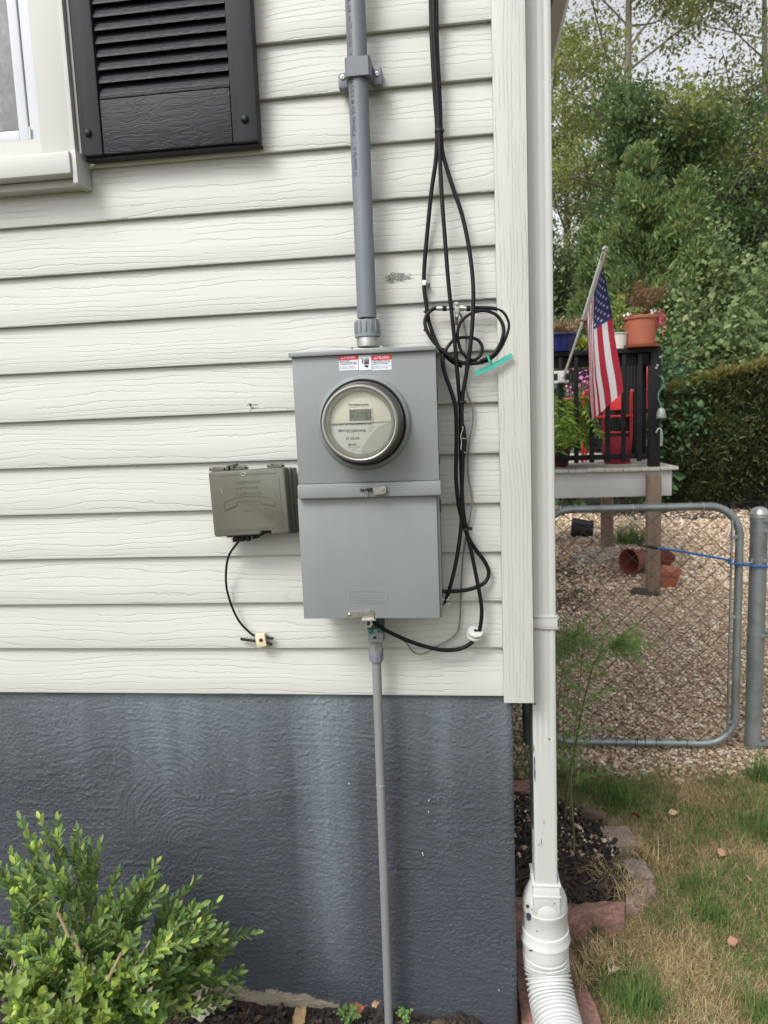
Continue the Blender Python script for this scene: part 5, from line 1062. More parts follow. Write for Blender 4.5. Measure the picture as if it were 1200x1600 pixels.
while x > dLx-.1:
    if db is None: db = MB().box(x+.002, x+bw-.003, YK-.02, dBk, dT, dTop, .003).build('deck_board', m_dboard, deck)
    else: c = db.copy(); COL.objects.link(c); c.location = (-k*bw, 0, random.uniform(-.002, .002))
    k += 1; x -= bw
for k in range(5):
    MB().box(dLx+.05, dR-.045, YK+.4+k*.5, YK+.44+k*.5, dB+.03, dT-.003).build('joist', m_post, deck)
def dpost(px_, pyb, w_, Y0=None):
    c = P(px_, pyb, Z=.01); MB().box(c[0]-w_/2, c[0]+w_/2, c[1], c[1]+w_, -.05, dT-.03, .006).build('support_post', m_post, deck)
dpost(1022, 932, .105); dpost(950, 856, .125); dpost(858, 850, .13)
# railing
rT = P(1000, 543.5, Y=YK)[2]; rail_p = (P(1017, 640, Y=YK)[0], P(1033.5, 640, Y=YK)[0])
MB().box(rail_p[0], rail_p[1], YK+.02, YK+.12, dTop, P(1025, 541, Y=YK)[2], .006).build('corner_post', m_dblack, deck)
zr0, zr1 = P(960, 556, Y=YK)[2], P(960, 545, Y=YK)[2]
MB().box(dLx, rail_p[0]-.001, YK+.0, YK+.14, zr1-.04, zr1, .006).build('top_rail', m_dblack, deck)
MB().box(dLx, rail_p[0]-.001, YK+.05, YK+.09, zr1-.135, zr1-.041, .005).build('sub_rail', m_dblack, deck)
zb1, zb0 = P(940, 711, Y=YK)[2], P(940, 719, Y=YK)[2]
MB().box(dLx, rail_p[0]-.001, YK+.05, YK+.09, zb0, zb1, .005).build('bottom_rail', m_dblack, deck)
bal = None; xs_ = [P(x, 640, Y=YK)[0] for x in (1000.5, 975.5, 950.5, 925.5, 901, 876.5, 852)]
xs_ += [xs_[-1]-.14*k for k in (1, 2)]
bwid = px2m(3.1, YK)
for x in xs_:
    if bal is None: bal = MB().box(x-bwid, x+bwid, YK+.012, YK+.0485, zb0-.02, zr1-.045, .003).build('baluster', m_dblack, deck); bx = x
    else: c = bal.copy(); COL.objects.link(c); c.location = (x-bx, 0, 0)
xr_ = (rail_p[0]+rail_p[1])/2
MB().box(xr_-.06, xr_+.06, YK+.125, dBk-.06, zr1-.04, zr1, .005).build('top_rail', m_dblack, deck)
MB().box(xr_-.02, xr_+.02, YK+.125, dBk-.06, zb0, zb1, .004).build('bottom_rail', m_dblack, deck)
MB().box(xr_-.02, xr_+.02, YK+.125, dBk-.06, zr1-.135, zr1-.041, .004).build('sub_rail', m_dblack, deck)
MB().box(xr_-.05, xr_+.05, dBk-.0595, dBk+.04, dTop, zr1+.02, .005).build('corner_post', m_dblack, deck)
for k in range(17):
    c = bal.copy(); COL.objects.link(c); c.location = (xr_-.045-bx, .2+k*.138, 0)
MB().box(dLx, xr_-.051, dBk-.06, dBk-.0, zr1-.04, zr1, .005).build('top_rail', m_dblack, deck)
MB().box(dLx, xr_-.051, dBk-.05, dBk-.01, zb0, zb1+.05, .004).build('bottom_rail', m_dblack, deck)
MB().box(dLx, xr_-.051, dBk-.05, dBk-.01, zr1-.16, zr1-.041, .004).build('sub_rail', m_dblack, deck)
for k in range(8):
    c = bal.copy(); COL.objects.link(c); c.location = (xr_-.2-k*.145-bx, dBk-YK-.095, 0)

# ---- flag
m_pole = M('white_aluminium_pole', (.60, .60, .58), .35, .3, var=.06)
m_chrome = M('chrome_finial', (.75, .75, .75), .18, 1.0)
YFl = YK-.055
fb, fm, ft = P(880.5, 590, Y=YFl), P(912.5, 497, Y=YFl-.28), P(945.5, 389, Y=YFl-.60)
flagp = thing('flag_pole', 'slanting silver flag pole bracketed to the deck railing', 'flag pole', tuple(fb))
MB().tube([fb, fm], .0105, 12).build('lower_pole', m_pole, flagp)
m2 = fm+(ft-fm)*.84
MB().tube([fm-(ft-fm)*.03, fm, m2], [.016, .0185, .0165], 14).build('upper_pole', m_pole, flagp)
MB().tube([m2, m2+(ft-m2)*.7], .0155, 12).build('turning_sleeve', m_chrome, flagp)
MB().lathe([(.0, -.022), (.014, -.018), (.021, -.006), (.021, .006), (.014, .018), (0, .023)], ft, ft-fm, 16).build('finial', m_chrome, flagp)
MB().lathe([(.012, -.01), (.0165, 0), (.012, .01)], fm-(fm-fb)*.03, fm-fb, 12).build('pole_collar', m_dk, flagp)
mb = MB(); w0 = px2m(11, YFl); 
for y in (581.5, 596.5): q = P(877, y, Y=YFl+.03); mb.box(q[0]-w0, q[0]+w0, YFl+.03, YFl+.05, q[2]-.012, q[2]+.012, .004)
q = P(877, 589, Y=YFl+.03); mb.box(q[0]-.028, q[0]+.028, YFl+.0, YFl+.05, q[2]-.045, q[2]+.045, .006); mb.build('bracket', m_whp, flagp)
m_fr = M('flag_red', (.42, .018, .045), .75, var=.08, vs=14, trans=.25); m_fw = M('flag_white', (.74, .74, .76), .75, var=.04, vs=14, trans=.25); m_fb = M('flag_blue', (.035, .045, .16), .75, var=.1, vs=14, trans=.2)
h0t, h0b = m2+(ft-m2)*.02, fm+(ft-fm)*.0
def Fp(x, y, dY=0):
    Yh = np.interp(y, [389, 497, 660], [YFl-.58, YFl-.28, YFl-.25]); return P(x, y, Y=Yh+dY)
ctrl = {0.0: [(942, 416), (934, 437), (928, 456), (916.5, 497)], .4: [(957, 497), (928, 515), (927, 517), (918, 531)], .72: [(966.5, 562), (932, 589), (924, 595), (920.5, 598)], 1.0: [(973.5, 612), (941, 643), (929, 654), (926, 657)]}
vs_ = [0, 3.6/13, 7/13, 1]
def fpos(u, v):
    us = sorted(ctrl); i = max(k for k in range(len(us)-1) if us[k] <= u+1e-9); t = (u-us[i])/(us[i+1]-us[i]); o = []
    for q in (us[i], us[i+1]):
        p_ = ctrl[q]; j = 0 if v <= vs_[1] else 1 if v <= vs_[2] else 2; s = (v-vs_[j])/(vs_[j+1]-vs_[j]); o.append(np.array(p_[j])*(1-s)+np.array(p_[j+1])*s)
    x, y = o[0]*(1-t)+o[1]*t
    x += 1.2*math.sin(u*9+v*3)*u
    dY = (.05*math.sin(v*6.2+u*1.5)+.025*math.sin(v*13+u*4))*(.15+u*.85)+(.10*max(0, v-7/13)/(6/13))*(1 if v > 7/13 else 0)*1.2
    return Fp(x, y, dY)
flag = thing('flag', 'american flag with red and white stripes hanging limp from the slanting pole', 'flag', tuple(h0t))
NU, NVs = 60, 3; V = []; nv = 13*NVs
for i in range(NU+1):
    for j in range(nv+1): V.append(fpos(i/NU, j/nv))
Fc = []; mi = []
for i in range(NU):
    for j in range(nv):
        s = j//NVs; Fc.append([i*(nv+1)+j, (i+1)*(nv+1)+j, (i+1)*(nv+1)+j+1, i*(nv+1)+j+1])
        mi.append(2 if (i < NU*.4 and s < 7) else (0 if s % 2 == 0 else 1))
o = np_mesh('cloth', V, np.array(Fc), [m_fr, m_fw, m_fb], flag, True, mi)
mb = MB()
for r_ in range(9):
    for c_ in range(6 if r_ % 2 == 0 else 5):
        if r_ > 5: continue
        v = (r_+1)/10*7/13; u = ((2*c_+1) if r_ % 2 == 0 else (2*c_+2))/12*.4; ptsS = []
        for k in range(10):
            a = math.pi/2+k*math.pi/5; rr = .030 if k % 2 == 0 else .012
            q = fpos(min(.399, max(0, u+rr*.53*math.cos(a)*.9)), max(0.001, v-rr*math.sin(a)*.95)); ptsS.append(q+np.array([0, -.003, 0]))
        cc = sum(ptsS)/10; mb.add([cc]+ptsS, [[0, 1+k, 1+(k+1) % 10] for k in range(10)])
mb.build('star_print', m_fw, flag)

# ---- pots and plants on the railing
m_terra = M('terracotta_plastic', (.33, .10, .055), .6, var=.08, vs=9, dirt=(.30, .12, .08))
def pot(name, label, c, r0, r1, h, m, rim=.02, saucer=False, cat='flower pot', soil=True):
    root = thing(name, label, cat, tuple(c))
    MB().lathe([(0, 0), (r0, 0), (r0+(r1-r0)*.2, h*.2), (r0+(r1-r0)*.21, h*.215), (r0+(r1-r0)*.86, h-rim), (r1*1.0, h-rim+.002), (r1*1.05, h-rim+.006), (r1*1.07, h-.004), (r1*1.05, h), (r1*.97, h), (r1*.93, h-.03), (r1*.9, h-.035)], c, (0, 0, 1), 40).build('pot_body', m, root)
    if soil: MB().lathe([(r1*.93, h-.034), (0, h-.025)], c, (0, 0, 1), 24).build('soil', m_mulch, root)
    if saucer: MB().lathe([(0, .0), (r0*1.35, .001), (r0*1.45, .022), (r0*1.38, .022), (r0*1.25, .004)], np.asarray(c)-np.array([0, 0, .004]), (0, 0, 1), 30).build('saucer', m_terra, root)
    return root
def cluster(name, label, c, hw, hd, h, nstem, nleaf, lsize, cols, cat='plant', seed=1, stemcol=(.10, .12, .04), up=.6, flowers=None, group=None, droop=0):
    """a potted plant: stems fanning from c, leaves along them"""
    r = np.random.default_rng(seed); root = thing(name, label, cat, tuple(c), group); st = MB(); Lp = []; Ld = []
    for i in range(nstem):
        a = r.uniform(0, 6.28); rad = math.sqrt(r.random()); tip = np.array([math.cos(a)*hw*rad, math.sin(a)*hd*rad, h*(1-.5*rad*rad*(1-up))*r.uniform(.6, 1)-droop*rad])
        mid = tip*np.array([.45, .45, .6])+np.array([0, 0, droop*.3*rad]); pts = spline([np.zeros(3), mid, tip], 5); st.tube([c+p_ for p_ in pts], .0016+.002*h, 4)
        for k in range(nleaf):
            t = r.uniform(.3, 1)*(len(pts)-1); j = min(int(t), len(pts)-2); p_ = pts[j]+(pts[j+1]-pts[j])*(t-j); Lp.append(c+p_+r.normal(0, lsize*.5, 3)); dd = (pts[j+1]-pts[j]); dd = dd/(np.linalg.norm(dd)+1e-9)+r.normal(0, .7, 3); Ld.append(dd)
    leaves_mesh('foliage', np.array(Lp), np.array(Ld), lsize, M(name+'_leaf', cols[0], .55, isl=[tuple(min(.8, q*1.35) for q in cc_) for cc_ in cols], trans=.35, spec=.2), root, seed=seed)
    st.build('stem', M(name+'_stem', stemcol, .7), root)
    if flowers:
        fc, nf, fs, fsp = flowers; fm_ = M(name+'_petal', fc[0], .6, isl=fc, trans=.3); Vp = []; Dp = []
        for i in range(nf):
            p_ = c+fsp(r); 
            for k in range(6): Vp.append(p_+r.normal(0, fs*.5, 3)); Dp.append(r.normal(0, 1, 3))
        leaves_mesh('blossom', np.array(Vp), np.array(Dp), fs, fm_, root, wid=.8, seed=seed+1)
    return root
def leaves_mesh(name, pos, dirs, size, mat, parent, wid=.45, seed=0, fold=.25, kind=True, jit=.35):
    """many small folded leaves (four triangles each) as one mesh"""
    r = np.random.default_rng(seed); n = len(pos); d = dirs/(np.linalg.norm(dirs, axis=1, keepdims=True)+1e-9)
    up = r.normal(0, .55, (n, 3))+np.array([0, 0, 1.0]); s = np.cross(d, up); s /= (np.linalg.norm(s, axis=1, keepdims=True)+1e-9); nrm = np.cross(s, d)
    L = (size*np.exp(r.normal(0, jit, n)))[:, None]; w = L*wid*.5
    V = np.stack([pos, pos+d*L*.45+s*w+nrm*w*fold, pos+d*L, pos+d*L*.45-s*w+nrm*w*fold, ], 1)
    Fc = (np.array([[0, 1, 2], [0, 2, 3]])[None]+(np.arange(n)*4)[:, None, None]).reshape(-1, 3)
    o = np_mesh(name, V.reshape(-1, 3), Fc, mat, parent); o['kind'] = 'stuff'; return o
zs_ = zr1
pT = P(1000.5, 541, Y=YK+.07); pc0 = np.array([pT[0], YK+.07, zs_+.006]); r1_ = px2m(24, YK+.07); r0_ = px2m(19.5, YK+.07); hp = P(1000, 496, Y=YK+.07)[2]-zs_
pot('flower_pot', 'round terracotta flower pot on the railing corner right of the flag', pc0, r0_, r1_, hp, m_terra, .03, True)
def fl_pink(r): return np.array([r.normal(.13, .035), r.normal(-.02, .05), hp+r.normal(.02, .075)])
cluster('potted_flowers', 'reddish brown flowering plant with pink blossoms in the terracotta pot', pc0+np.array([.02, 0, hp-.03]), .20, .15, .34, 34, 22, .024, [(.10, .05, .025), (.17, .09, .045), (.08, .085, .03), (.22, .13, .08), (.13, .12, .05)], seed=3, stemcol=(.12, .05, .03), flowers=([(.55, .10, .13), (.65, .2, .2), (.5, .08, .2)], 16, .026, lambda r: np.array([r.normal(.12, .03), r.normal(-.04, .03), r.normal(.0, .06)])))
cluster('potted_flowers', 'pale yellow green filler plant with tiny white blooms at the rim of the terracotta pot', pc0+np.array([-.06, -.06, hp-.035]), .10, .05, .11, 26, 16, .016, [(.25, .27, .09), (.34, .34, .15), (.18, .22, .07)], seed=4, flowers=([(.7, .7, .66)], 6, .016, lambda r: np.array([r.choice([-.06, .14]), -.03, r.normal(.05, .02)])))
m_cob = M('cobalt_glaze', (.010, .017, .10), .25, var=.12, coat=.3)
pB = P(881, 553, Y=YK+.07); cB_ = np.array([P(876, 550, Y=YK+.07)[0], YK+.07, zs_+.001]); hB = P(880, 523, Y=YK+.07)[2]-zs_
pot('flower_pot', 'cobalt blue glazed planter on the railing beside the white downspout', cB_, px2m(19, YK), px2m(26, YK), hB, m_cob, .02)
cluster('potted_flowers', 'dried pinkish tan blooms filling the blue planter', cB_+np.array([0, 0, hB-.03]), .17, .14, .17, 40, 26, .020, [(.30, .17, .11), (.40, .26, .17), (.22, .15, .08), (.14, .15, .06), (.46, .30, .24)], seed=5, stemcol=(.18, .13, .07))
cW = np.array([P(966, 541, Y=YK+.07)[0], YK+.07, zs_+.001]); pot('flower_pot', 'low white planter on the railing between flag and terracotta pot', cW, px2m(11, YK), px2m(14, YK), P(966, 520, Y=YK)[2]-zs_, m_whp, .012)
cluster('potted_flowers', 'tall yellow green flower spike with an orange bloom in the white planter', cW+np.array([0, 0, .09]), .055, .05, .34, 16, 20, .026, [(.16, .24, .05), (.28, .34, .08), (.10, .17, .04), (.40, .42, .12)], seed=6, up=1, flowers=([(.75, .22, .03), (.7, .5, .06)], 3, .022, lambda r: np.array([r.normal(0, .03), -.05, r.normal(.03, .03)])))
cY = np.array([P(909, 546, Y=YK+.1)[0], YK+.08, zs_]); cluster('potted_flowers', 'low bright yellow green plant on the railing between blue planter and flag', cY, .075, .07, .10, 30, 22, .022, [(.28, .32, .04), (.38, .40, .06), (.20, .26, .04)], seed=7)
# ---- wind chime on the corner post
m_verd = M('verdigris', (.09, .20, .17), .6, .3, var=.3, vs=30); m_bell = M('cast_bell', (.26, .29, .27), .5, .4, var=.2, vs=40)
chime = thing('wind_bell', 'small grey wind bell hanging from a verdigris hook on the deck corner post', 'wind chime', tuple(P(1033, 645, Y=YK-.02)))
yh = YK-.06
MB().tube(spline([P(1030, 587, Y=YK+.015), P(1035, 591, Y=yh), P(1037, 603, Y=yh), P(1030, 612, Y=yh), P(1028.5, 622, Y=yh), P(1032, 632, Y=yh), P(1033, 638, Y=yh)], 6), .0055, 8).build('hook', m_verd, chime)
cb = P(1033, 653.5, Y=yh); MB().lathe([(.038, 0), (.040, .004), (.036, .03), (.032, .055), (.024, .075), (.010, .086), (0, .088)], cb, (0, 0, 1), 24).build('bell', m_bell, chime)
MB().tube([P(1032, 653, Y=yh), P(1030.5, 668, Y=yh), P(1028, 674, Y=yh)], .003, 5).build('clapper_cord', m_dk, chime)
a = P(1030, 672, Y=yh); MB().tube(spline([P(1025, 676, Y=yh), P(1029, 670, Y=yh), P(1033, 672, Y=yh), P(1033.5, 684, Y=yh), P(1033, 697, Y=yh)], 4), [.007, .007, .007, .007, .007, .008, .008, .009, .01, .011, .011, .012, .012, .012, .012, .012, .012][:17], 6).build('wind_catcher', m_bell, chime)
# screws / fairy lights left on the post
for x, y in ((1031.5, 558), (1027, 571), (1025.5, 575)): MB().lathe([(.012, 0), (.010, -.008), (0, -.01)], P(x, y, Y=YK+.0185), (0, 1, 0), 10).build('bolt_head', m_bell, deck)
# ---- red metal chairs on the deck
m_redm = M('red_metal', (.40, .014, .018), .4, var=.08, vs=8)
zd = dTop
def chair(label, cx_, cy2, rot):
    root = thing('metal_chair', label, 'chair', (cx_, cy2, zd), 'red metal chairs on the deck'); R_ = Matrix.Translation((cx_, cy2, zd)) @ Matrix.Rotation(rot, 4, 'Z')
    def T(*p_): return np.array(R_ @ Vector(p_))
    MB().box(-.24, .24, -.22, .22, .42, .44, .008, M=R_).build('seat', m_redm, root)
    mb = MB(); Rb = R_ @ Matrix.Translation((0, .24, .44)) @ Matrix.Rotation(-.2, 4, 'X'); mb.box(-.235, .235, -.012, .012, .05, .62, .008, M=Rb); mb.box(-.235, .235, -.03, -.013, .50, .56, .006, M=Rb); mb.build('backrest', m_redm, root)
    for s in (-1, 1):
        MB().tube(spline([T(s*.23, -.24, .0), T(s*.235, -.2, .3), T(s*.235, -.2, .62), T(s*.235, -.15, .66), T(s*.235, .15, .66), T(s*.235, .30, .62)], 6), .014, 8).build('front_leg', m_redm, root)
        MB().tube(spline([T(s*.23, .34, 0), T(s*.235, .24, .25), T(s*.235, .25, .45), T(s*.235, .355, 1.0)], 6), .014, 8).build('rear_leg', m_redm, root)
    MB().tube([T(-.23, -.215, .28), T(.23, -.215, .28)], .011, 8).build('stretcher', m_redm, root)
xq = P(966, 640, Y=5.35)[0]; chair('red metal chair with a tall back behind the flag on the deck', xq, 5.45, -.62)
xq = P(893, 640, Y=5.7)[0]; root = thing('side_table', 'red tubular side table left of the flag behind the fern', 'table', (xq, 5.8, zd))
MB().lathe([(0, .60), (.27, .60), (.28, .612), (.27, .624), (0, .62)], (xq, 5.8, zd), (0, 0, 1), 32).build('table_top', m_redm, root)
for a in (.5, 2.1, 3.6, 5.2):
    c_, s_ = math.cos(a), math.sin(a); MB().tube(spline([(xq+.25*c_, 5.8+.25*s_, zd), (xq+.24*c_, 5.8+.24*s_, zd+.3), (xq+.20*c_, 5.8+.20*s_, zd+.52), (xq+.06*c_, 5.8+.06*s_, zd+.59)], 6), .012, 8).build('leg', m_redm, root)
m_wov = M('woven_red', (.26, .012, .028), .7, var=.25, vs=60, bump=.004, bs=90)
bk = np.array([P(963, 690, Y=5.1)[0], 5.12, zd]); root = thing('woven_basket', 'deep red woven basket under the chair on the deck', 'basket', tuple(bk))
MB().lathe([(0, .0), (.10, 0), (.125, .1), (.12, .2), (.105, .245), (.095, .245), (.09, .2)], bk, (0, 0, 1), 24).build('basket_body', m_wov, root)
# fern and pink flowers on the deck
m_redpot = M('dark_red_pot', (.11, .016, .016), .45)
cF = np.array([P(868, 728, Y=YK+.42)[0], YK+.42, zd]); pot('flower_pot', 'dark red pot on the deck floor holding the fern', cF, .11, .15, .22, m_redpot, .025)
r = np.random.default_rng(9); root = thing('fern', 'bright green fern spilling through the deck railing', 'plant', tuple(cF+np.array([0, 0, .2]))); Lp = []; Ld = []; st = MB()
for i in range(84):
    a = r.uniform(0, 6.28); L = r.uniform(.22, .40); h_ = r.uniform(.10, .44); e_ = np.array([math.cos(a)*L, math.sin(a)*L*1.15, h_*.35-.10*r.random()]); m_ = np.array([math.cos(a)*L*.5, math.sin(a)*L*.5, h_]); c0 = cF+np.array([.02, -.2, .2]); pp_ = spline([np.zeros(3), m_, e_], 9); st.tube([c0+q for q in pp_], .002, 4)
    for j in range(2, len(pp_)-1):
        d_ = pp_[j+1]-pp_[j]; d_ /= np.linalg.norm(d_)+1e-9; s_ = np.cross(d_, [0, 0, 1]); s_ /= np.linalg.norm(s_)+1e-9
        for sg in (-1, 1): Lp.append(c0+pp_[j]); Ld.append(s_*sg+d_*.5+np.array([0, 0, -.15]))
leaves_mesh('frond_leaflets', np.array(Lp), np.array(Ld), .072, M('fern_leaf', (.10, .2, .03), .5, isl=[(.14, .26, .04), (.24, .38, .06), (.34, .46, .09), (.09, .18, .035)], trans=.4, spec=.2), root, wid=.34, seed=3, jit=.2); st.build('frond_stem', M('fern_stem', (.15, .2, .05), .6), root)
cP = np.array([P(912, 655, Y=6.6)[0], 6.7, zd]); cluster('flowering_plant', 'tall plant with pink purple flowers at the back of the deck', cP, .16, .16, .85, 26, 18, .03, [(.05, .09, .03), (.08, .13, .04)], seed=8, up=1, flowers=([(.45, .12, .28), (.55, .2, .38), (.4, .15, .35)], 40, .035, lambda r: np.array([r.normal(0, .07), r.normal(0, .07), r.normal(.72, .11)])))
# ---- things on the gravel under the deck
def lying_pot(label, c, axis, r0, r1, h, m, name='flower_pot', cat='flower pot'):
    root = thing(name, label, cat, tuple(c)); MB().lathe([(0, 0), (r0, 0), (r1*.93, h*.8), (r1, h*.81), (r1*1.04, h), (r1*.96, h), (r1*.86, h*.75), (r0*.85, .02), (0, .02)], c, axis, 32).build('pot_body', m, root); return root
m_terr2 = M('old_terracotta', (.19, .055, .038), .6, var=.1)
c = P(1012, 884, Y=5.25); lying_pot('dark terracotta pot lying on its side under the deck', np.array([c[0]+.04, 5.45, .13]), (-.80, -.58, .05), .095, .125, .25, m_terr2)
c = P(1043, 918, Z=.02); lying_pot('orange terracotta pot standing under the deck right of the timber post', np.array([c[0]-.01, c[1]+.06, .01]), (.10, -.05, 1), .085, .125, .17, m_terra)
c2 = P(1036, 893, Z=.02); lying_pot('second terracotta pot tilted behind the standing orange one', np.array([c2[0]-.03, c2[1]+.12, .03]), (.25, -.35, .9), .08, .12, .17, m_terr2)
c = P(912, 838, Z=.02); root = lying_pot('black nursery bucket lying on the gravel beyond the deck', np.array([c[0]-.13, c[1]+.1, .125]), (1, -.25, -.08), .125, .11, .26, M('black_plastic', (.02, .021, .024), .35), 'bucket', 'bucket')
c = P(1008, 928, Z=.02); RM = Matrix.Translation(c) @ Matrix.Rotation(-.45, 4, 'Z') @ Matrix.Rotation(.12, 4, 'X'); tag(MB().box(-.11, .11, -.05, .05, -.01, .035, .004, M=RM).build('board', M('dark_board', (.05, .042, .038), .8, var=.3, vs=20)), 'dark board lying at the foot of the deck post', 'board')
mb = MB()
for k in range(7):
    y0 = 862+k*2.4; pts = [P(905+60*t+random.uniform(-6, 6), y0+4*math.sin(t*5+k)+random.uniform(-1.5, 1.5)-3*t, Z=.03) for t in np.linspace(-.1, 1.2, 7)]; mb.tube(spline(pts, 4), .007, 5)
tag(mb.build('garden_hose', M('pale_hose', (.38, .37, .34), .6)), 'pale coiled garden hose lying on the gravel under the deck', 'hose')
mb = MB(); c = P(905, 777, Z=.02); mb.box(c[0]-.25, c[0]+.25, c[1]-.1, c[1]+.2, 0, .05, .01); tag(mb.build('paving_slab', m_greyb), 'grey paving slab on the ground far beyond the deck', 'slab')
# ================================================================== VEGETATION
def leaf_cards(name, pos, size, mat, parent, seed, wid=.6, flat=.0):
    r = np.random.default_rng(seed); return leaves_mesh(name, pos, r.normal(0, 1, (len(pos), 3))+np.array([0, 0, -.35]), size, mat, parent, wid, seed, .2)
def limb_tree(root, base, top, r0, nl, spread, seed, bark, leafm, nleaf, lsize, crown_lo=.35, sub=4, dens=.35, lean=(0, 0), clump=.5):
    r = np.random.default_rng(seed); base = np.asarray(base, float); H = top
    tr = [base+np.array([lean[0]*t+.12*math.sin(t*5+seed), lean[1]*t, H*t]) for t in np.linspace(0, 1, 8)]; trunk = spline(tr, 4); N = len(trunk)
    mb = MB(); mb.tube(trunk, [r0*(1-.82*i/(N-1)) for i in range(N)], 10); tips = []
    lb = MB()
    for k in range(nl):
        t = crown_lo+(1-crown_lo)*(k+r.random())/nl; i = min(int(t*(N-1)), N-2); p0 = trunk[i]; a = k*2.4+r.normal(0, .4); L = spread*(1.15-t*.6)*r.uniform(.7, 1.2)
        e = p0+np.array([math.cos(a)*L, math.sin(a)*L, L*r.uniform(.25, .85)]); m_ = (p0+e)/2+np.array([0, 0, -.08*L])+r.normal(0, .07*L, 3); rr = r0*(1-.82*t)*.38
        s = spline([p0, m_, e], 5); lb.tube(s, [rr*(1-.75*j/(len(s)-1)) for j in range(len(s))], 6); tips.append(s[-1])
        for q in range(sub):
            j = int(r.uniform(.35, 1)*(len(s)-1)); b_ = s[j]; LL = L*r.uniform(.25, .55); e2 = b_+np.array([r.normal(0, 1), r.normal(0, 1), r.uniform(-.1, .9)])*LL*.7; m2_ = (b_+e2)/2+r.normal(0, .08*LL, 3); lb.tube([b_, m2_, e2], [rr*.4, rr*.25, rr*.1], 5); tips += [e2, m2_]
    mb.build('trunk', bark, root); lb.build('limbs', bark, root)
    tips = np.array(tips+[trunk[-1]]); c = tips[r.integers(0, len(tips), nleaf)]+r.normal(0, 1, (nleaf, 3))*clump*np.array([1, 1, .6])*r.uniform(.3, 1.2, (nleaf, 1))
    leaf_cards('crown', c, lsize, leafm, root, seed+5)
    return root
m_bark = M('grey_bark', (.20, .175, .145), .9, var=.3, vs=5, stretch=(3, 3, .5), bump=.01, bs=30)
m_bark2 = M('dark_bark', (.09, .075, .06), .9, var=.3, vs=5)
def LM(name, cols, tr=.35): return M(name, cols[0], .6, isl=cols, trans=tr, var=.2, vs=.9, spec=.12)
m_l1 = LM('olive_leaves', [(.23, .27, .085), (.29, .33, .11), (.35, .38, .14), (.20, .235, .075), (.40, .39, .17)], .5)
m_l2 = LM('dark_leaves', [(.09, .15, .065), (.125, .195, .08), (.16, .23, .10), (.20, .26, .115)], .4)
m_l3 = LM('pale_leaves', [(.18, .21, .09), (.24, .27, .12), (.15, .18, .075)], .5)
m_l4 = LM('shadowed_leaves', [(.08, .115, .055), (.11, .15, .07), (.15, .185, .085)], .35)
def at(x, y, D): # ground point along the column x at distance Y
    q = P(x, y, Y=D); return np.array([q[0], q[1], 0.])
b_ = at(995, 300, 20); t1 = thing('maple_tree', 'tall olive green tree with a pale grey trunk forking above the conifer', 'tree', tuple(b_), 'trees behind the yard')
limb_tree(t1, b_, 16, .22, 26, 4.2, 3, m_bark, m_l1, 46000, .095, .34, 7, lean=(-.4, 0), clump=.42)
b_ = at(1092, 300, 17.5); t2 = thing('maple_tree', 'dark green broad tree with a leaning trunk right of the conifer', 'tree', tuple(b_), 'trees behind the yard')
limb_tree(t2, b_, 8.6, .17, 18, 2.2, 8, m_bark2, m_l2, 30000, .10, .42, 6, lean=(-.9, 0), clump=.42)
b_ = at(1190, 300, 21); t3 = thing('maple_tree', 'sparse pale green tree reaching in at the top right of the picture', 'tree', tuple(b_), 'trees behind the yard')
limb_tree(t3, b_, 15, .2, 22, 3.6, 12, m_bark, m_l3, 18000, .088, .45, 5, clump=.55)
b_ = at(880, 300, 24); t4 = thing('maple_tree', 'olive tree half hidden by the white downspout', 'tree', tuple(b_), 'trees behind the yard')
limb_tree(t4, b_, 12.5, .22, 24, 3.4, 17, m_bark, m_l1, 30000, .095, .22, 6, clump=.45)
b_ = at(1150, 300, 25); t5 = thing('maple_tree', 'dense shadowy tree filling the gap behind the right hand shrub', 'tree', tuple(b_), 'trees behind the yard')
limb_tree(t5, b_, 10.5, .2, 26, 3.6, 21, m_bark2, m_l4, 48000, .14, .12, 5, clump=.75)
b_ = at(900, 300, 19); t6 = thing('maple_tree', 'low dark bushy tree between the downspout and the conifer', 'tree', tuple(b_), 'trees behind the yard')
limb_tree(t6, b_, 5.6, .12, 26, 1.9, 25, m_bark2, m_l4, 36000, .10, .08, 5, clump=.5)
b_ = at(1020, 300, 27); t7 = thing('maple_tree', 'dark distant tree behind the conifer tip', 'tree', tuple(b_), 'trees behind the yard')
limb_tree(t7, b_, 9.0, .2, 24, 3.8, 29, m_bark2, m_l2, 24000, .15, .12, 5, clump=.8)
b_ = at(1260, 300, 18); t8 = thing('maple_tree', 'dark green tree just beyond the right picture edge with branches reaching in', 'tree', tuple(b_), 'trees behind the yard')
limb_tree(t8, b_, 9.5, .2, 24, 2.6, 33, m_bark2, m_l2, 22000, .11, .15, 5, clump=.5)
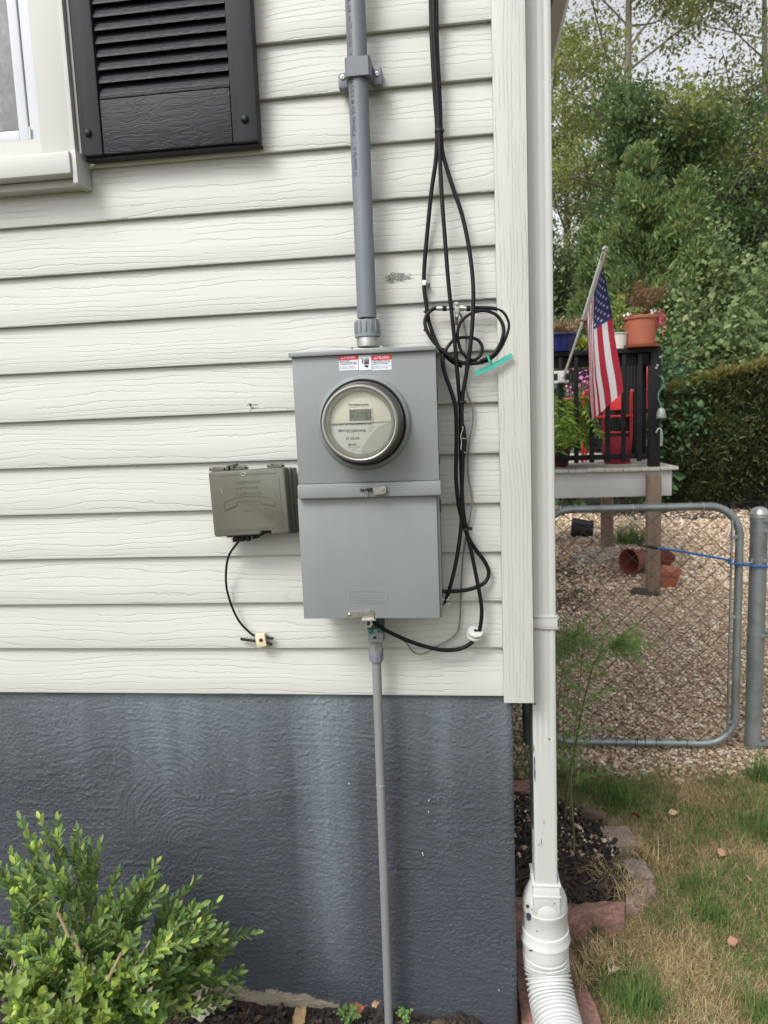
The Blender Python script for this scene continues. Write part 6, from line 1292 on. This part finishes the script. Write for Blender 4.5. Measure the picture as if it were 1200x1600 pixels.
# ---- conifer: sprays
m_con = LM('cedar_sprays', [(.085, .155, .06), (.125, .205, .08), (.17, .255, .095), (.25, .30, .115), (.10, .175, .07), (.33, .33, .14)], .35)
def conifer(label, base, H, R, n, seed, wig=.25, name='conifer', sz=.085, m=None):
    r = np.random.default_rng(seed); root = thing(name, label, 'conifer', tuple(base)); base = np.asarray(base)
    MB().tube([base, base+np.array([0, 0, H*.95])], [.11, .02], 8).build('trunk', m_bark2, root)
    nb = 170; tips = []
    for k in range(nb):
        t = (k+r.random())/nb; a = r.uniform(0, 6.28); rad = R*(1-t)**.72*(.62+.5*r.random())*(1+wig*math.sin(a*3+t*9)); tips.append((np.array([math.cos(a)*rad, math.sin(a)*rad, H*(.04+.93*t)]), rad))
    pos = []; dr = []
    per = n//nb
    for tp, rad in tips:
        c = r.uniform(.35, 1, per)[:, None]; ax = np.array([tp[0], tp[1], 0])*c; p_ = ax+np.array([0, 0, tp[2]])+np.array([0, 0, .25])*c*rad*.6+r.normal(0, .13, (per, 3))*np.array([1, 1, 1.2])*(.4+rad*.6); pos.append(p_); d_ = np.array([tp[0], tp[1], 0])/(rad+1e-6); dr.append(np.repeat((d_*.6+np.array([0, 0, .75]))[None], per, 0)+r.normal(0, .45, (per, 3)))
    pos = np.concatenate(pos)+base; dr = np.concatenate(dr); leaves_mesh('crown', pos, dr, sz, m or m_con, root, .30, seed, .3); return root
b_ = at(1000, 400, 12.6); Hc = P(1000, 222, Y=12.6)[2]
conifer('bright green pyramidal conifer behind the deck, tallest in the centre', b_, Hc, 1.55, 170000, 41)
b_ = at(1075, 400, 12.2); conifer('smaller yellow tipped conifer merging with the right side of the big one', b_, P(1062, 265, Y=12.2)[2], .95, 90000, 43)
b_ = at(925, 400, 13.2); conifer('lower conifer at the left flank of the big one behind the flag', b_, P(925, 345, Y=13.2)[2], .95, 70000, 45)
# ---- big leaved shrub at right
m_sh1 = LM('heart_leaves', [(.16, .225, .09), (.22, .29, .13), (.125, .185, .075), (.28, .34, .16), (.10, .155, .06), (.34, .38, .19)], .4)
def shrub(label, base, H, R, n, seed, m, lsize, name='shrub', stems=22, wid=.8, cat='shrub', kz=.55):
    r = np.random.default_rng(seed); base = np.asarray(base); root = thing(name, label, cat, tuple(base)); st = MB(); pos = []; dr = []
    for i in range(stems):
        a = r.uniform(0, 6.28); rad = R*math.sqrt(r.random()); tip = np.array([math.cos(a)*rad, math.sin(a)*rad, H*(1-kz*(rad/R)**2)*r.uniform(.75, 1.05)]); s = spline([np.zeros(3), tip*np.array([.35, .35, .5]), tip], 7); st.tube([base+q for q in s], [.018*(1-.8*j/(len(s)-1)) for j in range(len(s))], 5)
        for k in range(n//stems):
            t = r.uniform(.12, 1)**.8*(len(s)-1); j = min(int(t), len(s)-2); pos.append(base+s[j]+(s[j+1]-s[j])*(t-j)+r.normal(0, .12*R, 3)); dr.append(r.normal(0, .8, 3)+np.array([0, 0, -.3]))
    leaves_mesh('foliage', np.array(pos), np.array(dr), lsize, m, root, wid, seed, .15); st.build('stem', m_bark2, root); return root
b_ = at(1150, 500, 11.4); shrub('tall large leaved shrub rising behind the hedge at right', b_, P(1150, 312, Y=11.4)[2], 1.25, 15000, 51, m_sh1, .085, stems=26)
b_ = at(1195, 500, 12.0); shrub('taller large leaved shrub cut by the right picture edge', b_, P(1195, 350, Y=12)[2], 1.1, 12000, 53, m_sh1, .085)
b_ = at(1075, 500, 11.2); shrub('lower large leaved shrub behind the terracotta pot', b_, P(1075, 425, Y=11.2)[2], .95, 11000, 55, m_sh1, .078)
m_sh2 = LM('dense_green_leaves', [(.055, .11, .05), (.08, .145, .065), (.11, .18, .08)], .3)
b_ = at(960, 500, 9.3); shrub('dense green bush directly behind the deck railing', b_, P(960, 480, Y=9.3)[2], .9, 9000, 57, m_sh2, .075, kz=.3)
b_ = at(1025, 500, 9.6); shrub('dense green bush between deck corner post and hedge', b_, P(1040, 540, Y=9.6)[2], .85, 9000, 59, m_sh2, .075, kz=.3)
b_ = at(880, 500, 9.8); shrub('dense green bush beside the downspout behind the deck', b_, P(880, 520, Y=9.8)[2], .9, 9000, 61, m_sh2, .075, kz=.3)
# ---- clipped yew hedge
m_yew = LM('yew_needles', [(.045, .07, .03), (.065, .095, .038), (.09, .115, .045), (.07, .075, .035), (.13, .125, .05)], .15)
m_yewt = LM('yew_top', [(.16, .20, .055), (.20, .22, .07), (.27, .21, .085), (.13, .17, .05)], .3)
YH = 9.2; hx0 = P(1040, 640, Y=YH)[0]; hx1 = hx0+4.2; hz0 = P(1040, 606, Y=YH)[2]; slope = (P(1200, 566, Y=YH)[2]-hz0)/(P(1200, 566, Y=YH)[0]-hx0)
hedge = thing('yew_hedge', 'dark clipped yew hedge with a yellowing top behind the gate post', 'hedge', ((hx0+hx1)/2, YH+.6, 0))
r = np.random.default_rng(71); n = 110000; X = r.uniform(hx0, hx1, n); top = hz0+(X-hx0)*slope+.10*(vnoise(X, X*0, 2.2, 75)-.5)
face = r.random(n); Yh = np.where(face < .62, YH+np.abs(r.normal(0, .10, n))+.10*vnoise(X, top*0+r.random(n), 3, 76), YH+r.random(n)*1.3); Zh = np.where(face < .62, .15+(top-.15)*r.random(n)**.8, top-np.abs(r.normal(0, .05, n)))
bul = .12*(vnoise(X, Zh, 2.6, 77)-.5)+.07*(vnoise(X, Zh, 6, 78)-.5); Yh = Yh-np.where(face < .62, bul, 0)+np.where(Zh < .8, (.8-Zh)*.5, 0)
side = r.random(n) < .06; X = np.where(side, hx0+np.abs(r.normal(0, .05, n)), X); Yh = np.where(side, YH+r.random(n)*1.3, Yh); Zh = np.where(side, .35+(hz0-.35)*r.random(n), Zh)
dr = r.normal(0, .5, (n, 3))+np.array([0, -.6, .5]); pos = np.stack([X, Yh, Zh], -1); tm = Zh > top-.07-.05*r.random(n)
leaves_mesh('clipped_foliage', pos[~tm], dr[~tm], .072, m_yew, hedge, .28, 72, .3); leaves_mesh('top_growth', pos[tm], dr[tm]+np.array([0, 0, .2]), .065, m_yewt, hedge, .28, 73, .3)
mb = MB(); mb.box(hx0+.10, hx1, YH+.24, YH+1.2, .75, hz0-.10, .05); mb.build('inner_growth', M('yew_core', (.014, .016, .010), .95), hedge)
for k in range(7):
    x = hx0+.3+k*.45; q = r.normal(0, .1, 4); MB().tube(spline([(x, YH+.6, -.05), (x+q[0], YH+.5, .3), (x+q[1]*1.5, YH+.42, .75)], 4), .035, 6).build('trunk', m_bark2, hedge)
mb = MB(); mb.add([(hx0-.5, YH-.35, .022), (hx1, YH-.45, .022), (hx1, 40, .022), (-3, 40, .022), (-3, 11.2, .022), (hx0-.6, 10.8, .022)], [[0, 1, 2, 3, 4, 5]]); struct(mb.build('shaded_soil', M('leaf_mould', (.045, .034, .022), .95, var=.4, vs=6)))  # ground under and behind the hedge coloured dark to stand for its shade
far = np.random.default_rng(81); n = 60000; X = far.uniform(-6, 26, n); pos = np.stack([X, 33+far.normal(0, 1.2, n), far.random(n)**1.2*(6.5+2.0*vnoise(X, X*0, .35, 82))], -1)
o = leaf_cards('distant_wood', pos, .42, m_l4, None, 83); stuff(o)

# ---- feathery plant by the downspout
m_fea = LM('feathery_leaf', [(.17, .28, .09), (.23, .35, .12), (.31, .42, .17), (.20, .28, .11)], .4); m_fst = M('feathery_stem', (.13, .14, .05), .6)
ft_ = thing('feathery_plant', 'tall feathery green plant with thread like leaves growing in the side bed beside the downspout', 'plant', tuple(P(884, 1290, Z=.06)))
r = random.Random(5); hair = MB(); HV = []; HF = []
def thread(p0, d, L, w):
    p0 = np.asarray(p0); d = np.asarray(d)/np.linalg.norm(d); pts = [p0, p0+d*L*.5+np.array([0, 0, .03*L]), p0+d*L+np.array([0, 0, -.10*L])]
    s = np.cross(d, [r.gauss(0, 1), r.gauss(0, 1), r.gauss(0, 1)]); s = s/(np.linalg.norm(s)+1e-9)*w; o = len(HV)
    HV.extend([pts[0]-s, pts[0]+s, pts[1]-s, pts[1]+s, pts[2]-s*.3, pts[2]+s*.3]); HF.extend([[o, o+1, o+3, o+2], [o+2, o+3, o+5, o+4]])
def frond(p0, d, L, dens=1.0):
    d = np.asarray(d)/np.linalg.norm(d); n = int(22*dens)
    pts = spline([p0, p0+d*L*.5+np.array([0, 0, .06*L]), p0+d*L+np.array([0, 0, -.04*L])], 8); hair.tube(pts, .0006, 3)
    for k in range(n):
        t = (k+1)/n*(len(pts)-1); j = min(int(t), len(pts)-2); q = pts[j]+(pts[j+1]-pts[j])*(t-j)
        for m_ in range(3): thread(q, d*.7+np.array([r.gauss(0, .6), r.gauss(0, .6), r.gauss(.1, .6)]), L*r.uniform(.18, .36)*(1.1-t/len(pts)*.5), .0009)
def stem(pts, r0, nf, Lf, lo=.25, dens=1., m=m_fst):
    s = spline(pts, 8); MB().tube(s, [r0*(1-.7*i/(len(s)-1)) for i in range(len(s))], 7).build('stem', m, ft_)
    for k in range(nf):
        t = (lo+(1-lo)*(k+r.random())/nf)*(len(s)-1); j = min(int(t), len(s)-2); a = k*2.4; frond(s[j], (math.cos(a), math.sin(a)*.6, .25+.35*r.random()), Lf*r.uniform(.6, 1.2), dens)
    return s
S = stem([P(x, y, Y=Y) for x, y, Y in ((880, 1300, 1.0), (889, 1220, .98), (900, 1160, .95), (913, 1095, .93), (927, 1040, .92), (942, 1018, .92), (958, 1010, .92))], .0052, 20, .13, .12)
for k in range(14): frond(S[-1-k % 5], (.7+r.gauss(0, .3), r.gauss(0, .4), .15+r.gauss(0, .35)), .13*r.uniform(.7, 1.2), 1.3)
S = stem([P(x, y, Y=Y) for x, y, Y in ((898, 1348, .74), (896, 1290, .76), (892, 1220, .80), (898, 1150, .84), (905, 1080, .86), (911, 1010, .88), (912, 965, .88))], .0034, 13, .10, .3)
S = stem([P(x, y, Y=Y) for x, y, Y in ((866, 1290, 1.02), (868, 1180, 1.0), (873, 1090, .98), (880, 1040, .97), (887, 1005, .97))], .0028, 9, .10, .3)
for k in range(12): frond(S[-1-k % 4], (.25+r.gauss(0, .4), r.gauss(0, .4), .4+r.gauss(0, .4)), .10*r.uniform(.6, 1.1), 1.2)
S = stem([P(x, y, Y=Y) for x, y, Y in ((893, 1300, .92), (888, 1210, .94), (880, 1150, .96), (884, 1070, .98), (905, 1000, 1.0))], .0022, 8, .10, .2)
stem([P(x, y, Y=Y) for x, y, Y in ((912, 970, .9), (908, 955, .9), (903, 945, .9), (893, 930, .9), (880, 918, .9), (868, 912, .9))], .0016, 0, .1, m=M('dry_stalk', (.32, .27, .15), .7))
hair.build('leaf_rib', m_fst, ft_); o = np_mesh('thread_leaves', np.array(HV), np.array(HF), m_fea, ft_); o['kind'] = 'stuff'
# small weed tips near the pipe and dry grass clump under the deck
tuft(873, 975, 160, .03, .13, 95, m_green_g, 0, .5) if False else None
gx = P(985, 850, Z=.01); blades('grass_tuft', gx+np.stack([rng.normal(0, .10, 260), rng.normal(0, .08, 260), np.zeros(260)], -1), .18, .45, .008, .8, m_green_g, 96, 3)
gx = P(880, 1000, Z=.01); blades('grass_tuft', np.array([gx[0], gx[1]-.1, 0])+np.stack([rng.normal(0, .12, 500), rng.normal(0, .12, 500), np.zeros(500)], -1), .06, .2, .004, .6, m_green_g, 97, 3)
gx = P(845, 1190, Z=.01); blades('grass_tuft', gx+np.stack([rng.normal(0, .10, 300), rng.normal(0, .14, 300), np.zeros(300)], -1), .05, .12, .003, .7, m_green_g, 98, 3)

# ================================================================== BOXWOOD SHRUB
m_box_l = M('boxwood_leaf', (.045, .105, .025), .38, isl=[(.085, .17, .045), (.14, .235, .06), (.20, .305, .075), (.27, .37, .10), (.11, .19, .075), (.17, .26, .09)], var=.2, vs=60, trans=.28, spec=.4)
m_box_y = M('boxwood_new_leaf', (.20, .30, .05), .42, isl=[(.24, .36, .05), (.34, .46, .08), (.42, .50, .12)], var=.12, trans=.35)
m_twig = M('boxwood_twig', (.16, .17, .07), .7, var=.2, vs=60); m_twigb = M('woody_twig', (.22, .16, .10), .8, var=.2, vs=60)
bb = P(110, 1680, Y=-.34); shrb = thing('boxwood_shrub', 'glossy green boxwood shrub with some yellow green leaves in front of the foundation', 'shrub', (bb[0], -.36, ZM))
r = random.Random(12)
tipsP = [(60, 1290, .30), (95, 1282, .26), (128, 1272, .24), (75, 1320, .34), (135, 1300, .22), (150, 1318, .20), (25, 1310, .34), (5, 1330, .34), (48, 1345, .40), (110, 1330, .36), (154, 1325, .12), (180, 1380, .10), (130, 1375, .30), (205, 1400, .16), (232, 1358, .24), (248, 1362, .22), (255, 1372, .18), (212, 1385, .28), (290, 1385, .18), (265, 1378, .20), (298, 1378, .14), (322, 1392, .22), (306, 1405, .26), (345, 1415, .20), (372, 1425, .20), (362, 1428, .22), (330, 1420, .30), (395, 1490, .18), (360, 1480, .22), (330, 1540, .22), (300, 1535, .30), (338, 1535, .16), (280, 1440, .34), (240, 1440, .36), (190, 1430, .36), (160, 1420, .40), (85, 1380, .42), (30, 1400, .42), (10, 1430, .45), (60, 1440, .45), (120, 1450, .45), (170, 1470, .46), (220, 1480, .45), (260, 1500, .42), (300, 1480, .38), (90, 1500, .5), (40, 1510, .52), (10, 1530, .55), (130, 1530, .52), (180, 1540, .50), (230, 1550, .48), (270, 1560, .42), (70, 1560, .56), (20, 1570, .58), (110, 1580, .56), (160, 1590, .54), (210, 1595, .5), (250, 1590, .45), (50, 1595, .6), (145, 1560, .5), (200, 1520, .45), (-30, 1380, .35), (-40, 1450, .4), (-20, 1540, .5), (320, 1500, .3), (355, 1460, .24)]
LFP = []; YNG = []
def add_leaf(p0, d, nrm, L, young): (YNG if young else LFP).append((np.asarray(p0), np.asarray(d), np.asarray(nrm), L))
rootz = np.array([bb[0]+.05, -.34, ZM])
nst = 0
def shoot(pts, L, r0, mt, ly):
    global nst
    s = spline(pts, 8); MB().tube(s, [r0*(1-.65*i/(len(s)-1)) for i in range(len(s))], 6).build('branch', mt, shrb)
    cum = np.cumsum([0]+[np.linalg.norm(s[i+1]-s[i]) for i in range(len(s)-1)]); tot = cum[-1]; l0 = max(0, tot-L); k = 0; pos = l0
    while pos < tot+.001:
        j = min(np.searchsorted(cum, pos), len(s)-1); j = max(1, j); f = (pos-cum[j-1])/(cum[j]-cum[j-1]+1e-9); q = s[j-1]+(s[j]-s[j-1])*f; d = s[j]-s[j-1]; d = d/(np.linalg.norm(d)+1e-9); u, w, _ = frame(d)
        ang = k*math.pi/2+r.uniform(-.3, .3); tipn = (pos-l0)/(L+1e-9)
        for sg in (0, math.pi):
            out = math.cos(ang+sg)*u+math.sin(ang+sg)*w; dd = d*r.uniform(.7, 1.0)+out*r.uniform(.55, .85)+np.array([0, 0, .05]); nr = d*.8-out*.7+np.array([0, -.25, .35])
            yg = r.random() < ly*(.3+.9*tipn); add_leaf(q, dd, nr, r.uniform(.021, .033)*(1-.35*(tipn > .9)), yg)
        pos += r.uniform(.0105, .016); k += 1
    dd = s[-1]-s[-2]; add_leaf(s[-1], dd, np.array([0, -.5, .6]), .022, r.random() < ly*1.3); return s
for i, (x, y, dy) in enumerate(tipsP):
    x -= 6 if x < 200 else 24; y += 26 if y < 1500 else 0
    tip = P(x, y, Y=-dy); b0 = rootz+np.array([(tip[0]-rootz[0])*.25+r.gauss(0, .03), r.gauss(0, .04), 0]); mid = b0*.45+tip*.55+np.array([0, 0, .05+.02*r.random()])-np.array([(tip[0]-b0[0])*.05, 0, 0])
    ly = .10 if y < 1500 else .32 if 50 < x < 240 else .15
    s = shoot([b0, mid, tip], .15+.05*r.random(), .0022, m_twigb if i % 4 == 0 else m_twig, ly)
    for q in range(2 if y < 1420 else 4):
        j = int(len(s)*r.uniform(.5, .85)); base_ = s[j]; dv = tip-base_; e_ = base_+dv*r.uniform(.6, .95)+np.array([r.gauss(0, .035), r.gauss(0, .03), r.gauss(.01, .025)]); e_[1] = min(e_[1], -.03); shoot([base_, (base_+e_)/2+np.array([0, 0, .008]), e_], .085, .0012, m_twig, ly)
for (a, c) in (((112, 1462, .45), (130, 1496, .46)), ((190, 1488, .52), (168, 1532, .54)), ((235, 1470, .4), (205, 1520, .42)), ((262, 1565, .3), (258, 1600, .3)), ((90, 1425, .42), (108, 1465, .44))):
    MB().tube([P(a[0], a[1], Y=-a[2]), P(c[0], c[1], Y=-c[2])], .0028, 6).build('branch', m_twigb, shrb)
LT = [(0, 0, 0), (.22, .15, .05), (.55, .20, .07), (.85, .125, .03), (1, 0, -.05), (.85, -.125, .03), (.55, -.20, .07), (.22, -.15, .05), (.25, 0, 0), (.55, 0, .01), (.85, 0, -.02)]
LFc = [[0, 8, 1], [1, 8, 9, 2], [2, 9, 10, 3], [3, 10, 4], [0, 7, 8], [7, 6, 9, 8], [6, 5, 10, 9], [5, 4, 10]]
def leafmat(p0, d, nrm, L):
    d = d/np.linalg.norm(d); s = np.cross(nrm, d); s = s/(np.linalg.norm(s)+1e-9); n_ = np.cross(d, s); return np.stack([d, s, n_], 1)*L
allv = [(l, 0) for l in LFP]+[(l, 1) for l in YNG]
# the nearest leaves are parts of their own, the rest one part
allv.sort(key=lambda q: q[0][0][1]-.25*(q[0][3]/.02)); near, rest = allv[:300], allv[300:]
lme = {}
for (p0, d, nrm, L), yg in near:
    if yg not in lme:
        mb = MB(); mb.add(LT, LFc, 0, True); oo = mb.build('leaf', m_box_y if yg else m_box_l, shrb, 80); lme[yg] = oo.data; 
    else: oo = link('leaf', lme[yg], shrb)
    R_ = leafmat(p0, d, nrm, L); mm = Matrix.Identity(4)
    for a in range(3):
        for b2 in range(3): mm[a][b2] = R_[a][b2]
        mm[a][3] = p0[a]
    oo.matrix_basis = mm
for yg, mt in ((0, m_box_l), (1, m_box_y)):
    V = []; Fq = []
    for (p0, d, nrm, L), y2 in rest:
        if y2 != yg: continue
        R_ = leafmat(p0, d, nrm, L); o_ = len(V); V += [p0+R_ @ np.array(q) for q in LT]
        for f in LFc: Fq += [[f[0]+o_, f[1]+o_, f[2]+o_]]+([[f[0]+o_, f[2]+o_, f[3]+o_]] if len(f) == 4 else [])
    o = np_mesh('foliage', np.array(V), np.array(Fq), mt, shrb, False); o['kind'] = 'stuff'
# pale cupped young galls of leaves
for x, y, Y in ((54, 1322, .36), (27, 1390, .40), (25, 1583, .6), (66, 1555, .55), (62, 1566, .55), (336, 1472, .24), (288, 1518, .3)):
    c = P(x, y, Y=-Y); mb = MB()
    for k in range(3): mb.lathe([(0, -.008), (.0055, -.004), (.0065, .001), (.0045, .006), (0, .0095)], c+np.array([r.gauss(0, .004), r.gauss(0, .004), r.gauss(0, .004)]), (r.gauss(0, .4), r.gauss(0, .4), 1), 8)
    mb.build('young_leaf_cup', m_box_y, shrb)
print('leaves', len(allv))
